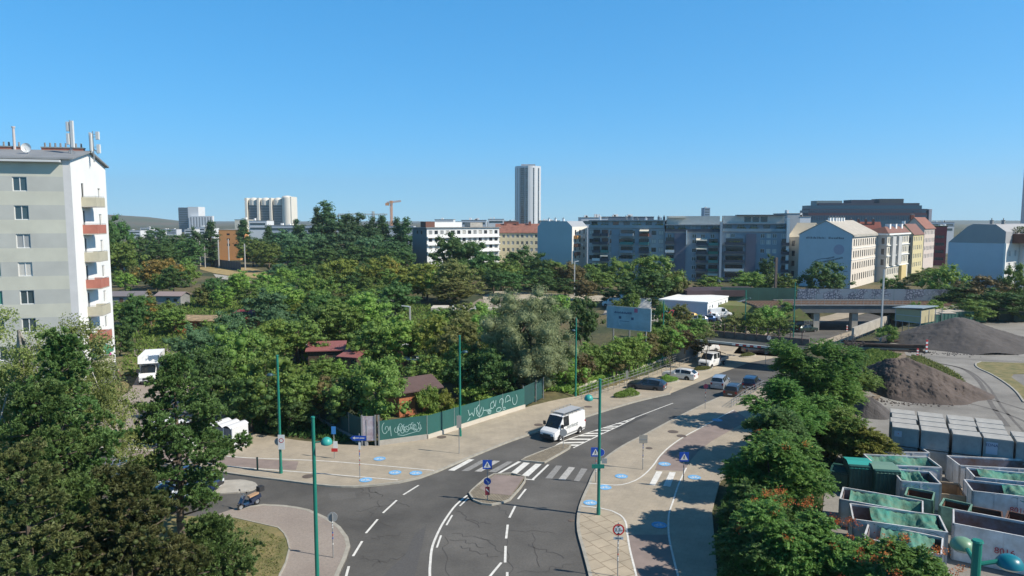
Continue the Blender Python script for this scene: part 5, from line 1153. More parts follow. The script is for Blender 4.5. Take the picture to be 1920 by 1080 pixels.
# ---------------------------------------------------------------- vehicles
TYRE = M('tyre_rubber', (.018, .018, .018), .8); RIMM = M('alloy_rim', (.42, .43, .44), .35, metal=.6); LAMPM = M('headlight_glass', (.62, .65, .68), .1); TAIL = M('tail_lamp', (.35, .015, .015), .25)
CARG = M('car_glass', (.015, .02, .024), .08, spec=.8); PLAST = M('black_plastic', (.03, .03, .032), .6); PLATE = M('number_plate', (.7, .7, .68), .5)
def paint(name, col, met=.3): 
    m = M(name, col, .28, metal=met)
    m.node_tree.nodes['Principled BSDF'].inputs['Coat Weight'].default_value = .6; return m
def wheel(root, x, y, r, w_, side):
    mb = MB().use(TYRE); mb.lathe([(r * .6, -w_ / 2), (r * .95, -w_ / 2), (r, -w_ * .35), (r, w_ * .35), (r * .95, w_ / 2), (r * .6, w_ / 2)], (0, 0, 0), 18, axis='y')
    t = mb.build('wheel', root, loc=(x, y, r))
    mb = MB().use(RIMM); s = side * (w_ / 2 - .02)
    mb.lathe([(0, s + side * .01), (r * .18, s + side * .01), (r * .2, s - side * .03), (r * .52, s - side * .03), (r * .62, s)], (0, 0, 0), 18, axis='y')
    mb.use(PLAST)
    for k in range(5):
        a = k * 2 * math.pi / 5 + .3; c_, s_ = math.cos(a), math.sin(a)
        mb.face([(c_ * r * .26 - s_ * r * .07, s - side * .018, s_ * r * .26 + c_ * r * .07), (c_ * r * .26 + s_ * r * .07, s - side * .018, s_ * r * .26 - c_ * r * .07), (c_ * r * .55 + s_ * r * .14, s - side * .018, s_ * r * .55 - c_ * r * .14), (c_ * r * .55 - s_ * r * .14, s - side * .018, s_ * r * .55 + c_ * r * .14)])
    mb.build('rim', t)
def carbody(root, L, W, st, pm, glass_side, wheels, wr, lamps=True):
    """st: stations front (x=+) to rear: (x, z_low, z_belt, z_roof, half width at belt, half width at roof)
       where z_roof == z_belt there is no cabin; glass_side: x ranges of the side windows"""
    mb = MB(); gl = {}
    def sec(s):
        x, zl, zb, zr, hb, hr = s
        return [(x, 0, zl), (x, hb * .93, zl), (x, hb * 1.0, zl + (zb - zl) * .35), (x, hb * 1.0, zl + (zb - zl) * .72), (x, hb * .955, zb), (x, hr, zr - .03 if zr > zb + .05 else zb + .004), (x, hr * .82, zr + (.0 if zr > zb + .05 else .02)), (x, 0, zr + .03)]
    S = [sec(s) for s in st]
    def isg(s): return s[3] > s[2] + .05
    for sgn in (1, -1):
        for i in range(len(S) - 1):
            for j in range(7):
                q = [S[i][j], S[i][j + 1], S[i + 1][j + 1], S[i + 1][j]]
                q = [(p[0], p[1] * sgn, p[2]) for p in q]
                if sgn < 0: q = q[::-1]
                a, b = st[i], st[i + 1]; xm = (a[0] + b[0]) / 2; key = None
                if isg(a) != isg(b) and j >= 5: key = 'windscreen' if xm > 0 or not isg(a) else 'rear_window'
                if j == 4 and isg(a) and isg(b) and any(x1 <= xm <= x0 for x0, x1 in glass_side): key = 'side_window'
                if key: gl.setdefault(key + (str(sgn) if key == 'side_window' else ''), []).append(q)
                else: mb.use(pm); mb.face(q)
        for Sx, rev in ((S[0], 0), (S[-1], 1)):
            for j in range(7):
                q = [(Sx[0][0], 0, Sx[j][2]), (Sx[j][0], Sx[j][1] * sgn, Sx[j][2]), (Sx[j + 1][0], Sx[j + 1][1] * sgn, Sx[j + 1][2]), (Sx[0][0], 0, Sx[j + 1][2])]
                mb.face(q if (sgn > 0) == (rev == 0) else q[::-1])
    # dark wheel housings drawn as recessed discs just outside the flanks
    mb.use(PLAST)
    for wx in wheels:
        for sgn in (1, -1):
            y = sgn * (W / 2 + .004); n = 14
            pts = [(wx + wr * 1.16 * math.cos(math.pi * k / n), y, wr + wr * 1.16 * math.sin(math.pi * k / n)) for k in range(n + 1)] + [(wx - wr * 1.16, y, st[0][1]), (wx + wr * 1.16, y, st[0][1])]
            mb.face(pts if sgn < 0 else pts[::-1])
    b = mb.build('body', root)
    for k, qs in gl.items():
        g = MB().use(CARG); [g.face(q) for q in qs]; g.build(k.rstrip('-1'), root)
    for wx in wheels:
        for sgn in (1, -1): wheel(root, wx, sgn * (W / 2 - .07), wr, .2, sgn)
    xf, xr = st[0][0], st[-1][0]; zb = st[0][2]; hb = st[0][4]
    if lamps:
        for sgn in (1, -1):
            g = MB().use(LAMPM); g.box(xf - .25, xf + .03, *sorted((sgn * hb * .62, sgn * hb * .97)), zb - .2, zb - .03); g.build('headlight', root)
            g = MB().use(TAIL); z = st[-1][2]; hh = st[-1][4]; g.box(xr - .03, xr + .2, *sorted((sgn * hh * .72, sgn * hh * 1.0)), z - .28, z - .02); g.build('tail_light', root)
            g = MB().use(pm); xm = [s for s in st if isg(s)][0][0]; g.box(xm - .05, xm + .12, *sorted((sgn * (W / 2 + .0), sgn * (W / 2 + .2))), st[1][2] + .02, st[1][2] + .18); g.build('mirror', root)
        g = MB().use(PLAST); g.box(xf - .02, xf + .035, -hb * .55, hb * .55, zb - .36, zb - .08); g.build('grille', root)
        g = MB().use(PLATE); g.box(xf + .036, xf + .045, -.26, .26, zb - .44, zb - .33); g.build('number_plate', root)
        g = MB().use(PLATE); g.box(xr - .045, xr - .034, -.26, .26, st[-1][2] - .42, st[-1][2] - .31); g.build('number_plate', root)
        g = MB().use(PLAST); g.box(xf - .1, xf + .05, -hb * .9, hb * .9, st[0][1], st[0][1] + .16); g.build('bumper', root)
    return b
def place(rear, front, side=-1, W=1.8, z=None, wb=(1.35, -1.35)):
    """rear/front: picture points of the wheels of the visible side; returns centre and heading"""
    a, b = G(*rear), G(*front); hd = math.atan2(b[1] - a[1], b[0] - a[0]); cx, cy = (a[0] + b[0]) / 2, (a[1] + b[1]) / 2
    mid = (wb[0] + wb[1]) / 2; cx -= math.cos(hd) * mid; cy -= math.sin(hd) * mid
    nx_, ny_ = -math.sin(hd), math.cos(hd)
    if nx_ * cx + ny_ * cy < 0: nx_, ny_ = -nx_, -ny_
    cx += nx_ * W / 2; cy += ny_ * W / 2
    return (cx, cy, hz(cx, cy) + .02), hd
def estate(label, loc, rz, pm, kind='estate', cat='car', group=None, name='parked_car'):
    r = thing(name, label, cat, loc, rz, group)
    if kind == 'estate':
        st = [(2.36, .25, .62, .62, .70, .6), (2.2, .2, .76, .76, .84, .62), (1.6, .2, .88, .88, .9, .66), (1.0, .2, .95, .95, .91, .68), (.35, .2, .97, 1.42, .91, .66), (-.3, .2, .98, 1.48, .91, .67), (-.45, .2, .98, 1.48, .91, .67), (-1.2, .2, .99, 1.46, .91, .66), (-1.85, .2, 1.0, 1.40, .90, .63), (-2.3, .22, 1.0, 1.0, .84, .58), (-2.38, .3, .95, .95, .78, .55)]
        gs = [(.9, -.3), (-.45, -1.9)]; carbody(r, 4.75, 1.82, st, pm, gs, (1.42, -1.35), .32)
        g = MB().use(STEEL); [g.tube((.2, s_ * .62, 1.53), (-1.7, s_ * .62, 1.5), .02, n=5) for s_ in (1, -1)]; g.build('roof_rails', r)
    elif kind == 'hatch':
        st = [(2.1, .25, .65, .65, .68, .58), (1.95, .2, .8, .8, .82, .6), (1.4, .2, .95, .95, .88, .65), (.95, .2, 1.0, 1.0, .89, .66), (.25, .2, 1.03, 1.5, .89, .64), (-.35, .2, 1.05, 1.56, .89, .65), (-.5, .2, 1.05, 1.56, .89, .65), (-1.2, .2, 1.08, 1.52, .89, .63), (-1.7, .2, 1.12, 1.42, .87, .58), (-2.02, .25, 1.1, 1.1, .82, .55), (-2.1, .35, 1.0, 1.0, .78, .5)]
        carbody(r, 4.2, 1.78, st, pm, [(.85, -.35), (-.5, -1.35)], (1.3, -1.25), .32)
    elif kind == 'mpv':
        st = [(2.05, .28, .75, .75, .68, .58), (1.9, .22, .92, .92, .82, .62), (1.45, .2, 1.05, 1.05, .88, .68), (.55, .2, 1.08, 1.6, .89, .66), (-.2, .2, 1.1, 1.66, .89, .67), (-.35, .2, 1.1, 1.66, .89, .67), (-1.0, .2, 1.1, 1.65, .89, .66), (-1.15, .2, 1.1, 1.65, .89, .66), (-1.8, .22, 1.1, 1.58, .87, .63), (-2.0, .25, 1.08, 1.08, .85, .62), (-2.05, .3, 1.0, 1.0, .8, .6)]
        carbody(r, 4.1, 1.78, st, pm, [(1.2, -.2), (-.35, -1.0), (-1.15, -1.7)], (1.3, -1.25), .32)
    return r
def minivan(label, loc, rz, pm, group=None, L=5.2, h=2.25, W=1.98, rack=False, name='parked_van', windows=False, wb=(1.6, -1.5), writing=None):
    r = thing(name, label, 'van', loc, rz, group); f = L / 2
    st = [(f, .32, .85, .85, .82, .72), (f - .12, .25, 1.0, 1.0, .93, .78), (f - .75, .22, 1.22, 1.22, .98, .8), (f - 1.55, .22, 1.3, h - .05, .99, .84), (f - 1.75, .22, 1.3, h, .99, .86), (f - 2.45, .22, 1.3, h, .99, .88), (0, .22, 1.3, h, .99, .89), (-f + .1, .25, 1.3, h - .02, .98, .88), (-f, .3, 1.28, h - .1, .96, .86)]
    gs = [(f - 1.0, f - 2.4)] + ([(f - 2.45, -f + .3)] if windows else [])
    carbody(r, L, W, st, pm, gs, wb, .35)
    g = MB().use(PLAST); g.box(f - .06, f + .06, -.85, .85, .3, .62); g.build('lower_bumper', r)
    for s_ in (1, -1): g = MB().use(PLAST); g.box(f - 1.15, f - 1.0, *sorted((s_ * 1.0, s_ * 1.24)), 1.3, 1.68); g.build('wing_mirror', r)
    g = MB().use(M('panel_gap', (.12, .12, .12), .7))
    for s_ in (1, -1):
        for x in (f - 2.48, f - 1.02, f - 3.75): g.box(x, x + .02, *sorted((s_ * (W / 2 + .001), s_ * (W / 2 + .006))), .45, 1.28)
        g.box(-f + .15, f - .9, *sorted((s_ * (W / 2 + .001), s_ * (W / 2 + .012))), .42, .5)
    g.build('panel_gaps', r)
    g = MB().use(CARG); g.box(-f - .035, -f - .005, -.7, .7, 1.4, h - .45); g.build('rear_window', r)
    if rack:
        g = MB().use(M('rack_grey', (.20, .21, .21), .5)); x0, x1 = -f + .15, f - 1.9
        for s_ in (-.82, .82): g.tube((x0, s_, h + .28), (x1, s_, h + .28), .03, n=5); g.tube((x0, s_, h + .12), (x1, s_, h + .12), .025, n=5)
        for k in range(6):
            x = x0 + (x1 - x0) * k / 5; g.tube((x, -.82, h + .12), (x, .82, h + .12), .025, n=5)
            for s_ in (-.82, .82): g.tube((x, s_, h - .03), (x, s_, h + .28), .025, n=5)
        for s_ in (-.82, .82): g.tube((x1, s_, h + .28), (x1 + .25, s_ * .95, h + .12), .03, n=5)
        g.build('roof_rack', r)
        g = MB().use(M('rack_mesh', (.40, .41, .42), .5)); g.box(x0 + .1, x1 - .1, -.72, .72, h + .17, h + .19); g.build('rack_floor', r)
    if writing:
        g = MB().use(M('faded_print', (.42, .44, .43), .7)); rw = random.Random(2)
        for sg in (1, -1):
            for row, z in ((0, 1.18), (1, 1.0)):
                x = -1.3
                while x < (.5 if row == 0 else 1.2): wd = rw.uniform(.05, .12); g.box(x, x + wd, *sorted((sg * .992, sg * .998)), z, z + .09 * (1 + rw.random())) ; x += wd + .05
        g.build('side_print', r)
    return r
loc, hd = place((1087, 814), (1054, 827), W=1.98, wb=(1.72, -1.62))
vv = minivan('white panel van with a grey roof rack driving towards the crossing', loc, hd, paint('white_paint', (.76, .76, .75), .0), L=5.3, h=2.35, rack=True, name='white_van', wb=(1.72, -1.62), writing=True); vv.scale = (.92, .92, .9)
loc, hd = place((1227, 734), (1189, 731), wb=(1.42, -1.35)); estate('dark blue-grey estate car parked beside the first shrub bed', loc, hd, paint('dark_blue_grey_paint', (.045, .065, .095), .4))
loc, hd = place((1286, 713), (1253, 710), wb=(1.42, -1.35)); estate('white estate car parked between the two shrub beds', loc, hd, paint('white_paint', (.76, .76, .75), .0))
loc, hd = place((1357, 732), (1370, 722.5), wb=(1.3, -1.25)); estate('silver people carrier driving away up the street', loc, hd, paint('silver_paint', (.50, .53, .56), .5), 'mpv')
loc, hd = place((1384, 747), (1401, 737), wb=(1.3, -1.25)); estate('dark brownish estate seen from behind by the railing', loc, hd, paint('dark_brown_paint', (.045, .035, .036), .3), 'estate')
c = G(1408, 728); estate('dark navy people carrier half hidden by the big tree', (c[0], c[1], c[2] + .02), R(62), paint('navy_paint', (.018, .022, .055), .3), 'mpv')
c = G(1418, 662); estate('dark car in the shade below the low bridge', (c[0], c[1], c[2] + .02), R(8), paint('charcoal_paint', (.04, .04, .05), .3), 'estate')
c = G(1325, 662); minivan('white van parked at the wall below the low bridge', (c[0], c[1] + 1, c[2] + .02), R(200), paint('white_paint', (.76, .76, .75), .0), L=4.6, h=1.95)
# crew cab tipper
loc, hd = place((1356, 685), (1334, 691), W=2.0, wb=(2.2, -1.4)); r = thing('flatbed_truck', 'white crew cab flatbed truck parked by the second shrub bed', 'truck', loc, hd)
WPT = paint('white_paint', (.76, .76, .75), .0)
st = [(3.0, .35, .95, .95, .85, .75), (2.85, .3, 1.1, 1.1, .95, .8), (2.3, .3, 1.3, 1.3, 1.0, .82), (1.5, .3, 1.35, 2.15, 1.0, .84), (1.3, .3, 1.35, 2.2, 1.0, .86), (.5, .3, 1.35, 2.2, 1.0, .88), (.35, .3, 1.35, 2.2, 1.0, .88), (-.4, .3, 1.35, 2.2, 1.0, .88), (-.55, .3, 1.35, 2.15, 1.0, .86)]
carbody(r, 6, 2.0, st, WPT, [(2.1, .5), (.35, -.4)], (2.2, -1.9), .35)
g = MB().use(PLAST); g.box(-3.2, -.6, -.5, .5, .45, .75); g.build('chassis', r)
g = MB().use(M('alu_bed', (.42, .43, .43), .5, metal=.4)); g.box(-3.3, -.62, -1.05, 1.05, .76, .86); g.box(-3.3, -.62, -1.05, -1.0, .861, 1.25); g.box(-3.3, -.62, 1.0, 1.05, .861, 1.25); g.box(-3.3, -3.25, -.999, .999, .861, 1.25); g.build('flatbed', r)
g = MB().use(M('rusty_post', (.13, .085, .07), .8)); g.box(-.75, -.63, -.95, .95, .87, 2.3); g.bar((-.8, .6, 2.25), (-3.2, .6, 1.5), .08); g.bar((-.8, -.6, 2.25), (-3.2, -.6, 1.5), .08); g.build('ladder_rack', r)
# box lorry at the left
c = G(276, 724); d = G(300, 694); hd = math.atan2(c[1] - d[1], c[0] - d[0]); r = thing('box_truck', 'white box lorry with faint red print parked beside the tall apartment house', 'truck', (c[0] - math.cos(hd) * 3.1, c[1] - math.sin(hd) * 3.1, .14), hd)
st = [(3.1, .35, .95, .95, .85, .75), (2.95, .3, 1.1, 1.1, .95, .8), (2.4, .3, 1.3, 1.3, .98, .82), (1.6, .3, 1.35, 2.1, .99, .84), (1.0, .3, 1.35, 2.15, .99, .86), (.9, .3, 1.35, 2.15, .99, .86)]
carbody(r, 6, 1.98, st, WPT, [(2.2, 1.0)], (2.3, -1.9), .36)
g = MB().use(M('white_box_body', (.78, .78, .78), .5)); g.box(-3.4, .88, -1.12, 1.12, .75, 3.25); g.box(.88, 1.7, -1.12, 1.12, 2.35, 3.25); g.face([(1.7, -1.12, 3.25), (1.7, 1.12, 3.25), (1.95, 1.12, 2.4), (1.95, -1.12, 2.4)]); g.build('cargo_box', r)
g = MB().use(PLAST); g.box(-3.2, .9, -.9, .9, .45, .74); g.build('chassis', r)
g = MB().use(M('faint_red_print', (.55, .16, .15), .6))
for k in range(7): g.box(-2.2 + k * .35, -2.0 + k * .35, 1.122, 1.128, 2.0 - k * .06, 2.5 - k * .05)
g.build('side_print', r)
for s_ in (1, -1): g = MB().use(PLAST); g.box(1.9, 2.05, *sorted((s_ * 1.02, s_ * 1.3)), 1.35, 1.8); g.build('wing_mirror', r)
# cars glimpsed through the pine, cars of the depot
for (px, py, rz, pm, kd, lab) in [(310, 922, -8, paint('pale_blue_paint', (.14, .22, .36), .4), 'hatch', 'pale blue car half hidden behind the big pine'), (362, 918, -8, paint('deep_blue_paint', (.03, .06, .16), .4), 'hatch', 'deep blue car at the right of the pale blue one'), (245, 905, -8, paint('pale_blue_paint', (.14, .22, .36), .4), 'estate', 'bluish car glimpsed left behind the pine trunk'), (300, 950, -5, WPT, 'hatch', 'white car behind the lower pine branches'),
                                  (1250, 588, 200, WPT, 'mpv', 'white car parked left of the yellow one in the depot'), (1256, 596, 190, paint('red_paint', (.45, .02, .02), .1), 'hatch', 'red car under the depot trees'), (1288, 601, 185, paint('yellow_paint', (.62, .38, .02), .0), 'hatch', 'yellow car in the depot'),
                                  (1304, 605, 165, paint('silver_paint', (.50, .53, .56), .5), 'estate', 'silver car nearest the low bridge in the depot'), (1319, 604, 165, paint('mid_blue_paint', (.06, .12, .26), .4), 'estate', 'mid blue car second in the depot row'), (1330, 601, 165, WPT, 'hatch', 'white car third in the depot row'), (1342, 600, 165, paint('light_blue_paint', (.25, .37, .50), .4), 'estate', 'light blue car at the end of the depot row')]:
    c = G(px, py); estate(lab, (c[0], c[1], c[2] + .14 if px < 500 else c[2] + .05), R(rz), pm, kd)
for (px, py, rz, lab) in [(1354, 598, 10, 'white van behind the depot car row'), (1302, 588, 80, 'white van facing the camera beside the office containers'), (1151, 577, 170, 'white van behind the left of the billboard'), (1205, 580, 170, 'white van behind the right of the billboard')]:
    c = G(px, py, 0); minivan(lab, (c[0], c[1] + 2, .05), R(rz), WPT, L=4.8, h=2.0)
c = G(1462, 614); minivan('white van in front of the trees by the big bridge', (c[0], c[1], c[2] + .05), R(250), WPT, L=5, h=2.3)
c = G(1512, 622); estate('dark car with pale windows just before the big bridge', (c[0], c[1], c[2] + .02), R(20), paint('dark_green_paint', (.03, .06, .05), .3), 'estate')
c = G(1650, 594); estate('small dark car on the sunlit street beyond the big bridge', (c[0], c[1] + 20, hz(c[0], c[1] + 20) + .1), R(10), paint('charcoal_paint', (.04, .04, .05), .3), 'estate')
# scooter
a, b = G(486, 945), G(449, 959); hd = math.atan2(b[1] - a[1], b[0] - a[0]); L = 1.35
r = thing('motor_scooter', 'dark blue motor scooter with a tan seat and top box parked at the kerb', 'scooter', ((a[0] + b[0]) / 2, (a[1] + b[1]) / 2, .01), hd)
NV = paint('scooter_blue', (.03, .045, .09), .3)
for x in (.68, -.62): 
    mb = MB().use(TYRE); mb.lathe([(.14, -.05), (.22, -.06), (.26, 0), (.22, .06), (.14, .05)], (0, 0, 0), 16, axis='y'); t = mb.build('wheel', r, loc=(x, 0, .26)); mb = MB().use(RIMM); mb.lathe([(0, -.03), (.14, -.05), (.14, .05), (0, .03)], (0, 0, 0), 12, axis='y'); mb.build('rim', t)
mb = MB().use(NV); mb.bar((.68, 0, .5), (.42, 0, 1.0), .34, .12); mb.bar((.85, 0, .56), (.55, 0, .58), .14, .08); mb.bar((.45, 0, .32), (-.25, 0, .3), .36, .1); mb.bar((-.1, 0, .45), (-.85, 0, .68), .34, .28); mb.build('body', r)
mb = MB().use(M('tan_seat', (.42, .27, .16), .6)); mb.bar((.05, 0, .78), (-.7, 0, .86), .3, .12); mb.build('seat', r)
mb = MB().use(PLAST); mb.box(-1.12, -.72, -.2, .2, .92, 1.25); mb.build('top_box', r)
mb = MB().use(STEEL); mb.tube((.68, 0, .26), (.4, 0, 1.1), .03); mb.tube((.38, -.34, 1.1), (.38, .34, 1.1), .02); mb.build('handlebar', r)
mb = MB().use(LAMPM); mb.box(.5, .58, -.09, .09, .88, 1.0); mb.build('headlight', r)
mb = MB().use(PLAST)
for s_ in (1, -1): mb.tube((.4, s_ * .3, 1.1), (.45, s_ * .42, 1.3), .012, n=4); mb.box(.42, .47, *sorted((s_ * .34, s_ * .48)), 1.27, 1.36)
mb.build('mirrors', r)
# ---------------------------------------------------------------- street lamps, masts, signs
GP = M('green_lamp_post', (.012, .185, .135), .45, .1, 2); TEAL = M('turquoise_lamp_head', (.035, .32, .28), .45); DKH = M('dark_lamp_head', (.03, .07, .09), .4)
def street_lamp(label, base, h, arms, head=TEAL, r0=.11):
    """arms: (height, heading in degrees, reach, head kind)"""
    r = thing('street_lamp', label, 'street lamp', base, 0, 'green street lamp posts'); m = MB().use(GP)
    m.tube((0, 0, 0), (0, 0, h), r0, r0 * .8, 12); m.tube((0, 0, h), (0, 0, h + .06), r0 * 1.05, r0 * .9, 12); m.tube((0, 0, 0), (0, 0, .5), r0 * 1.25, r0 * 1.2, 12); m.build('pole', r, smooth=False)
    for (z, ang, reach, kind) in arms:
        a = R(ang); e = (math.cos(a) * reach, math.sin(a) * reach, z + .05)
        m = MB().use(GP); m.tube((0, 0, z), e, .04, n=6); am = m.build('arm', r); m = MB()
        if kind == 'globe': m.use(head); m.lathe([(0, .24), (.12, .225), (.22, .16), (.28, .04), (.30, -.06), (.28, -.12)], (e[0] + math.cos(a) * .3, e[1] + math.sin(a) * .3, e[2]), 18); m.use(LAMPM); m.lathe([(.28, -.12), (.19, -.17), (0, -.19)], (e[0] + math.cos(a) * .3, e[1] + math.sin(a) * .3, e[2]), 18)
        else: m.use(DKH); m.lathe([(0, .14), (.16, .11), (.27, 0), (.24, -.06)], (e[0] + math.cos(a) * .25, e[1] + math.sin(a) * .25, e[2]), 14); m.use(LAMPM); m.lathe([(.24, -.06), (0, -.1)], (e[0] + math.cos(a) * .25, e[1] + math.sin(a) * .25, e[2]), 14)
        m.build('lamp_head', am, smooth=True)
    return r
def hgt(px, pyt, base): return D(px, pyt, base[1])[2] - base[2]
for (px, pyb, pyt, arms, lab) in [(527, 890, 667, [(704, 180, .35, 'dark')], 'green lamp post on the verge in front of the dense garden trees'),
                                  (863, 820, 630, [(661, 10, .25, 'dark')], 'green lamp post beside the long teal graffiti fence'),
                                  (1079, 745, 597, [(620, 200, .1, 'dark')], 'green lamp post at the start of the ramp railing'),
                                  (1122, 968, 712, [(748, 180, .45, 'globe')], 'green lamp post with a turquoise globe left, street name plate halfway up'),
                                  (1242, 685, 565, [(585, 20, .2, 'dark')], 'green lamp post among the hedge trees below the depot')]:
    b = G(px, pyb); b = (b[0], b[1], b[2] + A1); h = hgt(px, pyt, b)
    street_lamp(lab, b, h, [(hgt(px, a[0], b), a[1], a[2], a[3]) for a in arms])
b = G(596, 1118); b = (b[0], b[1], A1); street_lamp('nearest green lamp post with a turquoise globe to its right', b, hgt(590, 783, b), [(hgt(590, 830, b), 0, .38, 'globe')])
b = G(1487, 640); street_lamp('green lamp post left of the big railway bridge', b, hgt(1487, 530, b), [(hgt(1487, 545, b), 10, .5, 'dark')])
b = G(1396, 640); street_lamp('green lamp post behind the low bridge deck', b, hgt(1396, 545, b), [(hgt(1396, 560, b), 10, .5, 'dark')])
Y = 21.5; t = D(1833, 1016, Y); r = street_lamp('close green lamp post at the bottom right with two big turquoise heads', (t[0], t[1], 0), t[2], [], r0=.17)
for (dx, dy, col, rad) in ((.22, .9, M('pale_green_lamp_head', (.16, .29, .18), .4), .36), (.78, -.1, M('blue_turquoise_lamp_head', (.008, .16, .21), .35), .38)):
    m = MB().use(GP); m.tube((0, 0, t[2] - .75), (dx * .8, dy * .8, t[2] - .6), .07, n=8); am = m.build('arm', r); m = MB().use(col)
    m.lathe([(0, rad * .6), (rad * .4, rad * .56), (rad * .75, rad * .38), (rad, 0), (rad * 1.02, -.12)], (dx * 1.25, dy * 1.25, t[2] - .6), 24); m.use(LAMPM); m.lathe([(rad * 1.02, -.12), (rad * .7, -.22), (0, -.27)], (dx * 1.25, dy * 1.25, t[2] - .6), 24); m.build('lamp_head', am, smooth=True)
# railway masts
CM = M('mast_concrete', (.50, .49, .46), .8, .1, 1); BM = M('mast_brown', (.16, .12, .10), .8, .15, 2)
def mast(label, px, pyb, pyt, w_=.28, mat=CM, arm=0.0, Y=None, lampw=0):
    b = G(px, pyb, 0) if Y is None else (D(px, pyb, Y)[0], Y, 0); h = D(px, pyt, b[1])[2]
    r = thing('catenary_mast' if not lampw else 'depot_lamp', label, 'mast' if not lampw else 'lamp mast', b, 0, 'railway masts'); m = MB().use(mat); m.bar((0, 0, 0), (0, 0, h), w_, w_, up=(0, 1, 0)); m.build('pole', r)
    if arm: m = MB().use(mat); m.bar((-arm, 0, h - .9), (arm, 0, h - .9), .12); m.bar((-arm * .6, 0, h - .9), (0, 0, h - .3), .06); m.build('crossarm', r)
    if lampw: m = MB().use(LAMPM); m.bar((0, 0, h - .1), (lampw, 0, h + .1), .35, .16); m.build('lamp_head', r)
    return r
mast('pale mast farthest left on the railway bank', 376, 498, 452, .3); mast('pale mast with a crossarm second from left on the bank', 385, 502, 462, .28, arm=.9)
mast('tall pale mast in front of the orange building, left', 411, 503, 450, .34); mast('tall pale mast in front of the orange building, right', 430, 504, 448, .34); mast('pale mast with crossarm right of the orange building', 460, 506, 457, .34, arm=1.0)
mast('thin pale mast standing among bushes below the bank', 460, 552, 524, .2); mast('grey mast left of the white terrace', 779, 492, 462, .3); mast('pale mast beside the right poplars', 738, 482, 460, .4)
mast('brown mast in front of the red-roofed house trees', 956, 524, 470, .35, BM); mast('pale mast before the blank blue-grey gable', 1034, 496, 468, .4, arm=.8); mast('grey lamp mast right of the willow', 1077, 556, 490, .3, lampw=1.0)
mast('pale lamp mast in front of the left apartment block', 1180, 500, 472, .3, lampw=0); mast('pale lamp mast right of its twin by the left block', 1194, 500, 472, .3, lampw=-1.2)
mast('grey mast before the right apartment block', 1409, 510, 476, .35, lampw=-1.6); mast('dark brown tall mast behind the depot trees', 1453, 566, 483, .5, BM, lampw=0)
mast('thin pale lamp mast beside the brown mast', 1449, 556, 515, .18); mast('slim grey mast in front of the big bridge', 1651, 640, 505, .22, M('mast_steel', (.45, .46, .46), .5)); mast('white L-shaped lamp mast in the left gravel yard', 769, 606, 574, .3, lampw=-1.6)
mast('thin mast in front of the graffiti wall', 1655, 548, 510, .2, BM)
mb = MB().use(STEEL)
# signs
SB = M('sign_blue', (.015, .075, .42), .4); SW = M('sign_white', (.75, .75, .73), .45); SR = M('sign_red', (.55, .03, .03), .4); SK = M('sign_back', (.30, .31, .31), .5); SY = M('sign_black', (.03, .03, .03), .5); POLE = M('sign_pole', (.33, .33, .32), .5, metal=.3)
def sign_post(label, base, h, name='road_sign', stickers=True, cat='road sign'):
    r = thing(name, label, cat, base); m = MB().use(POLE); m.tube((0, 0, 0), (0, 0, h), .032, n=8)
    if stickers:
        rr = random.Random(int(abs(base[0] * 31))); z = h * .3
        while z < h * .8: 
            m.use(rr.choice([SW, SR, SY, SB])); m.tube((0, 0, z), (0, 0, z + .08), .036, n=8); z += rr.uniform(.1, .4); m.use(POLE)
    m.build('pole', r); return r
def square_crossing(r, z, s=.66, dx=0.0):
    m = MB().use(SB); m.box(dx - s / 2, dx + s / 2, -.07, -.045, z - s / 2, z + s / 2)
    m.use(SW); k = s * .4; m.face([(dx - k, -.074, z - k * .85), (dx + k, -.074, z - k * .85), (dx, -.074, z + k * .9)])
    m.use(SY); m.lathe([(0, .001), (s * .05, 0)], (dx, -.077, z + s * .14), 8, axis='y')
    for (x0, z0, x1, z1) in ((0, .1, -.02, -.06), (-.02, -.06, -.12, -.26), (-.02, -.06, .09, -.26), (0, .06, .12, -.05), (0, .06, -.12, -.06)):
        x0, z0, x1, z1 = [q * s for q in (x0, z0, x1, z1)]; m.face([(dx + x0 - .02, -.078, z + z0), (dx + x1 - .02, -.078, z + z1), (dx + x1 + .02, -.078, z + z1), (dx + x0 + .02, -.078, z + z0)])
    m.build('crossing_plate', r)
def disc_plate(r, z, rad, mats, nm='round_plate', y=-.06, back=None, dx=0.0):
    m = MB()
    for k, (f, mt) in enumerate(mats): m.use(mt); m.lathe([(0, 0), (rad * f, 0)], (dx, y - .004 * k, z), 22, axis='y')
    m.use(SK); m.lathe([(rad, -.0), (rad, .02), (0, .02)], (dx, y + .002, z), 22, axis='y'); return m.build(nm, r)
def base_at(px, py, dz=A1): c = G(px, py); return (c[0], c[1], c[2] + dz)
b = base_at(914, 941); r = sign_post('pole on the island with a blue crossing sign, blue arrow disc and red plate', b, hgt(914, 862, b), stickers=False); sc = lambda a: hgt(914, a, b)
square_crossing(r, sc(870.5)); d = disc_plate(r, sc(902), .27, [(1, SW), (.94, SB)], 'arrow_disc'); m = MB().use(SW)
z = sc(902); m.face([(-.13, -.075, z + .11), (-.09, -.075, z + .15), (.11, -.075, z - .05), (.07, -.075, z - .09)]); m.face([(.14, -.075, z - .14), (-.03, -.075, z - .12), (.12, -.075, z + .03)]); m.build('arrow', d)
m = MB().use(M('plate_maroon', (.28, .03, .05), .5)); z = sc(920); m.box(-.16, .16, -.06, -.04, z - .3, z + .3); m.use(SW); m.face([(-.1, -.064, z + .2), (.1, -.064, z), (.1, -.064, z - .1), (-.1, -.064, z + .1)]); m.build('chevron_plate', r)
b = base_at(1281, 918); r = sign_post('pole with a blue crossing sign beside the bicycle path', b, hgt(1281, 847, b)); square_crossing(r, hgt(1281, 856, b), .7)
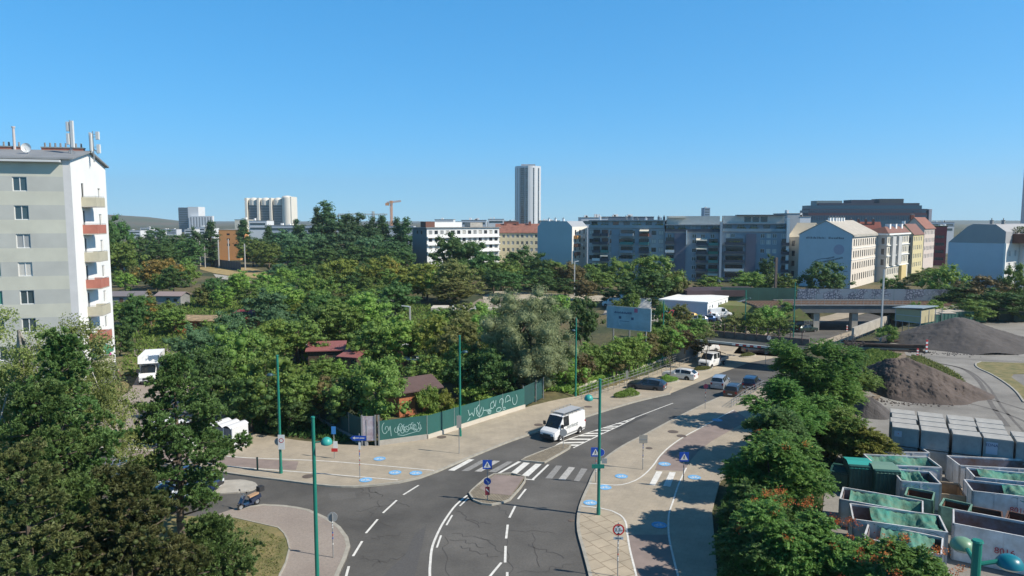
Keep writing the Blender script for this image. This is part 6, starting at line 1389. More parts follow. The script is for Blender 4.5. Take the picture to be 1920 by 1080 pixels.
b = base_at(1117, 907); r = sign_post('pole with a blue crossing sign half behind the globe lamp post', b, hgt(1117, 838, b)); square_crossing(r, hgt(1117, 847, b), .7, dx=-.05); disc_plate(r, hgt(1117, 848, b), .3, [(1, SW), (.94, SB)], 'round_blue_plate', dx=.35)
# street name plate on the globe lamp
b = base_at(1122, 968); lamp = [o for o in COL.objects if o.type == 'EMPTY' and o.get('label', '').startswith('green lamp post with a turquoise')][0]
z = hgt(1122, 873, b); m = MB().use(M('street_name_green', (.01, .20, .15), .5)); m.box(-.5, .34, -.16, -.13, z - .14, z + .14); m.use(SK); m.box(.2, .55, .13, .15, z + .1, z + .45); m.use(TEAL); m.box(-.12, .12, -.15, .12, z - .16, z - .13); m.build('street_name_plate', lamp)
b = base_at(1158, 1085); r = sign_post('round red-rimmed 3.3 metre height limit sign near the camera', b, hgt(1158, 980, b)); z = hgt(1158, 992, b)
d = disc_plate(r, z, .33, [(1, SR), (.74, SW)], 'height_limit_plate', y=-.08); me = text_mesh('3,3', .27, SY); t = link('lettering', me, d, (-.04, -.1, z)); t.rotation_euler = (R(90), 0, 0); me = text_mesh('m', .14, SY); t = link('lettering', me, d, (.18, -.1, z - .02)); t.rotation_euler = (R(90), 0, 0)
m = MB().use(SY); m.face([(-.09, -.1, z + .24), (.09, -.1, z + .24), (0, -.1, z + .14)]); m.face([(-.09, -.1, z - .24), (0, -.1, z - .14), (.09, -.1, z - .24)]); m.build('arrow_marks', d)
z2 = hgt(1158, 1008, b); m = MB().use(M('small_grey_plate', (.40, .46, .50), .5)); m.box(-.27, .27, -.08, -.06, z2 - .08, z2 + .08); pl = m.build('distance_plate', r); me = text_mesh('350 m', .13, SY); t = link('lettering', me, pl, (0, -.086, z2)); t.rotation_euler = (R(90), 0, 0)
b = base_at(625, 1049); r = sign_post('thin sign pole with a round plate seen edge-on near the big green post', b, hgt(625, 963, b)); m = MB().use(SK); m.lathe([(.0, .012), (.3, .012), (.3, -.012), (0, -.012)], (0, .05, hgt(625, 970, b)), 20, axis='y'); o = m.build('round_plate', r)
b = base_at(1205, 883); r = sign_post('pole with the grey back of a square sign on the right pavement', b, hgt(1205, 814, b)); z = hgt(1205, 823, b); m = MB().use(M('sign_back_tan', (.34, .32, .28), .6)); m.box(-.33, .33, -.06, -.035, z - .33, z + .33); m.use(SK); m.box(-.3, .3, -.075, -.061, z - .03, z + .03); m.build('square_plate', r)
b = base_at(627, 862); r = sign_post('pole with a small blue sign and a red and white plate by the dark fence', b, hgt(627, 800, b), stickers=False); z = hgt(627, 806, b); m = MB().use(M('light_blue_sign', (.04, .22, .55), .5)); m.box(-.18, .18, -.05, -.03, z - .35, z + .3); m.build('blue_plate', r)
z = hgt(628, 838, b); m = MB().use(SW); m.box(-.05, .3, -.05, -.03, z - .1, z + .5); m.use(SR); m.box(-.22, .3, -.05, -.03, z - .4, z - .101); m.build('red_white_plate', r)
b = base_at(675, 900); r = sign_post('pole with a blue direction sign pointing left before the poster board', b, hgt(675, 813, b)); z = hgt(675, 821, b); m = MB().use(SB); m.box(-.45, .55, -.06, -.04, z - .2, z + .18); m.face([(-.45, -.05, z - .22), (-.45, -.05, z + .2), (-.7, -.05, z)]); m.use(SW); m.box(-.3, .0, -.066, -.061, z - .02, z + .04); m.face([(-.5, -.065, z + .01), (-.3, -.065, z - .1), (-.3, -.065, z + .12)]); m.box(.05, .42, -.066, -.061, z - .03, z + .03); m.build('direction_plate', r); m = MB().use(SW); m.box(-.05, .12, -.05, -.035, z - .9, z - .35); m.build('small_plate', r)
# no stopping plate on the left green post
lamp = [o for o in COL.objects if o.type == 'EMPTY' and o.get('label', '').startswith('green lamp post on the verge')][0]; b = base_at(527, 890); z = hgt(527, 827, b)
m = MB().use(SW); m.box(-.1, .42, -.17, -.15, z - .62, z + .55); pl = m.build('white_plate', lamp); disc_plate(pl, z + .1, .19, [(1, SR), (.72, SW)], 'red_ring', y=-.178, dx=.16); m = MB().use(SK); m.lathe([(0, 0), (.3, .02)], (-.2, .14, z - .1), 14, axis='y'); m.build('round_plate', lamp)
b = base_at(861, 853); r = sign_post('thin pole with a narrow grey plate before the long teal fence', b, hgt(861, 778, b), stickers=False); z = hgt(861, 790, b); m = MB().use(M('sign_back_tan', (.34, .32, .28), .6)); m.box(-.2, .2, -.06, -.03, z - .55, z + .5); m.build('narrow_plate', r)
b = base_at(1056, 843, .13); r = sign_post('leaning pole with a round grey sign back on the upper island', b, hgt(1056, 804, b), stickers=False); m = MB().use(SK); m.lathe([(.0, .012), (.33, .012), (.33, -.012), (0, -.012)], (0, -.06, hgt(1056, 811, b)), 20, axis='y'); m.build('round_plate', r)
b = base_at(1322, 769); r = sign_post('striped sign pole with a round plate behind the silver car', b, hgt(1322, 716, b)); m = MB().use(M('sign_purple', (.13, .03, .07), .5)); m.lathe([(.0, .012), (.26, .012), (.26, -.012), (0, -.012)], (0, -.06, hgt(1322, 724, b)), 18, axis='y'); m.build('round_plate', r)
b = base_at(1435, 688, .05); r = sign_post('thin grey pole at the shrub bed near the low bridge', b, 2.6, stickers=False); m = MB().use(SK); m.box(-.2, .2, -.06, -.04, 2.0, 2.6); m.build('square_plate', r)
b = base_at(1175, 740, .05); r = sign_post('thin parking sign pole before the dark estate car', b, 3.0, stickers=False); m = MB().use(M('sign_back_tan', (.34, .32, .28), .6)); m.box(-.16, .16, -.06, -.04, 1.9, 2.9); m.build('narrow_plate', r)
b = G(345, 706); r = sign_post('white plate on a green post among the garden bushes', (b[0], b[1], 0), hgt(345, 672, b), stickers=False); m = MB().use(SW); z = hgt(345, 678, b); m.box(-.35, .35, -.06, -.03, z - .5, z + .45); m.build('white_plate', r)
# bollard shadow post, poles of the verge, manholes
b = base_at(483, 884); r = thing('marker_post', 'small dark marker post on the verge left of the green lamp post', 'bollard', b); m = MB().use(M('post_green_dark', (.04, .10, .07), .7)); m.tube((0, 0, 0), (0, 0, 1.0), .07, n=10); m.tube((0, 0, 1.0), (0, 0, 1.06), .09, .05, n=10); m.build('post', r)
for (px, py, s_, lab) in [(1103, 765, .45, 'round manhole cover on the pavement above the van'), (1010, 799, .45, 'round manhole cover left of the van'), (828, 822, .45, 'round manhole cover by the teal fence corner'), (578, 896, .45, 'manhole cover on the kerbside verge'), (1262, 812, .5, 'larger dark cover on the right pavement'), (1278, 820, .45, 'smaller cover touching the bicycle line'), (1071, 976, .22, 'small drain grate in the road near the right kerb'), (1217, 843, .3, 'faint cover behind the square sign back')]:
    c = G(px, py); zz = A1 + .012 if px != 1071 else .012; m = MB().use(M('manhole_iron', (.12, .095, .08), .8, .3, 8)); m.lathe([(0, .012), (s_ * .8, .012), (s_, .004), (s_, 0)], (0, 0, 0), 18)
    o = m.build('manhole_cover', loc=(c[0], c[1], c[2] + zz)); tag(o, lab, 'manhole cover')
# two striped roadworks barriers
for (px, py, h, lab) in [(1720, 671, 1.3, 'short red and white roadworks beacon'), (1737, 662, 2.0, 'taller red and white roadworks beacon')]:
    c = G(px, py); r = thing('roadworks_beacon', lab, 'roadworks beacon', (c[0], c[1], .03)); m = MB()
    for k in range(6): m.use(SR if k % 2 else SW); m.box(-.14, .14, -.04, .04, .15 + k * h / 6.5, .15 + (k + 1) * h / 6.5)
    m.build('board', r); m = MB().use(PLAST); m.box(-.4, .4, -.25, .25, 0, .14); m.build('foot', r)
c = G(1588, 622); r = thing('roadworks_beacon', 'red and white beacon standing on the street before the big bridge', 'roadworks beacon', c); m = MB()
for k in range(5): m.use(SR if k % 2 else SW); m.box(-.14, .14, -.04, .04, .1 + k * .25, .1 + (k + 1) * .25)
m.build('board', r)
# ---------------------------------------------------------------- the yard: heaps, containers, skips, timber
def heap_mesh(name, L, W, H_, seed, mat, ridge=.35, n=90, skew=(0, 0)):
    g = np.random.default_rng(seed); X, Y = np.meshgrid(np.linspace(-1, 1, n), np.linspace(-1, 1, n)); 
    rx = np.maximum(0, np.abs(X + skew[0] * .0) - ridge) / (1 - ridge); d = np.sqrt(rx ** 2 + Y ** 2)
    ph = g.uniform(0, 6, 8); wob = 1 + .07 * np.sin(3 * np.arctan2(Y, X) + ph[0]) + .04 * np.sin(7 * np.arctan2(Y, X) + ph[1])
    z = np.maximum(0, 1 - d / wob) ** 1.0; z = np.minimum(z, (.99 if ridge < .06 else .93) + .04 * np.sin(4 * X + ph[2])) 
    amp = .055 if mat is SOIL else .03
    rough = sum(np.sin(X * f_ * 6 + ph[k]) * np.sin(Y * f_ * 5 + ph[k + 1]) / f_ for k, f_ in enumerate((1.3, 2.7, 5.1, 9))) * amp + g.normal(size=X.shape) * amp * .3
    z = z + rough * (z > .01) * np.minimum(1, z * 5) - (z <= 0) * .05
    V = np.stack([X * L / 2, Y * W / 2, z * H_], -1).reshape(-1, 3)
    F = [(j * n + i, j * n + i + 1, (j + 1) * n + i + 1, (j + 1) * n + i) for j in range(n - 1) for i in range(n - 1)]
    F = [f_ for f_ in F if max(V[k][2] for k in f_) > -.02]
    me = bpy.data.meshes.new(name); me.from_pydata(V.tolist(), [], F); me.materials.append(mat); me.polygons.foreach_set('use_smooth', [True] * len(F)); me.update(); return me
GRV = M('dark_gravel', (.085, .077, .074), .95, .22, .5, .8, 14); SOIL = M('brown_grey_soil', (.105, .082, .070), .95, .35, .35, .9, 9)
def heap(label, pxl, pxr, pyb, Yc, depth, pxt, pyt, mat, seed, ridge, rz=0):
    a, b = D(pxl, pyb, Yc), D(pxr, pyb, Yc); L = b[0] - a[0]; H_ = D(pxt, pyt, Yc)[2]
    me = heap_mesh('gravel_heap', L, depth, H_ * 1.06, seed, mat, ridge); cx = (a[0] + b[0]) / 2
    # peak off centre
    for v_ in me.vertices: 
        t = v_.co.z / H_; v_.co.x += (D(pxt, pyt, Yc)[0] - cx) * max(0, min(1, t))
    o = link('gravel_heap', me); o.location = (cx, Yc, -.04); o.rotation_euler = (0, 0, rz); return tag(o, label, 'heap')
heap('large smooth dark grey gravel heap in the middle of the yard', 1668, 1945, 650, 113, 20, 1798, 596, GRV, 3, .01)
heap('nearer rough brown-grey soil heap beside the trees', 1604, 1828, 720, 83, 17, 1690, 673, SOIL, 8, .10)
heap('small grey mound at the foot of the soil heap', 1590, 1670, 770, 72, 6, 1630, 745, GRV, 12, .1)
# grey containers, stacked two high in the front row
CG = M('container_grey', (.30, .315, .31), .7, .25, .8, .1, 10); CT = M('container_top', (.38, .37, .345), .75, .22, .9)
def grey_container():
    r = thing('waste_container', 'x', 'container', (0, 0, 0), 0, 'grey waste containers in rows')
    m = MB().use(CG); m.prism([(-1.28, -.98), (1.28, -.98), (1.28, .98), (-1.28, .98)], .12, 2.05)
    m.box(-1.33, -1.281, -1.03, 1.03, .1, 2.1); m.box(1.281, 1.33, -1.03, 1.03, .1, 2.1); m.box(-1.28, 1.28, -1.03, -.981, 1.95, 2.1); m.box(-1.28, 1.28, .981, 1.03, 1.95, 2.1); m.box(-1.28, 1.28, -1.03, -.981, .1, .22); m.box(-.03, .03, -1.01, -.981, .22, 1.95)
    m.build('shell', r); m = MB().use(CT); m.box(-1.3, 1.3, -1.0, 1.0, 2.102, 2.16); m.build('lid', r)
    m = MB().use(CONCD); m.box(-1.2, -1.0, -.9, .9, 0, .12); m.box(1.0, 1.2, -.9, .9, 0, .12); m.build('skids', r); return r
src = grey_container(); first = True
o0 = Vector(G(1664, 873)); e1 = Vector(G(1889, 905)) - o0      # ground line of the front row (approx.)
# front row bottom line runs from (1668,870) to (1905,905); rows go back
ang = math.atan2(e1.y, e1.x); ux = Vector((math.cos(ang), math.sin(ang), 0)); uy = Vector((-ux.y, ux.x, 0))
A_ = Vector(G(1666, 872)) + Vector((0, 0, .05)); names = ['leftmost', 'second', 'third', 'fourth', 'fifth']; rown = ['front', 'second', 'third', 'rear']
for col in range(5):
    nrow = 4 if col < 4 else 2
    for row in range(nrow):
        for lev in (0, 1):
            if lev == 0 and row > 0 and not (row == nrow - 1 or col in (0, 4)): pass
            p = A_ + ux * (1.02 + col * 2.1) + uy * (.8 + row * 1.6) + Vector((0, 0, lev * 1.6)); jitter = random.Random(col * 10 + row).uniform(-.08, .08)
            lab = '%s grey waste container of the %s row, %s layer' % (names[col], rown[row], ('lower', 'upper')[lev])
            rz = ang + jitter * .12
            if first: src.location = p; src.rotation_euler = (0, 0, rz); src.scale = (.72, .72, .73); src['label'] = lab; first = False; r = src
            else: r = copy_thing(src, p + ux * jitter, rz, lab)
            if row == 0 and lev == 1 and col in (0, 3):
                m = MB().use(M('paper_panel', (.40, .44, .52), .7)); m.box(-1.1, -.05 if col == 3 else -.35, -1.05, -1.035, .45 if col == 3 else 1.1, 1.75); pn = m.build('paper_panel', r)
                if col == 3: me = text_mesh('EDNA', .42, M('ink_blue', (.02, .03, .12), .7)); t = link('lettering', me, pn, (-.58, -1.056, 1.42)); t.rotation_euler = (R(90), 0, 0)
                else: m = MB().use(SR); m.box(-.75, -.65, -1.06, -1.052, 1.4, 1.5); m.build('red_mark', pn)
# open skips: long troughs, some covered with green nets
SKW = M('skip_white_paint', (.60, .62, .64), .6, .15, 1.0, dark=(.42, .40, .38)); SKI = M('skip_inside', (.17, .17, .20), .8, .4, 1.2, dark=(.16, .085, .05)); SKR = M('skip_rust_inside', (.13, .055, .032), .9, .4, 1.5)
NET = M('green_net', (.018, .19, .155), .8, .3, 1.1, .9, 6, dark=(.13, .20, .13)); SKG = M('skip_dark_green', (.012, .065, .052), .6, .2, 1.2); PALEG = M('worn_pale_green', (.16, .30, .23), .7, .3, 2)
def skip(label, P, L, W, h, rz, body=SKW, inside=SKI, net=None, number=None, group='open waste skips', flare=.12, netseed=1):
    r = thing('waste_skip', label, 'skip', P, rz, group); m = MB().use(body)
    def wall(x0, y0, x1, y1):
        dx, dy = x1 - x0, y1 - y0; l = math.hypot(dx, dy); m.bar((x0, y0, h / 2 + .1), (x1, y1, h / 2 + .1), .05, h)
        m.bar((x0, y0, h + .1), (x1, y1, h + .1), .09, .1)
        n = max(2, int(l / 1.2))
        for i in range(n + 1): t = i / n; m.bar((x0 + dx * t, y0 + dy * t, .1), (x0 + dx * t, y0 + dy * t, h + .08), .12, .12)
    wall(-L / 2, -W / 2, L / 2, -W / 2); wall(L / 2, -W / 2, L / 2, W / 2); wall(L / 2, W / 2, -L / 2, W / 2); wall(-L / 2, W / 2, -L / 2, -W / 2); m.box(-L / 2, L / 2, -W / 2, W / 2, .02, .12); m.build('walls', r)
    m = MB().use(inside); q = .09
    for (x0, y0, x1, y1) in ((-L / 2 + q, -W / 2 + q, L / 2 - q, -W / 2 + q), (L / 2 - q, -W / 2 + q, L / 2 - q, W / 2 - q), (L / 2 - q, W / 2 - q, -L / 2 + q, W / 2 - q), (-L / 2 + q, W / 2 - q, -L / 2 + q, -W / 2 + q)):
        m.face([(x0, y0, .14), (x1, y1, .14), (x1, y1, h + .02), (x0, y0, h + .02)][::-1])
    m.face([(-L / 2 + q, -W / 2 + q, .14), (L / 2 - q, -W / 2 + q, .14), (L / 2 - q, W / 2 - q, .14), (-L / 2 + q, W / 2 - q, .14)]); m.build('inside', r)
    if net:
        u0, u1 = net; n, k = 30, 12; g = np.random.default_rng(netseed); ph = g.uniform(0, 6, 4); V, F = [], []
        for i in range(n + 1):
            for j in range(k + 1):
                u = u0 + (u1 - u0) * i / n; v_ = j / k; s_ = math.sin(math.pi * v_)
                z = h + .16 - s_ * (.45 + .28 * math.sin(u * 11 + ph[0]) + .12 * abs(math.sin(u * 26 + ph[1] + v_ * 3))) + .09 * abs(math.sin(u * 33 + ph[2] + 4 * math.sin(v_ * 5 + ph[3]))) 
                V.append((-L / 2 + L * u, -W / 2 - .05 + (W + .1) * v_, z if 0 < j < k else h - .12 + .12 * math.sin(u * 30 + ph[3])))
        for i in range(n):
            for j in range(k): F.append((i * (k + 1) + j, (i + 1) * (k + 1) + j, (i + 1) * (k + 1) + j + 1, i * (k + 1) + j + 1))
        me = bpy.data.meshes.new('net'); me.from_pydata(V, [], F); me.materials.append(NET); me.polygons.foreach_set('use_smooth', [True] * len(F)); me.update(); link('net', me, r)
    if number:
        me = text_mesh(number, .5, M('dark_red_number', (.33, .03, .05), .7)); t = link('number', me, r, (-L / 2 + L * .50, -W / 2 - .125, h * .55)); t.rotation_euler = (R(90), 0, 0)
    return r
def yp(px, py, z): return Vector(G(px, py, z))
def skip_at(label, pl, pr, ztop, W, **k):
    """pl, pr: picture points of the near top edge ends"""
    a, b = yp(*pl, ztop), yp(*pr, ztop); rz = math.atan2(b.y - a.y, b.x - a.x); L = (b - a).length; mid = (a + b) / 2; n = Vector((-math.sin(rz), math.cos(rz), 0)); c = mid + n * W / 2
    return skip(label, (c.x, c.y, .03), L, W, ztop - .1, rz, **k)
skip_at('rusty brown skip behind the grey containers', (1650, 848), (1742, 850), 1.7, 2.3, inside=SKR, body=SKW)
skip_at('skip with a bright green net just below the rusty one', (1640, 872), (1765, 878), 1.9, 2.3, net=(0, .97), netseed=4)
skip_at('white skip with crumpled green net beside the dark green boxes', (1690, 903), (1764, 909), 1.9, 2.4, net=(0, .72), netseed=6)
skip_at('long pale skip with a wrinkled green net left in the yard', (1575, 937), (1730, 965), 1.8, 2.3, net=(.10, .98), netseed=9)
skip_at('long white skip with a sagging green net below the wrinkled one', (1600, 975), (1776, 1000), 2.0, 2.5, net=(.22, .96), netseed=12)
skip_at('skip with a green net partly under the flowering shrubs', (1620, 1010), (1765, 1042), 1.8, 2.4, net=(.18, .9), netseed=15)
skip_at('white skip with a rusty inside at the upper right', (1800, 874), (1985, 884), 1.8, 2.2, inside=SKI)
skip_at('white skip with a torn green net at the right', (1828, 896), (1990, 912), 1.9, 2.0, net=(.12, 1), netseed=18)
skip_at('white skip 8016 with half a green net at the right edge', (1824, 922), (2000, 942), 1.9, 2.2, net=(.42, 1), number='8016', netseed=21)
skip_at('nearest long white skip numbered 8016', (1788, 983), (1990, 1022), 2.2, 2.4, number='8016')
for (a, b, zt, W, body, ins, lab) in [((1697, 930), (1748, 940), 1.5, 1.7, PALEG, SKR, 'small rusty box with pale green rims beside the sagging net'), ((1762, 950), (1815, 962), 1.5, 1.6, PALEG, SKR, 'square rusty box with pale green rims'), ((1817, 966), (1880, 978), 1.4, 1.6, RUST, SKR, 'rusty brown box right of the pale green rimmed one'), ((1885, 975), (1960, 992), 1.4, 1.6, RUST, SKR, 'rusty brown box at the right edge'), ((1750, 925), (1812, 933), 1.0, 2.6, M('tan_skip', (.34, .27, .19), .8, .2, 1), M('tan_inside', (.33, .22, .12), .9, .4, 1.2), 'low tan coloured skip with sandy floor')]:
    skip_at(lab, a, b, zt, W, body=body, inside=ins, group='small rusty boxes')
# dark green closed containers
for (pl, pr, zt, W, lab, top) in [((1594, 871), (1640, 874), 2.3, 1.9, 'dark green closed container, left of the pair', TEAL), ((1642, 880), (1690, 883), 2.3, 2.0, 'dark green closed container, right of the pair', M('sage_lid', (.13, .24, .19), .7)), ((1556, 880), (1590, 886), 1.6, 1.9, 'dark green container deep in the tree shade', SKG)]:
    a, b = yp(*pl, zt), yp(*pr, zt); rz = math.atan2(b.y - a.y, b.x - a.x); L = (b - a).length
    r = thing('green_container', lab, 'container', (a.x, a.y, 0), rz, 'dark green containers'); m = MB().use(SKG); m.box(0, L, 0, W, .1, zt - .1)
    for k in range(7): m.box(.05 + k * (L - .15) / 6, .1 + k * (L - .15) / 6, -.04, -.001, .1, zt - .1)
    m.build('body', r); m = MB().use(top); m.face([(-.03, -.05, zt - .25), (L + .03, -.05, zt - .25), (L + .03, W * .45, zt + .05), (-.03, W * .45, zt + .05)]); m.face([(-.03, W * .45, zt + .05), (L + .03, W * .45, zt + .05), (L + .03, W, zt - .05), (-.03, W, zt - .05)]); m.build('lid', r)
# far rows of green and white bins
BG = M('bin_side_green', (.07, .18, .14), .7, .2, 1); BW_ = M('bin_top_pale', (.52, .46, .37), .8, .15, 1)
def far_bin():
    r = thing('yard_bin', 'x', 'container', (0, 0, 0), 0, 'pale topped green bins by the bridge'); m = MB().use(BG); m.box(-1.35, 1.35, -.9, .9, .1, 1.9); [m.box(-1.35 + k * .66, -1.29 + k * .66, -.95, -.901, .1, 1.9) for k in range(5)]; m.build('body', r)
    m = MB().use(BW_); m.box(-1.4, 1.4, -.95, .95, 1.902, 2.02); m.build('lid', r); return r
fb = far_bin(); k = 0; fb.scale = (1.0, 1.0, 1.25)
for ci, (bx, by) in enumerate(((1742, 612), (1772, 610), (1806, 606))):
    for j in range(5):
        c = G(bx + j * 4 + (0, 6, 6)[ci] * j * .4, by - j * 3.3, 0); lab = '%s pale topped bin of the %s row by the big bridge' % (['frontmost', 'second', 'middle', 'last but one', 'rearmost'][j], ['left', 'middle', 'right'][ci])
        if k == 0: fb.location = c; fb['label'] = lab
        else: copy_thing(fb, c, 0, lab)
        k += 1
for (px, py, w_, h, lab) in [(1834, 605, 2.9, 2.4, 'bright green container end right of the bins'), (1861, 602, 3.2, 2.6, 'dark container under the trees, left'), (1888, 603, 3.2, 2.4, 'dark teal container under the trees, right'), (1915, 604, 3.0, 2.0, 'bluish container at the right edge under the trees')]:
    c = G(px, py, 0); r = thing('yard_container', lab, 'container', c, 0, 'containers under the trees'); m = MB().use(SKG if px != 1834 else M('bright_green_side', (.015, .16, .08), .6)); m.box(-w_ / 2, w_ / 2, 0, 4, .1, h)
    for k2 in range(9): m.box(-w_ / 2 + k2 * (w_ - .06) / 8, -w_ / 2 + .06 + k2 * (w_ - .06) / 8, -.05, -.002, .1, h)
    m.build('body', r); m = MB().use(BW_ if px == 1834 else CONCD); m.box(-w_ / 2 - .05, w_ / 2 + .05, -.08, 4.05, h + .002, h + .12); m.build('roof', r)
# site cabin on legs
a, b = G(1677, 628, 0), G(1708, 632, 0); r = thing('site_cabin', 'beige site cabin with blue-grey roof raised on steel legs', 'cabin', (a[0], a[1], 0), math.atan2(b[1] - a[1], b[0] - a[0])); W = 4.2
m = MB().use(M('cabin_beige', (.42, .37, .22), .8, .1, 1)); m.box(0, W, 0, 5, 2.5, 4.8); m.build('wall', r); m = MB().use(M('cabin_frame', (.38, .40, .40), .6)); m.box(-.05, W + .05, -.06, -.003, 2.5, 2.65); m.box(-.05, .07, -.06, -.003, 2.65, 4.8); m.box(W - .07, W + .05, -.06, -.003, 2.65, 4.8); m.box(-.05, W + .05, -.06, -.003, 3.6, 3.7); m.build('frame', r)
m = MB().use(M('cabin_roof', (.27, .33, .36), .6)); m.face([(-.4, -.5, 4.85), (W + .4, -.5, 5.2), (W + .4, 5.5, 5.2), (-.4, 5.5, 4.85)]); m.face([(-.4, -.5, 4.75), (W + .4, -.5, 5.1), (W + .4, -.5, 5.2), (-.4, -.5, 4.85)]); m.face([(W + .4, -.5, 5.1), (W + .4, 5.5, 5.1), (W + .4, 5.5, 5.2), (W + .4, -.5, 5.2)]); m.build('roof', r)
m = MB().use(STEEL)
for x in (.1, W - .1, W + 1.2):
    for y in (.1, 2.5, 4.9): m.tube((x, y, 0), (x, y, 2.49 if x < W else 4.9), .06, n=6)
m.build('leg', r); m = MB().use(STEEL)
for k2 in range(8): m.box(W + .02, W + 1.15, 3 + k2 * .35, 3.3 + k2 * .35, .2 + k2 * .18, .25 + k2 * .18)
m.build('stair', r)
# timber stacks
def timber(label, px, py, L, n, rz, seed, mats):
    c = G(px, py); r = thing('timber_stack', label, 'timber stack', (c[0], c[1], c[2] + .02), rz); rr = random.Random(seed); m = MB()
    for k in range(n):
        m.use(rr.choice(mats)); y = rr.uniform(-.9, .9); z = .1 + .22 * (k // 5) + rr.uniform(0, .05); a = rr.uniform(-.06, .06); m.bar((-L / 2 + rr.uniform(-.5, .3), y - a * L / 2, z), (L / 2 + rr.uniform(-.3, .5), y + a * L / 2, z + rr.uniform(-.04, .06)), .24, .18)
    m.build('beams', r); return r
TB = [M('old_timber', (.09, .06, .045), .9, .3, 2), M('old_timber_dark', (.05, .035, .03), .9), M('old_timber_pale', (.30, .25, .19), .9, .2, 2)]
timber('loose dark timber stack at the end of the ramp wall', 1620, 650, 6, 16, R(-14), 1, TB[:2]); timber('stack of old sleepers in front of the slim mast', 1673, 657, 8.5, 22, R(-12), 2, TB); timber('low scatter of planks beside the sleeper stack', 1640, 656, 9, 6, R(-8), 3, TB[2:]); timber('pale planks under the site cabin', 1690, 641, 4, 8, R(10), 4, TB)
timber('pile of broken planks at the left foot of the soil heap', 1630, 703, 4, 6, R(40), 5, TB)
# shrub beds in the parking strip
BED = [(1175, 745, 4.3, 1.8, 'shrub bed at the near end of the parking strip'), (1253, 717, 3.8, 1.6, 'shrub bed between the dark and white estate cars'), (1317, 694, 3.6, 1.7, 'shrub bed in front of the flatbed truck'), (1402, 668, 3.6, 1.6, 'shrub bed seen under the low bridge')]
GRAVEL_DONE = True

# loose stones round the heaps, wheel marks on the yard
def stones(cx, cy, rx, ry, n, seed, mat):
    g = np.random.default_rng(seed); a = g.uniform(0, 6.28, n); q = g.normal(1.0, .09, n); m = MB().use(mat)
    for k in range(n):
        x, y = cx + rx * q[k] * math.cos(a[k]), cy + ry * q[k] * math.sin(a[k]); r_ = g.uniform(.04, .2); z = .05 + r_ * .6
        p = [(x + r_ * g.uniform(.6, 1) * math.cos(t), y + r_ * g.uniform(.6, 1) * math.sin(t), .03) for t in (0, 1.6, 3.1, 4.7)]; m.face([p[0], p[1], (x, y, z)]); m.face([p[1], p[2], (x, y, z)]); m.face([p[2], p[3], (x, y, z)]); m.face([p[3], p[0], (x, y, z)])
    return tag(m.build('stones'), None, None, None, 'stuff')
stones(68, 113, 12.5, 9.5, 900, 1, GRV); stones(45, 83, 7.5, 8, 900, 2, SOIL)
WM = M('wheel_mark', (.135, .125, .115), .9, .25, 2.0)
for pts in ([(1700, 760), (1780, 752), (1850, 765), (1920, 790), (1980, 830)], [(1720, 745), (1790, 735), (1860, 750), (1940, 775)], [(1730, 668), (1790, 672), (1850, 676), (1930, 680)], [(1745, 680), (1800, 690), (1835, 715), (1860, 760), (1890, 800)], [(1765, 682), (1815, 695), (1850, 722), (1880, 765), (1920, 810)], [(1850, 612), (1880, 622), (1920, 640)], [(1820, 620), (1870, 640), (1930, 655)]):
    line('wheel_mark', pts, random.Random(pts[0][0]).uniform(.2, .45), .03, WM)

H = House('depot_hall', 'depot hall beyond the right edge that shades the yard corner', (95, 106), (125, 104), 9, 12, CONCD)
for s_ in ('front', 'right', 'left', 'back'): H.face(s_)
H.flat(CONCD); H.done()
# ---------------------------------------------------------------- vegetation
BARK = M('bark', (.13, .10, .075), .95, .35, 4, .6, 15); BARKP = M('pale_bark', (.40, .38, .34), .9, .4, 3)
LM = {'mid': leafmat('leaf_mid', (0.122, 0.206, 0.044), (0.207, 0.292, 0.069)), 'dark': leafmat('leaf_dark', (0.061, 0.132, 0.039), (0.113, 0.202, 0.055)),
      'yellow': leafmat('leaf_yellowgreen', (0.164, 0.209, 0.037), (0.253, 0.265, 0.057)), 'olive': leafmat('leaf_olive', (0.146, 0.168, 0.050), (0.214, 0.223, 0.078)),
      'blue': leafmat('leaf_bluegreen', (0.081, 0.161, 0.071), (0.127, 0.230, 0.109)), 'willow': leafmat('leaf_willow', (0.184, 0.219, 0.106), (0.283, 0.305, 0.163)),
      'rust': leafmat('leaf_rusty', (0.165, 0.120, 0.055), (0.150, 0.150, 0.060)), 'gold': leafmat('leaf_golden', (0.391, 0.299, 0.069), (0.253, 0.230, 0.057)),
      'pine': leafmat('pine_needles', (0.068, 0.147, 0.041), (0.147, 0.225, 0.068), .15), 'pine2': leafmat('pine_needles_old', (0.068, 0.108, 0.032), (0.135, 0.135, 0.050), .15),
      'birch': leafmat('leaf_birch', (0.169, 0.240, 0.071), (0.304, 0.356, 0.116)), 'sumac': leafmat('leaf_sumac', (0.074, 0.171, 0.037), (0.157, 0.273, 0.059)), 'red': leafmat('sumac_fruit', (0.483, 0.098, 0.034), (0.575, 0.230, 0.057)),
      'poplar': leafmat('leaf_poplar', (0.053, 0.116, 0.043), (0.090, 0.169, 0.063)), 'thuja': leafmat('thuja', (0.054, 0.093, 0.028), (0.155, 0.132, 0.039)), 'lime': leafmat('leaf_lime', (0.166, 0.302, 0.055), (0.273, 0.391, 0.088))}
def unit(g, n):
    v_ = g.normal(size=(n, 3)); return v_ / np.linalg.norm(v_, axis=1)[:, None]
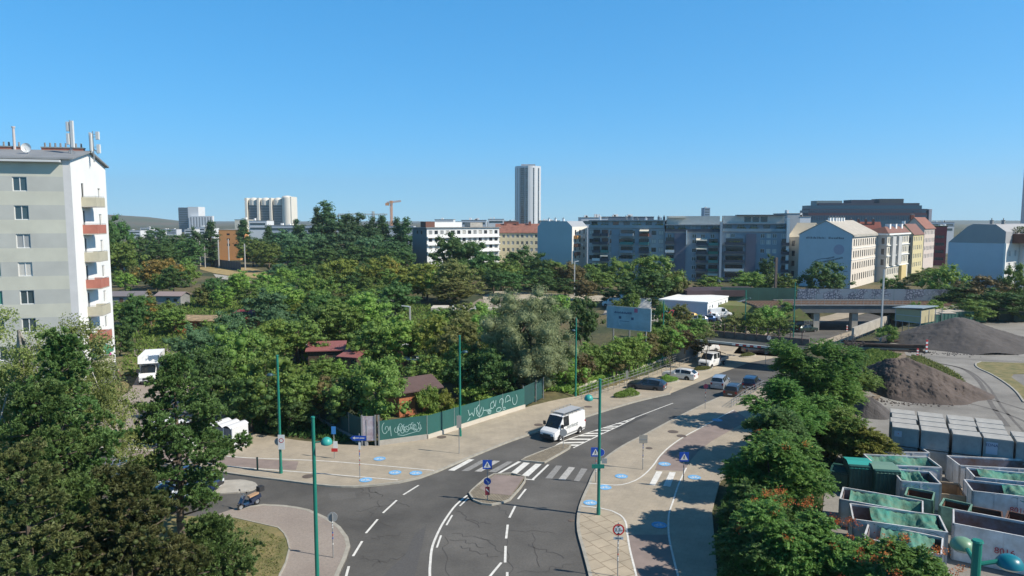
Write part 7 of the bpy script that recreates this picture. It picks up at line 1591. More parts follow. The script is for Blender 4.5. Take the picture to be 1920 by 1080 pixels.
def clumps_to_leaves(g, C, CR, nl, size, up=.35, fl=.8):
    P, N, T = [], [], []
    for c, r in zip(C, CR):
        u = unit(g, nl); u[:, 2] = np.where(u[:, 2] < -.35, -u[:, 2] * .7, u[:, 2]); rr = r * (.55 + .5 * g.random(nl) ** .6)
        lob = 1 + .22 * np.sin(u[:, 0] * 5 + c[0] * 3) * np.sin(u[:, 1] * 5 + c[1] * 2)
        P.append(c + u * (rr * lob)[:, None] * (1, 1, fl)); nn = u * .8 + g.normal(size=(nl, 3)) * .75; nn[:, 2] += up; N.append(nn)
        T.append(np.clip(g.random() * .55 + g.random(nl) * .45, 0, 1))
    P = np.concatenate(P); N = np.concatenate(N); T = np.concatenate(T); S = size * (.6 + .8 * g.random(len(P))); return P, N, S, T
def crown_clumps(g, h0, h1, rad, n, shape='round', cr=.33):
    """clump centres filling a crown between heights h0 and h1"""
    C, CRr = [], []; hh = (h1 - h0) / 2; cz = (h0 + h1) / 2
    ph = g.uniform(0, 6, 4)
    for i in range(n):
        u = unit(g, 1)[0]; k = g.uniform(.25, .97) ** .7
        if shape == 'round': e = 1 + .2 * math.sin(3 * math.atan2(u[1], u[0]) + ph[0]) + .12 * math.sin(5 * u[2] + ph[1]); p = np.array([u[0] * rad * k * e, u[1] * rad * k * e, cz + u[2] * hh * k])
        elif shape == 'column': z = g.uniform(-1, 1); w_ = (1 - abs((z + .25) / 1.3) ** 2.2); a = g.uniform(0, 6.28); k = g.uniform(.2, .8); p = np.array([math.cos(a) * rad * w_ * k, math.sin(a) * rad * w_ * k, cz + z * hh * .92])
        elif shape == 'cone': z = g.uniform(-1, 1); w_ = (1 - (z + 1) / 2) * .95 + .08; a = g.uniform(0, 6.28); k = g.uniform(.3, .9); p = np.array([math.cos(a) * rad * w_ * k, math.sin(a) * rad * w_ * k, cz + z * hh * .95])
        elif shape == 'umbrella': z = g.uniform(-.2, 1); w_ = math.sqrt(max(0, 1 - z * z)); a = g.uniform(0, 6.28); k = g.uniform(.4, .95); p = np.array([math.cos(a) * rad * w_ * k, math.sin(a) * rad * w_ * k, h0 + (z + .2) / 1.2 * (h1 - h0)])
        C.append(p); CRr.append(rad * cr * g.uniform(.7, 1.25))
    return C, CRr
def core(mb, C, CRr, g, k=.62):
    """irregular inner foliage masses so a crown is not see-through"""
    ico = [(0, 0, 1), (.894, 0, .447), (.276, .851, .447), (-.724, .526, .447), (-.724, -.526, .447), (.276, -.851, .447), (.724, .526, -.447), (-.276, .851, -.447), (-.894, 0, -.447), (-.276, -.851, -.447), (.724, -.526, -.447), (0, 0, -1)]
    fc = [(0, 1, 2), (0, 2, 3), (0, 3, 4), (0, 4, 5), (0, 5, 1), (1, 6, 2), (2, 7, 3), (3, 8, 4), (4, 9, 5), (5, 10, 1), (2, 6, 7), (3, 7, 8), (4, 8, 9), (5, 9, 10), (1, 10, 6), (11, 7, 6), (11, 8, 7), (11, 9, 8), (11, 10, 9), (11, 6, 10)]
    V, F = [], []
    for c, r in zip(C, CRr):
        i = len(V); rr = r * k
        for p in ico: q = g.uniform(.7, 1.15); V.append((c[0] + p[0] * rr * q, c[1] + p[1] * rr * q, c[2] + p[2] * rr * q * .85))
        F += [tuple(i + a for a in f_) for f_ in fc]
    return V, F
def join_leaf_core(name, leaf, V, F, mat):
    nv = len(leaf.vertices); np_ = len(leaf.polygons)
    co = np.empty(nv * 3, np.float32); leaf.vertices.foreach_get('co', co); at = np.empty(np_, np.float32); leaf.attributes['tint'].data.foreach_get('value', at)
    Vv = np.array(V, np.float32).ravel(); Fv = np.array(F, np.int32)
    me = bpy.data.meshes.new(name); me.vertices.add(nv + len(V)); me.vertices.foreach_set('co', np.concatenate([co, Vv])); nf = len(F)
    me.loops.add(nv + 3 * nf); me.loops.foreach_set('vertex_index', np.concatenate([np.arange(nv, dtype=np.int32), (Fv + nv).ravel()]))
    me.polygons.add(np_ + nf); me.polygons.foreach_set('loop_start', np.concatenate([np.arange(0, nv, 4), nv + np.arange(0, 3 * nf, 3)]).astype(np.int32))
    me.polygons.foreach_set('loop_total', np.concatenate([np.full(np_, 4), np.full(nf, 3)]).astype(np.int32)); me.update(calc_edges=True)
    a = me.attributes.new('tint', 'FLOAT', 'FACE'); a.data.foreach_set('value', np.concatenate([at, np.full(nf, .2, np.float32)])); me.materials.append(mat); bpy.data.meshes.remove(leaf); return me
def trunk_mesh(g, h, r, C, nl=6, lean=0):
    mb = MB().use(BARK); p = Vector((0, 0, -.3)); n = 5; top = h * .8
    for i in range(n):
        q = Vector((g.normal() * .04 * h * .3, g.normal() * .04 * h * .3, top * (i + 1) / n)); mb.tube(p, q, r * (1 - i / n * .75), r * (1 - (i + 1) / n * .75), 7, False); p = q
        if i >= 1:
            for _ in range(max(1, nl // 4)):
                c = C[g.integers(len(C))]; e = Vector(c); 
                if e.z > q.z - .5: mb.tube(q, q.lerp(e, .9), r * (.42 - i * .05), r * .08, 5, False)
    return mb.mesh('trunk')
PROTO = {}
def proto(kind, var):
    """unit designs of each kind of tree: height 10 m, returned as (crown mesh, trunk mesh, default leaf material)"""
    key = (kind, var)
    if key in PROTO: return PROTO[key]
    g = np.random.default_rng(hash_(kind) + var * 77)
    if kind == 'broad': C, CRr = crown_clumps(g, .7, 10, 4.2, 95, 'round', .235); a = (38, .33, .25, .95)
    elif kind == 'wide': C, CRr = crown_clumps(g, 1.4, 10, 5.4, 100, 'round', .21); a = (38, .36, .25, .9)
    elif kind == 'tall': C, CRr = crown_clumps(g, .6, 10, 2.9, 90, 'round', .27); a = (38, .31, .25, 1.0)
    elif kind == 'poplar': C, CRr = crown_clumps(g, .4, 10, 1.55, 90, 'column', .38); a = (38, .26, .1, 1.25)
    elif kind == 'cone': C, CRr = crown_clumps(g, .3, 10, 1.9, 34, 'cone', .32); a = (64, .24, .1, 1.0)
    elif kind == 'bush': C, CRr = crown_clumps(g, .0, 10, 7.5, 26, 'round', .34); a = (80, .8, .3, .8)
    P, N, S, T = clumps_to_leaves(g, C, CRr, a[0], a[1], a[2], a[3]); lf = leaf_mesh('crown', P, N, S, g, tint=T); V, F = core(None, C, CRr, g, .6)
    me = join_leaf_core('crown', lf, V, F, LM['mid']); tr = trunk_mesh(g, 10, .24 if kind not in ('bush',) else .3, C, 8); PROTO[key] = (me, tr); return PROTO[key]
def hash_(s): return sum(ord(c) * (i + 3) for i, c in enumerate(s))
_tn = {'broad': 'leafy_tree', 'wide': 'spreading_tree', 'tall': 'leafy_tree', 'poplar': 'poplar_tree', 'cone': 'conifer_tree', 'bush': 'shrub'}
def tree(kind, x, y, h, w_, mat, label, group=None, var=None, z=None, rz=None, cat=None, name=None):
    var = random.Random(int(x * 13 + y * 7)).randint(0, 3) if var is None else var
    cr, tr = proto(kind, var); z = hz(x, y) if z is None else z
    W0 = {'broad': 8.4 * 1.12, 'wide': 12 * 1.05, 'tall': 5.8 * 1.15, 'poplar': 3.1 * 1.25, 'cone': 3.8 * 1.2, 'bush': 15 * 1.1}[kind]
    r = thing(name or _tn[kind], label, cat or ('shrub' if kind == 'bush' else 'tree'), (x, y, z), (x * 7.3 + y * 3.1) % 6.28 if rz is None else rz, group)
    r.scale = (w_ / W0, w_ / W0, h / 10.3)
    c = link('crown' if kind != 'bush' else 'foliage', cr, r); c.material_slots[0].link = 'OBJECT'; c.material_slots[0].material = LM[mat]
    t = link('trunk' if kind != 'bush' else 'stem', tr, r); return r
def treepx(kind, px, pyt, pyb, wpx, mat, label, group=None, Y=None, **k):
    """tree standing at the ground seen at (px, pyb) (or at distance Y), top at pyt, wpx wide in the picture"""
    if Y is None: b = G(px, pyb)
    else: p = D(px, 500, Y); b = (p[0], Y, hz(p[0], Y))
    h = D(px, pyt, b[1])[2] - b[2]; w_ = wpx / FPX * b[1]; return tree(kind, b[0], b[1], max(.5, h), w_, mat, label, group, **k)
# ---- named trees of the gardens and beyond
T = treepx
T('poplar', 614, 372, 0, 70, 'poplar', 'tallest dark poplar group peak left of the crane', Y=330, var=0); T('poplar', 597, 386, 0, 46, 'poplar', 'dark poplar leaning left of the tallest peak', Y=328); T('tall', 640, 396, 0, 90, 'poplar', 'dark tree at the right shoulder of the tallest poplar', Y=325)
for k, (px, pyt, wp, lab) in enumerate([(398, 411, 26, 'slim dark poplar left of the orange building'), (459, 408, 26, 'slim dark poplar right of the orange building'), (505, 421, 22, 'short poplar before the left of the ivory tower'), (527, 428, 40, 'grey-green tree before the middle of the ivory tower'), (558, 409, 22, 'pointed poplar at the right of the ivory tower'), (567, 418, 26, 'darker poplar touching the pointed one'),
                                       (668, 392, 44, 'broad poplar right of the tallest group'), (700, 402, 38, 'poplar under the level crane jib'), (718, 400, 24, 'narrow poplar just left of the orange crane'), (746, 404, 24, 'left poplar of the pair at the white terrace'), (762, 404, 28, 'right poplar of the pair at the white terrace'), (690, 420, 60, 'low poplar mass below the crane jib')]):
    T('poplar' if wp < 30 else 'tall', px, pyt, 0, wp * 1.7, 'poplar', lab, 'poplars of the distant row', Y=300 + (k * 37) % 40)
for k, (px, pyt, wp, Y, mat) in enumerate([(225, 402, 60, 240, 'dark'), (200, 412, 60, 230, 'dark'), (300, 424, 50, 420, 'poplar'), (265, 440, 60, 280, 'dark'), (330, 440, 70, 300, 'dark'), (370, 425, 40, 330, 'poplar'), (355, 448, 60, 290, 'dark'), (300, 448, 70, 260, 'dark'), (230, 445, 70, 230, 'mid'), (475, 445, 50, 300, 'mid'), (490, 440, 50, 310, 'poplar'), (540, 430, 60, 300, 'blue'), (585, 430, 60, 300, 'blue'), (620, 440, 60, 290, 'poplar'), (655, 430, 60, 290, 'blue'), (700, 440, 60, 285, 'blue'), (740, 445, 60, 280, 'poplar'), (505, 450, 50, 270, 'mid'), (560, 455, 60, 265, 'dark'), (610, 460, 60, 262, 'dark'), (665, 455, 60, 260, 'dark'), (715, 460, 60, 258, 'dark'), (760, 465, 50, 262, 'dark')]):
    T('broad', px, pyt, 0, wp * 1.25, mat, ['dense distant tree near the tall apartment house', 'dense distant tree under the far towers', 'dense tree at the foot of the poplar row'][0 if px < 290 else 1 if px < 480 else 2], ['distant trees by the apartment house', 'distant trees under the towers', 'trees at the foot of the poplars'][0 if px < 290 else 1 if px < 480 else 2], Y=Y)
for (kd, px, pyt, wp, Y, mat, lab) in [('wide', 290, 484, 80, 200, 'gold', 'tree with pale yellow blossom at the left'), ('wide', 318, 482, 60, 205, 'gold', 'second yellow blossomed tree just right of the first'), ('cone', 277, 543, 40, 130, 'gold', 'golden conifer in the left gardens'), ('cone', 577, 545, 28, 132, 'thuja', 'dark brownish thuja column standing alone in the gardens'),
        ('wide', 640, 482, 110, 190, 'yellow', 'yellow-green spreading tree below the poplars, left'), ('wide', 715, 478, 110, 188, 'yellow', 'yellow-green spreading tree with orange tips'), ('broad', 740, 484, 30, 186, 'gold', 'small orange-tinted crown among the yellow-green trees'), ('wide', 800, 490, 120, 175, 'yellow', 'broad yellowish tree left of the stony yard'), ('broad', 855, 484, 110, 172, 'olive', 'large olive tree above the stony yard'), ('broad', 850, 520, 120, 165, 'olive', 'low olive tree at the edge of the stony yard'),
        ('wide', 850, 434, 110, 235, 'dark', 'dark spreading tree before the white terrace'), ('wide', 885, 448, 90, 232, 'dark', 'second dark spreading tree before the white terrace'), ('broad', 905, 470, 80, 215, 'dark', 'dark tree before the cream house'), ('broad', 975, 460, 90, 220, 'dark', 'dark tree before the red-roofed house'), ('broad', 1010, 480, 70, 200, 'dark', 'dark tree left of the blue-grey gable foot'), ('broad', 940, 484, 70, 200, 'mid', 'mid green tree by the brown mast'),
        ('broad', 1040, 486, 80, 205, 'mid', 'green tree at the foot of the blue-grey gable'), ('broad', 1075, 490, 70, 200, 'rust', 'reddish brown tree beside the blue-grey gable'), ('broad', 1100, 520, 60, 175, 'rust', 'rusty bush-like tree before the apartment row'), ('broad', 1130, 505, 70, 190, 'mid', 'green tree at the left end of the apartment row'), ('broad', 1160, 482, 80, 200, 'mid', 'light green tree before the rusty balconies'),
        ('wide', 1225, 474, 130, 165, 'mid', 'big round green tree before the middle of the apartment row'), ('broad', 1215, 500, 120, 158, 'dark', 'dark lower half of the tree mass behind the depot'), ('broad', 1265, 505, 60, 160, 'olive', 'olive tree right of the big round tree'), ('tall', 1438, 475, 46, 190, 'dark', 'dark conifer-like tree before the right apartment block'), ('broad', 1405, 504, 80, 178, 'mid', 'green tree behind the station building, left'), ('broad', 1470, 512, 70, 175, 'mid', 'green tree behind the station building, right'), ('broad', 1330, 515, 60, 185, 'mid', 'bushy tree before the long row fins'),
        ('wide', 1546, 487, 110, 175, 'dark', 'dark spreading tree before the white gable'), ('broad', 1675, 515, 50, 178, 'mid', 'small street tree before the corner house'), ('broad', 1695, 522, 30, 178, 'gold', 'small yellowish street tree by the corner house'), ('broad', 1745, 500, 50, 230, 'mid', 'street tree far down the side street'), ('broad', 1720, 510, 50, 215, 'dark', 'dark street tree below the yellow house'),
        ('broad', 1775, 488, 90, 165, 'lime', 'bright green round tree left of the blank wall'), ('wide', 1850, 515, 130, 150, 'rust', 'reddish tinged tree before the blank wall'), ('wide', 1905, 492, 70, 150, 'mid', 'tall green tree at the right edge'), ('broad', 1800, 530, 90, 150, 'dark', 'dark tree behind the bins, left'), ('broad', 1870, 540, 110, 140, 'dark', 'dark tree behind the bins, middle'), ('broad', 1915, 545, 80, 138, 'dark', 'dark tree behind the bins, right'), ('broad', 1760, 560, 50, 139, 'lime', 'bright bush above the bins'), ('broad', 1720, 562, 40, 141, 'lime', 'bright bush by the end of the big bridge'), ('broad', 1832, 560, 90, 136, 'mid', 'mid green tree right above the bins'),
        ('broad', 990, 560, 60, 140, 'olive', 'small olive tree behind the willow'), ('wide', 1092, 553, 90, 108, 'dark', 'dark rounded tree between the willow and the billboard'), ('broad', 1035, 556, 60, 135, 'yellow', 'yellowish bush on the track behind the willow')]:
    T(kd, px, pyt, 0, wp, mat, lab, Y=Y)
for (px, pyt, wp, Y) in [(1010, 500, 70, 190), (1060, 520, 70, 185), (960, 505, 70, 185), (1150, 540, 60, 165), (1190, 530, 60, 155), (925, 500, 60, 190)]: T('broad', px, pyt, 0, wp, 'dark', 'dark undergrowth tree beyond the pale gravel track', 'undergrowth beyond the track', Y=Y)
# willow
def big_tree(name, label, C, CRr, nl, leafsize, mat, x, y, tr_h, tr_r, seed, up=.35, fl=.8, drape_=0.0, asp=.55, corek=.6, bark=None, limbs=10, extra=None, zz=None):
    g = np.random.default_rng(seed); P, N, S, Tt = clumps_to_leaves(g, C, CRr, nl, leafsize, up, fl)
    if drape_: 
        k = g.random(len(P)) < .45; P[k, 2] -= g.random(k.sum()) ** 2 * drape_; N[k, 2] *= .2
    lf = leaf_mesh('crown', P, N, S, g, asp=asp, tint=Tt); V, F = core(None, C, CRr, g, corek); me = join_leaf_core('crown', lf, V, F, LM[mat])
    z = hz(x, y) if zz is None else zz; r = thing(name, label, 'tree', (x, y, z)); link('crown', me, r)
    mb = MB().use(bark or BARK); p = Vector((0, 0, -.3)); n = 6; top = tr_h
    for i in range(n):
        q = Vector((g.normal() * .1, g.normal() * .1, top * (i + 1) / n)); mb.tube(p, q, tr_r * (1 - i / n * .7), tr_r * (1 - (i + 1) / n * .7), 9, False); p = q
        if i >= 1:
            for _ in range(max(1, limbs // n + 1)):
                e = Vector(C[g.integers(len(C))]); mid = q.lerp(e, .5) + Vector((0, 0, .12 * (e - q).length)); mb.tube(q, mid, tr_r * .35, tr_r * .2, 6, False); mb.tube(mid, e, tr_r * .2, tr_r * .06, 5, False)
    mb.build('trunk', r); return r
g = np.random.default_rng(41); b = G(1000, 738); hw = D(1000, 545, b[1])[2]; C, CRr = crown_clumps(g, .6, hw, 5.5, 150, 'round', .21)
big_tree('willow_tree', 'big grey-green willow with drooping foliage in the centre', C, CRr, 330, .21, 'willow', b[0] - .5, b[1] + 1, hw * .7, .4, 42, up=.1, fl=1.1, drape_=.9, asp=.4, corek=.68)
# garden trees in front rows, placed by hand
for (kd, px, pyt, pyb, wp, mat, lab) in [('broad', 440, 606, 770, 130, 'mid', 'bushy garden tree left of the left green lamp post'), ('broad', 500, 650, 800, 120, 'mid', 'tree crown behind the left green lamp post'), ('broad', 395, 640, 790, 110, 'dark', 'dark tree above the white shelter'), ('broad', 470, 690, 808, 120, 'dark', 'low dark tree spilling to the verge'), ('broad', 560, 690, 800, 100, 'mid', 'tree before the dark fence, left'), ('broad', 545, 735, 812, 90, 'dark', 'dark bush at the foot of the dark fence'),
        ('broad', 706, 655, 815, 140, 'mid', 'large full green tree overhanging the corner of the fence'), ('broad', 650, 700, 810, 90, 'dark', 'dark tree left of the overhanging one'), ('broad', 620, 700, 790, 80, 'rust', 'brownish bush in the shade behind the dark fence'), ('bush', 803, 726, 778, 50, 'lime', 'yellow-green rounded bush beside the brick shed'), ('bush', 832, 733, 774, 40, 'yellow', 'smaller yellowish bush right of the rounded one'), ('bush', 890, 722, 760, 70, 'lime', 'bright low bushes behind the long teal fence'), ('bush', 930, 725, 752, 50, 'mid', 'green bush near the gate'),
        ('broad', 805, 662, 745, 90, 'mid', 'green garden tree behind the brick shed'), ('broad', 870, 660, 745, 80, 'dark', 'dark tree beside the second green lamp post'), ('broad', 925, 650, 755, 80, 'dark', 'shadowy tree between lamp post and willow'), ('broad', 870, 590, 705, 110, 'olive', 'olive brown tree left of the willow'), ('broad', 815, 582, 690, 90, 'yellow', 'yellow-green tree in the middle of the gardens'), ('broad', 750, 590, 690, 100, 'lime', 'light green tree above the red lean-to'), ('broad', 700, 600, 690, 90, 'mid', 'green tree right of the red shed roof'),
        ('cone', 773, 620, 690, 22, 'thuja', 'small brownish conifer above the white cabinets'), ('broad', 640, 560, 650, 100, 'mid', 'green tree behind the red shed'), ('broad', 690, 545, 640, 100, 'lime', 'light green tree in the back gardens'), ('broad', 560, 590, 680, 110, 'mid', 'tree left of the red shed'), ('broad', 520, 570, 660, 90, 'blue', 'bluish tree right of the crimson roof'), ('broad', 500, 540, 620, 90, 'blue', 'blue-green tree behind the crimson roof'), ('broad', 540, 530, 610, 90, 'lime', 'lime green tree in the back gardens, left'),
        ('broad', 430, 575, 680, 80, 'blue', 'pale bluish tree before the crimson shed'), ('broad', 600, 545, 630, 80, 'dark', 'dark tree next to the lone thuja'), ('wide', 740, 525, 600, 100, 'dark', 'dark tree behind the ruined wall'), ('broad', 605, 668, 722, 70, 'mid', 'bush covering the front wall of the red-roofed shed'), ('broad', 660, 684, 745, 60, 'mid', 'bush in front of the red lean-to'), ('broad', 636, 672, 715, 40, 'lime', 'light bush between the shed and the lean-to'), ('broad', 232, 561, 612, 60, 'mid', 'tree in front of the grey felt hut'), ('broad', 275, 558, 605, 50, 'olive', 'olive tree right of the grey felt hut'), ('broad', 318, 562, 606, 50, 'mid', 'tree in front of the pinkish-grey hut'), ('broad', 395, 598, 655, 60, 'mid', 'tree before the cluttered hut'), ('broad', 440, 600, 655, 50, 'lime', 'light tree before the left end of the crimson shed'), ('broad', 225, 600, 670, 60, 'dark', 'dark tree by the corner of the apartment house')]:
    T(kd, px, pyt, pyb, wp * 1.12, mat, lab)
# fill of the allotment gardens
rg = random.Random(77); spots = []
avoid = [(613, 660, 44), (663, 672, 24), (770, 730, 40), (470, 600, 34), (235, 552, 40), (325, 556, 26), (392, 592, 42), (760, 660, 24), (563, 655, 15), (741, 572, 18), (769, 590, 14), (290, 640, 10), (430, 508, 55)]
zones = {}
for row, Y in enumerate([84, 92, 101, 111, 122, 134, 147, 161, 176, 192, 210, 230]):
    x = -72 * Y / 100
    while x < Y * .12:
        xx, yy = x + rg.uniform(-1.5, 1.5), Y + rg.uniform(-4, 4); pxx = 960 + xx / yy * FPX; h = rg.uniform(4.5, 7.2) * (1.12 if Y > 150 else 1); 
        pyb = 412 + 20 / yy * FPX; pyt = 412 + (20 - h) / yy * FPX; w_ = h * rg.uniform(.8, 1.15); x += w_ * .62 + rg.uniform(.0, 1.0); ok = True
        if yy < 96 and (pxx < 345 or (pxx > 470 and pyb > 735 and pxx < 560)): ok = False
        if pxx < 330 and pyb > 640: ok = False
        if pxx < 215: ok = False
        if pxx > 975 and Y < 130: ok = False
        if 520 < pxx < 800 and Y < 90: ok = False
        if pxx > 830 and 540 < pyb < 600: ok = False
        if 372 < pxx < 520 and 495 < pyb < 540: ok = False
        if 735 < pxx and 575 < pyb < 610: ok = False
        wp = w_ / yy * FPX
        for (ax, ay, ar) in avoid:
            if abs(pxx - ax) < ar + wp * .22 and pyt < ay - 4 and pyb > ay - 2: ok = False
        if not ok: continue
        mat = rg.choices(['mid', 'dark', 'lime', 'blue', 'olive', 'yellow', 'rust', 'poplar'], [46, 20, 20, 5, 3, 4, 0, 4])[0]
        zone = ('left' if pxx < 420 else 'middle' if pxx < 700 else 'right') + (' front' if Y < 115 else ' back' if Y < 165 else ' farthest')
        word = {'mid': 'mid green', 'dark': 'dark green', 'lime': 'light green', 'blue': 'bluish green', 'olive': 'olive', 'yellow': 'yellowish', 'rust': 'brownish', 'poplar': 'deep green'}[mat]
        tree(rg.choice(['broad', 'broad', 'tall', 'wide']), xx, yy, h, w_, mat, '%s garden tree in the %s part of the allotments' % (word, zone), '%s trees of the %s allotments' % (word, zone))
# hedge slope above the railing
rh = random.Random(9)
for k in range(34):
    t = k / 33; px = 1045 + t * 265; pyb = 736 - t * 82 - rh.uniform(0, 26) * (1 - t * .4)
    b = G(px, pyb, 0); mat = rh.choice(['mid', 'olive', 'mid', 'lime', 'lime', 'mid', 'rust']); tree('broad', b[0], b[1] + .8, rh.uniform(3.2, 5.0), rh.uniform(4.0, 5.5), mat, '%s thicket on the slope above the ramp railing' % {'mid': 'green', 'olive': 'olive brown', 'lime': 'bright green', 'rust': 'reddish brown'}[mat], '%s slope thickets' % mat, z=-.5, name='thicket', cat='thicket')
for (px, pyt, pyb, wp, mat, lab) in [(1300, 612, 672, 60, 'olive', 'olive bush beside the abutment of the low bridge'), (1262, 590, 660, 60, 'olive', 'olive tree between billboard and depot'), (1240, 560, 640, 40, 'mid', 'thin tree right of the billboard'), (1275, 565, 625, 50, 'olive', 'olive tree in the depot car park'), (1290, 590, 640, 50, 'rust', 'reddish bush in front of the depot cars'), (1185, 545, 590, 40, 'mid', 'small tree behind the billboard top'), (1160, 560, 590, 30, 'yellow', 'yellow bush behind the billboard'),
                                    (1340, 600, 640, 44, 'mid', 'young tree before the depot row, left'), (1370, 585, 640, 50, 'olive', 'young tree before the depot row, middle'), (1410, 578, 640, 54, 'mid', 'young tree above the low bridge deck'), (1440, 568, 632, 60, 'lime', 'bright bush right of the depot barrier'), (1470, 560, 618, 60, 'mid', 'bushy tree at the left end of the big bridge'), (1505, 572, 610, 54, 'olive', 'olive tree touching the big bridge'), (1460, 590, 640, 50, 'mid', 'small tree before the white van by the bridge')]:
    T('broad', px, pyt, pyb, wp * 1.1, mat, lab)
# street trees of the parking strip, their beds
for (px, pyt, w_, Y, lab) in [(1400, 700, 130, 77, 'dark feathery tree shading the parked cars at the far bend')]: FT(lab, 1455, 650, 0, w_, 2000, 21, 0, Y=70, h0=.1) if False else None
for (px, py, w_, d_, lab) in BED:
    c = G(px, py); r = thing('shrub_bed', lab, 'shrub bed', (c[0], c[1], c[2] + .02), R(30)); m = MB().use(KERBM); P = [(w_ / 2 * math.cos(a * math.pi / 10), d_ / 2 * math.sin(a * math.pi / 10)) for a in range(20)]; m.prism(P, -.1, .16); m.build('kerb_ring', r)
    g = np.random.default_rng(int(px)); n = 3200; a = g.uniform(0, 6.28, n); q = np.sqrt(g.random(n)) * .88; x = np.cos(a) * q * w_ / 2; y = np.sin(a) * q * d_ / 2; hgt_ = (.75 if px < 1300 else .4) * (1 - q ** 3) * (1 + .3 * np.sin(x * 2.5 + px) * np.cos(y * 3)); z = .16 + np.maximum(.05, hgt_) * g.random(n) ** .35
    me = leaf_mesh('foliage', np.stack([x, y, z], 1), g.normal(size=(n, 3)) + (0, 0, 1), np.full(n, .14), g, LM['lime' if px < 1300 else 'olive']); link('foliage', me, r)
for (px, pyt, pyb, wp, lab, z0) in [(1324, 606, 692, 34, 'young street tree in the bed before the flatbed truck', .4), (1256, 640, 716, 20, 'thin young tree in the bed between the estate cars', .5), (1403, 634, 668, 16, 'thin bare young tree in the bed under the low bridge', .5)]:
    b = G(px, pyb); h = D(px, pyt, b[1])[2] - b[2]; w_ = wp / FPX * b[1]; g = np.random.default_rng(int(px)); C, CRr = crown_clumps(g, h * z0, h, w_ / 2, 12, 'round', .38)
    big_tree('young_street_tree', lab, C, CRr, 110 if wp > 20 else 30, .17, 'olive', b[0], b[1], h * .9, .07, int(px), corek=.3, limbs=6)
treepx('broad', 1700, 612, 640, 1, 'dark', 'x') if False else None
T('bush', 1665, 612, 642, 48, 'mid', 'dark green bush beside the sleeper stack')
# trees between street and yard
def feather_tree(label, px, pyt, pyb, wpx, nfr, seed, red=0, Y=None, h0=.12, mat='sumac', fl=.55, name='ailanthus_tree'):
    """long feathered leaves: each frond a curved row of leaflets"""
    b = G(px, pyb) if Y is None else (D(px, 500, Y)[0], Y, 0); b = (b[0], b[1], hz(b[0], b[1])); h = D(px, pyt, b[1])[2] - b[2]; R_ = wpx / FPX * b[1] / 2
    g = np.random.default_rng(seed); P, N, S, Tt = [], [], [], []; nl = 14
    C, CRr = crown_clumps(g, h * h0, h * .95, R_ * .92, 34, 'round', .26)
    for i in range(nfr):
        c = C[g.integers(len(C))]; cr = CRr[0]; u = unit(g, 1)[0]; u[2] = abs(u[2]) * .8 + .05; u /= np.linalg.norm(u); o = c + u * cr * g.uniform(.5, 1.0)
        d = u * .7 + np.array([c[0], c[1], 0]) / (R_ + .1) * .5 + g.normal(size=3) * .3; d[2] *= .5; d /= np.linalg.norm(d); side = np.cross(d, (0, 0, 1)); side /= (np.linalg.norm(side) + 1e-6); Lf_ = fl * g.uniform(.8, 1.3); tt = g.random()
        for k in range(nl):
            t = (k // 2 + 1) / (nl / 2); s_ = 1 if k % 2 else -1; p = o + d * Lf_ * t - np.array([0, 0, .28]) * Lf_ * t * t + side * s_ * .09 * (1.1 - t * .5)
            P.append(p); N.append(np.array([0, 0, 1.0]) + g.normal(size=3) * .35 + side * s_ * .3); S.append(.23 * (1.15 - .4 * t)); Tt.append(np.clip(tt * .6 + g.random() * .4, 0, 1))
    lf = leaf_mesh('crown', np.array(P), np.array(N), np.array(S), g, asp=.5, tint=np.array(Tt)); V, F = core(None, C, CRr, g, .55); me = join_leaf_core('crown', lf, V, F, LM[mat])
    r = thing(name, label, 'tree' if name != 'sumac_shrub' else 'shrub', b); link('crown', me, r); mb = MB().use(BARK)
    for k in range(5): a = k * 1.3 + seed; e = Vector(C[(k * 5) % len(C)]); mb.tube((.2 * math.cos(a), .2 * math.sin(a), -.2), e * .5 + Vector((0, 0, h * .15)), .12, .08, 6, False); mb.tube(e * .5 + Vector((0, 0, h * .15)), e, .08, .03, 5, False)
    mb.build('trunk', r)
    if red:
        P, N, S = [], [], []
        for i in range(red):
            th = g.uniform(0, 6.28); rr = math.sqrt(g.random()) * .95; c = np.array([math.cos(th) * R_ * rr, math.sin(th) * R_ * rr, h * (.55 + .47 * math.sqrt(max(0, 1 - rr * rr)))]) 
            n_ = 34; P.append(c + g.normal(size=(n_, 3)) * (.12, .12, .10)); N.append(unit(g, n_)); S.append(np.full(n_, .10))
        me = leaf_mesh('fruit_clusters', np.concatenate(P), np.concatenate(N), np.concatenate(S), g, LM['red']); tag(link('fruit_clusters', me, r), kind='stuff')
    return r
FT = feather_tree
FT('large dark feathery tree hiding the right side of the street', 1508, 608, 800, 180, 3600, 1, 0, h0=.05); FT('feathery tree at the right shoulder of the large one', 1570, 640, 740, 110, 1500, 2, 0, h0=.05, mat='dark'); FT('feathery tree below the large one, nearer the bicycle path', 1480, 716, 0, 150, 2500, 3, 0, Y=56, h0=.2)
FT('big dark feathery tree with one orange fruit head by the bicycle path', 1466, 803, 0, 180, 3500, 4, 3, Y=42, h0=.25); FT('feathery tree right behind the shoulder tree, towards the soil heap', 1560, 652, 0, 105, 1900, 22, 0, Y=67, h0=.05); FT('feathery tree filling the gap between the path and the small grey mound', 1540, 722, 0, 120, 2200, 23, 0, Y=59, h0=.05); FT('dense feathery tree leaning over the bicycle path in the middle', 1466, 760, 0, 125, 2100, 15, 0, Y=48.5, h0=.3, mat='dark'); FT('low feathery tree between path trees and soil heap', 1590, 765, 872, 110, 1500, 5, 0, h0=.02, mat='mid'); FT('light green bush above the dark green containers', 1625, 800, 880, 80, 900, 6, 0, h0=.05, mat='yellow')
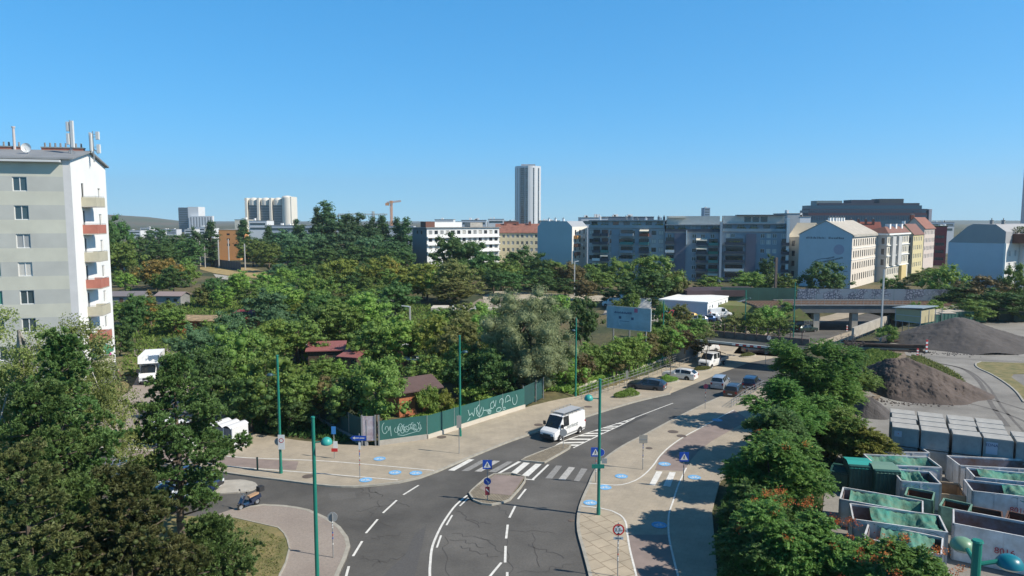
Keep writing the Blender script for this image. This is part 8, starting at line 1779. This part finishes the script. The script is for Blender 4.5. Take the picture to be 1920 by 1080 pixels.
FT('flowering sumac with red fruit heads at the bottom right, left part', 1500, 932, 0, 215, 3400, 7, 22, Y=34, h0=.1, fl=.5, name='sumac_shrub'); FT('flowering sumac with red fruit heads at the bottom right, middle part', 1600, 985, 0, 250, 3200, 8, 20, Y=33, h0=.02, fl=.5, name='sumac_shrub'); FT('sumac with orange fruit heads before the bottom right lamp heads', 1740, 1018, 0, 220, 2400, 9, 16, Y=30, h0=.02, fl=.5, name='sumac_shrub')
FT('dark shrub at the foot of the bicycle path trees', 1432, 905, 0, 120, 1500, 10, 0, Y=39, h0=.2, mat='dark'); FT('dark shrub under the sumac at the bottom edge', 1440, 970, 0, 130, 1500, 11, 0, Y=34, h0=.15, mat='dark'); FT('feathery thicket beside the soil heap', 1560, 700, 800, 120, 1400, 12, 0, h0=.02, mat='mid'); FT('low thicket by the railway side of the trees', 1600, 690, 745, 90, 900, 13, 0, h0=.02, mat='mid')
# grass and weeds
def tufts(name, pts, n, h, mat, label=None, seed=1, base=0.05):
    """blades scattered inside a picture-point polygon"""
    W_ = [G(*p)[:2] for p in pts]; g = np.random.default_rng(seed); xs_ = [p[0] for p in W_]; ys_ = [p[1] for p in W_]; P = []
    def inside(x, y):
        c = False; j = len(W_) - 1
        for i in range(len(W_)):
            if (W_[i][1] > y) != (W_[j][1] > y) and x < (W_[j][0] - W_[i][0]) * (y - W_[i][1]) / (W_[j][1] - W_[i][1]) + W_[i][0]: c = not c
            j = i
        return c
    while len(P) < n:
        x, y = g.uniform(min(xs_), max(xs_)), g.uniform(min(ys_), max(ys_))
        if inside(x, y): P.append((x, y, hz(x, y) + base + h * g.uniform(.1, .6)))
    P = np.array(P); N = g.normal(size=P.shape) * (1, 1, .25); me = leaf_mesh(name, P, N, h * (.5 + g.random(len(P))), g, LM[mat], asp=.25)
    o = link(name, me); return tag(o, label, None, None, 'stuff')
tufts('weeds', [(1590, 790), (1562, 730), (1590, 672), (1640, 658), (1690, 668), (1640, 692), (1612, 730)], 9000, .55, 'mid', seed=2)
tufts('weeds', [(1708, 670), (1724, 670), (1770, 690), (1800, 708), (1811, 725), (1795, 735), (1750, 715)], 4000, .5, 'olive', seed=3)
tufts('grass', [(1000, 735), (1085, 742), (1180, 708), (1270, 672), (1240, 670), (1150, 700), (1060, 725)], 3500, .7, 'lime', seed=4, base=0)
tufts('grass', [(720, 812), (800, 800), (985, 752), (900, 748), (820, 770), (760, 790)], 9000, .45, 'lime', seed=5, base=.0)
tufts('undergrowth', [(480, 812), (640, 830), (700, 820), (640, 770), (560, 740), (450, 760)], 6000, .5, 'dark', seed=6, base=.0)
tufts('ground_cover', [(230, 700), (440, 790), (520, 800), (700, 700), (960, 740), (960, 600), (700, 560), (230, 560)], 26000, .9, 'mid', seed=7, base=.0)
tufts('ground_cover', [(1345, 960), (1400, 860), (1470, 790), (1600, 790), (1545, 900), (1520, 1200), (1400, 1300), (1350, 1080)], 9000, .5, 'dark', seed=8, base=.0)
tufts('grass', [(300, 1010), (440, 978), (483, 990), (536, 1020), (525, 1080), (420, 1110), (200, 1100)], 6000, .16, 'olive', seed=9, base=.12)
# ---- foreground left: pines and birch
def pine(label, px, Y, pyt, wpx, seed, ntuft, h0=.18, mat='pine', name='pine_tree'):
    b = D(px, 500, Y); b = (b[0], Y, 0); h = D(px, pyt, Y)[2]; R_ = wpx / FPX * Y / 2; g = np.random.default_rng(seed); P, N, S, Tt = [], [], [], []; P2 = []
    r = thing(name, label, 'tree', b); mb = MB().use(BARK); segs = []; p = Vector((0, 0, -.2)); n = 10
    for i in range(n): q = Vector((g.normal() * .06, g.normal() * .06, h * .97 * (i + 1) / n)); mb.tube(p, q, .26 * (1 - i / n * .85), .26 * (1 - (i + 1) / n * .85), 8, False); p = q
    nb = 60; cl = []
    for i in range(nb):
        f_ = i / nb; t = h0 + (1 - h0) * f_ ** .92; z = h * t; a = i * 2.4 + g.uniform(-.35, .35); prof = (1 - f_ ** 2.0) * (.62 + .38 * min(1, f_ * 4)); Lb_ = R_ * max(.12, prof) * g.uniform(.6, 1.12); rise_ = g.uniform(.0, .35)
        s_ = Vector((0, 0, z)); e = Vector((math.cos(a) * Lb_, math.sin(a) * Lb_, min(h * 1.0, z + rise_ * Lb_))); mb.tube(s_, e, .07 * (1.2 - t), .02, 5, False)
        m = max(2, int(Lb_ * 2.0))
        for k in range(m):
            q_ = .35 + .65 * (k + g.random()) / m; c = s_.lerp(e, q_); cl.append((np.array([c.x + g.normal() * .28, c.y + g.normal() * .28, c.z + .1 + abs(g.normal()) * .15]), g.uniform(.38, .66), g.random()))
            if g.random() < .5: mb.tube(c, Vector(cl[-1][0]), .02, .01, 4, False)
    per = max(70, int(ntuft * 2.1) // len(cl))
    for c, cr, tt in cl:
        nt_ = 14; tips = unit(g, nt_); tips[:, 2] = np.where(tips[:, 2] < -.2, -tips[:, 2], tips[:, 2]); tc_ = c + tips * cr * (1.15, 1.15, .7) * g.uniform(.45, 1, (nt_, 1))
        idx = g.integers(0, nt_, per); u = unit(g, per) * .5 + tips[idx] * .8; u /= np.linalg.norm(u, axis=1)[:, None]
        P.append(tc_[idx] + u * g.uniform(.03, .2, (per, 1))); N.append(np.cross(u, g.normal(size=(per, 3))) + (0, 0, .25)); S.append(np.full(per, .18)); Tt.append(np.clip(tt * .75 + g.random(per) * .25, 0, 1))
    me = leaf_mesh('crown', np.concatenate(P), np.concatenate(N), np.concatenate(S), g, asp=.26, tint=np.concatenate(Tt)); V, F = core(None, [q_[0] for q_ in cl], [q_[1] for q_ in cl], g, .24); me = join_leaf_core('crown', me, V, F, LM[mat]); link('crown', me, r); mb.build('trunk', r); return r
pine('broad pine in front of the side street with visible dark trunk', 318, 43, 680, 270, 5, 70000, h0=.12)
pine('large dark pine at the left in front of the birch', 100, 34, 640, 235, 6, 70000, h0=.1)
pine('low pine at the bottom left corner', 20, 27, 860, 300, 7, 50000, h0=.05, mat='pine2'); pine('lower pine between the two big pines at the bottom edge', 215, 30, 890, 300, 8, 60000, h0=.05, mat='pine2')
pine('small pine at the bottom edge left of the grass patch', 372, 35, 990, 170, 9, 26000, h0=.05)
for (px, Y, pyt, wp, s_, lab) in [(20, 36, 562, 190, 11, 'left birch with hanging twigs before the banded facade'), (125, 38, 572, 210, 12, 'right birch with hanging twigs before the banded facade')]:
    b = D(px, 500, Y); h = D(px, pyt, Y)[2]; R_ = wp / FPX * Y / 2; g = np.random.default_rng(s_); C, CRr = crown_clumps(g, h * .2, h * .97, R_, 85, 'round', .25)
    for c in C: k = (c[2] / h); c[0] *= 1.15 - .55 * max(0, k - .5) * 2; c[1] *= 1.15 - .55 * max(0, k - .5) * 2
    big_tree('birch_tree', lab, C, CRr, 420, .13, 'birch', b[0], Y, h * .9, .2, s_, up=.0, fl=1.2, drape_=1.5, asp=.5, corek=.28, bark=BARKP, limbs=24, zz=0)
FT('golden leaved shrub at the bottom edge under the pines', 215, 1050, 0, 150, 700, 31, 0, Y=25, h0=.02, mat='gold', fl=.35)
pine('dark pine at the left edge under the birches', 55, 31, 735, 300, 17, 60000, h0=.06)
# shelter boxes beside the side street
def shelter(label, px, py, L, rz):
    c = G(px, py); r = thing('cycle_shelter', label, 'shelter', (c[0], c[1], A1), rz); m = MB().use(M('shelter_grey', (.13, .14, .155), .5)); m.box(-L / 2, L / 2, -.9, .9, .05, 1.9); m.build('side_panels', r)
    m = MB().use(M('shelter_frame', (.62, .63, .64), .5)); n = 3
    for k in range(n + 1): x = -L / 2 + L * k / n; m.box(x - .04, x + .04, -.95, -.901, 0, 2.0)
    m.box(L / 2 + .002, L / 2 + .05, -.9, .9, 0, 1.95); m.build('frame', r); m = MB().use(M('shelter_roof', (.60, .61, .63), .4))
    for k in range(n):
        x0 = -L / 2 + L * k / n; w_ = L / n
        for j in range(8):
            a0, a1 = j / 8, (j + 1) / 8; z0, z1 = 1.95 + .22 * math.sin(math.pi * a0), 1.95 + .22 * math.sin(math.pi * a1); m.face([(x0 + w_ * a0, -1.05, z0), (x0 + w_ * a1, -1.05, z1), (x0 + w_ * a1, 1.05, z1), (x0 + w_ * a0, 1.05, z0)])
    m.build('roof', r); return r
shelter('light grey shelter with a scalloped roof behind the pine', 428, 838, 2.9, R(-24)); shelter('grey shelter mostly hidden behind the pine, left', 322, 838, 4.5, R(-24))
# a person by the house
c = G(223, 722); r = thing('person', 'person in a dark brown top and pale cap walking beside the house wall', 'person', (c[0], c[1], A1 + .02), R(120))
bm = bmesh.new(); J = [((0, 0, .95), .15), ((0, 0, 1.2), .15), ((0, 0, 1.4), .16), ((0, 0, 1.52), .06), ((.02, 0, 1.64), .10), ((.02, 0, 1.73), .07), ((0, .19, 1.40), .06), ((.05, .24, 1.12), .05), ((.14, .24, .90), .035), ((.17, .24, .82), .03), ((0, -.19, 1.40), .06), ((-.05, -.24, 1.12), .05), ((-.10, -.24, .88), .035), ((-.1, -.24, .8), .03), ((0, .09, .88), .10), ((.14, .09, .48), .07), ((.16, .09, .08), .05), ((.28, .09, .04), .04), ((0, -.09, .88), .10), ((-.10, -.09, .48), .07), ((-.28, -.09, .10), .05), ((-.18, -.09, .04), .04)]
E = [(0, 1), (1, 2), (2, 3), (3, 4), (4, 5), (2, 6), (6, 7), (7, 8), (8, 9), (2, 10), (10, 11), (11, 12), (12, 13), (0, 14), (14, 15), (15, 16), (16, 17), (0, 18), (18, 19), (19, 20), (20, 21)]
vs = [bm.verts.new(j[0]) for j in J]; [bm.edges.new((vs[a], vs[b])) for a, b in E]; me = bpy.data.meshes.new('body'); bm.to_mesh(me); bm.free()
o = link('body', me, r); md = o.modifiers.new('s', 'SKIN'); sk = me.skin_vertices[0].data
for i, j in enumerate(J): sk[i].radius = (j[1], j[1])
sk[0].use_root = True; o.modifiers.new('d', 'SUBSURF').levels = 1; me.materials.append(M('brown_clothes', (.10, .06, .05), .9))
dg = bpy.context.evaluated_depsgraph_get(); me2 = bpy.data.meshes.new_from_object(o.evaluated_get(dg)); o.modifiers.clear(); o.data = me2; me2.materials.clear(); me2.materials.append(M('brown_clothes', (.10, .06, .05), .9)); me2.materials.append(M('skin', (.42, .26, .19), .6)); me2.materials.append(M('dark_trousers', (.05, .055, .08), .9))
for f_ in me2.polygons: z = f_.center.z; f_.material_index = 1 if z > 1.5 or (abs(f_.center.y) > .2 and z < .9) else 2 if z < .95 else 0
m = MB().use(M('pale_cap', (.6, .6, .58), .8)); m.lathe([(.11, 1.68), (.115, 1.74), (.08, 1.82), (0, 1.84)], (.02, 0, 0), 14); m.box(.1, .2, -.07, .07, 1.70, 1.72); m.build('cap', r)
# ---------------------------------------------------------------- air
hb = MB(); hb.box(-3800, 3800, -200, 5600, -4.0, 330)
hm = bpy.data.materials.new('air'); hm.use_nodes = True; n = hm.node_tree; n.nodes.clear(); o_ = n.nodes.new('ShaderNodeOutputMaterial'); vp = n.nodes.new('ShaderNodeVolumePrincipled')
vp.inputs['Color'].default_value = (.80, .92, 1.0, 1); vp.inputs['Density'].default_value = 0.00012; vp.inputs['Anisotropy'].default_value = .2; n.links.new(vp.outputs[0], o_.inputs['Volume'])
hm.cycles.homogeneous_volume = True if hasattr(hm, 'cycles') and hasattr(hm.cycles, 'homogeneous_volume') else True
ho = hb.build('haze', mat=hm); tag(ho, kind='stuff')
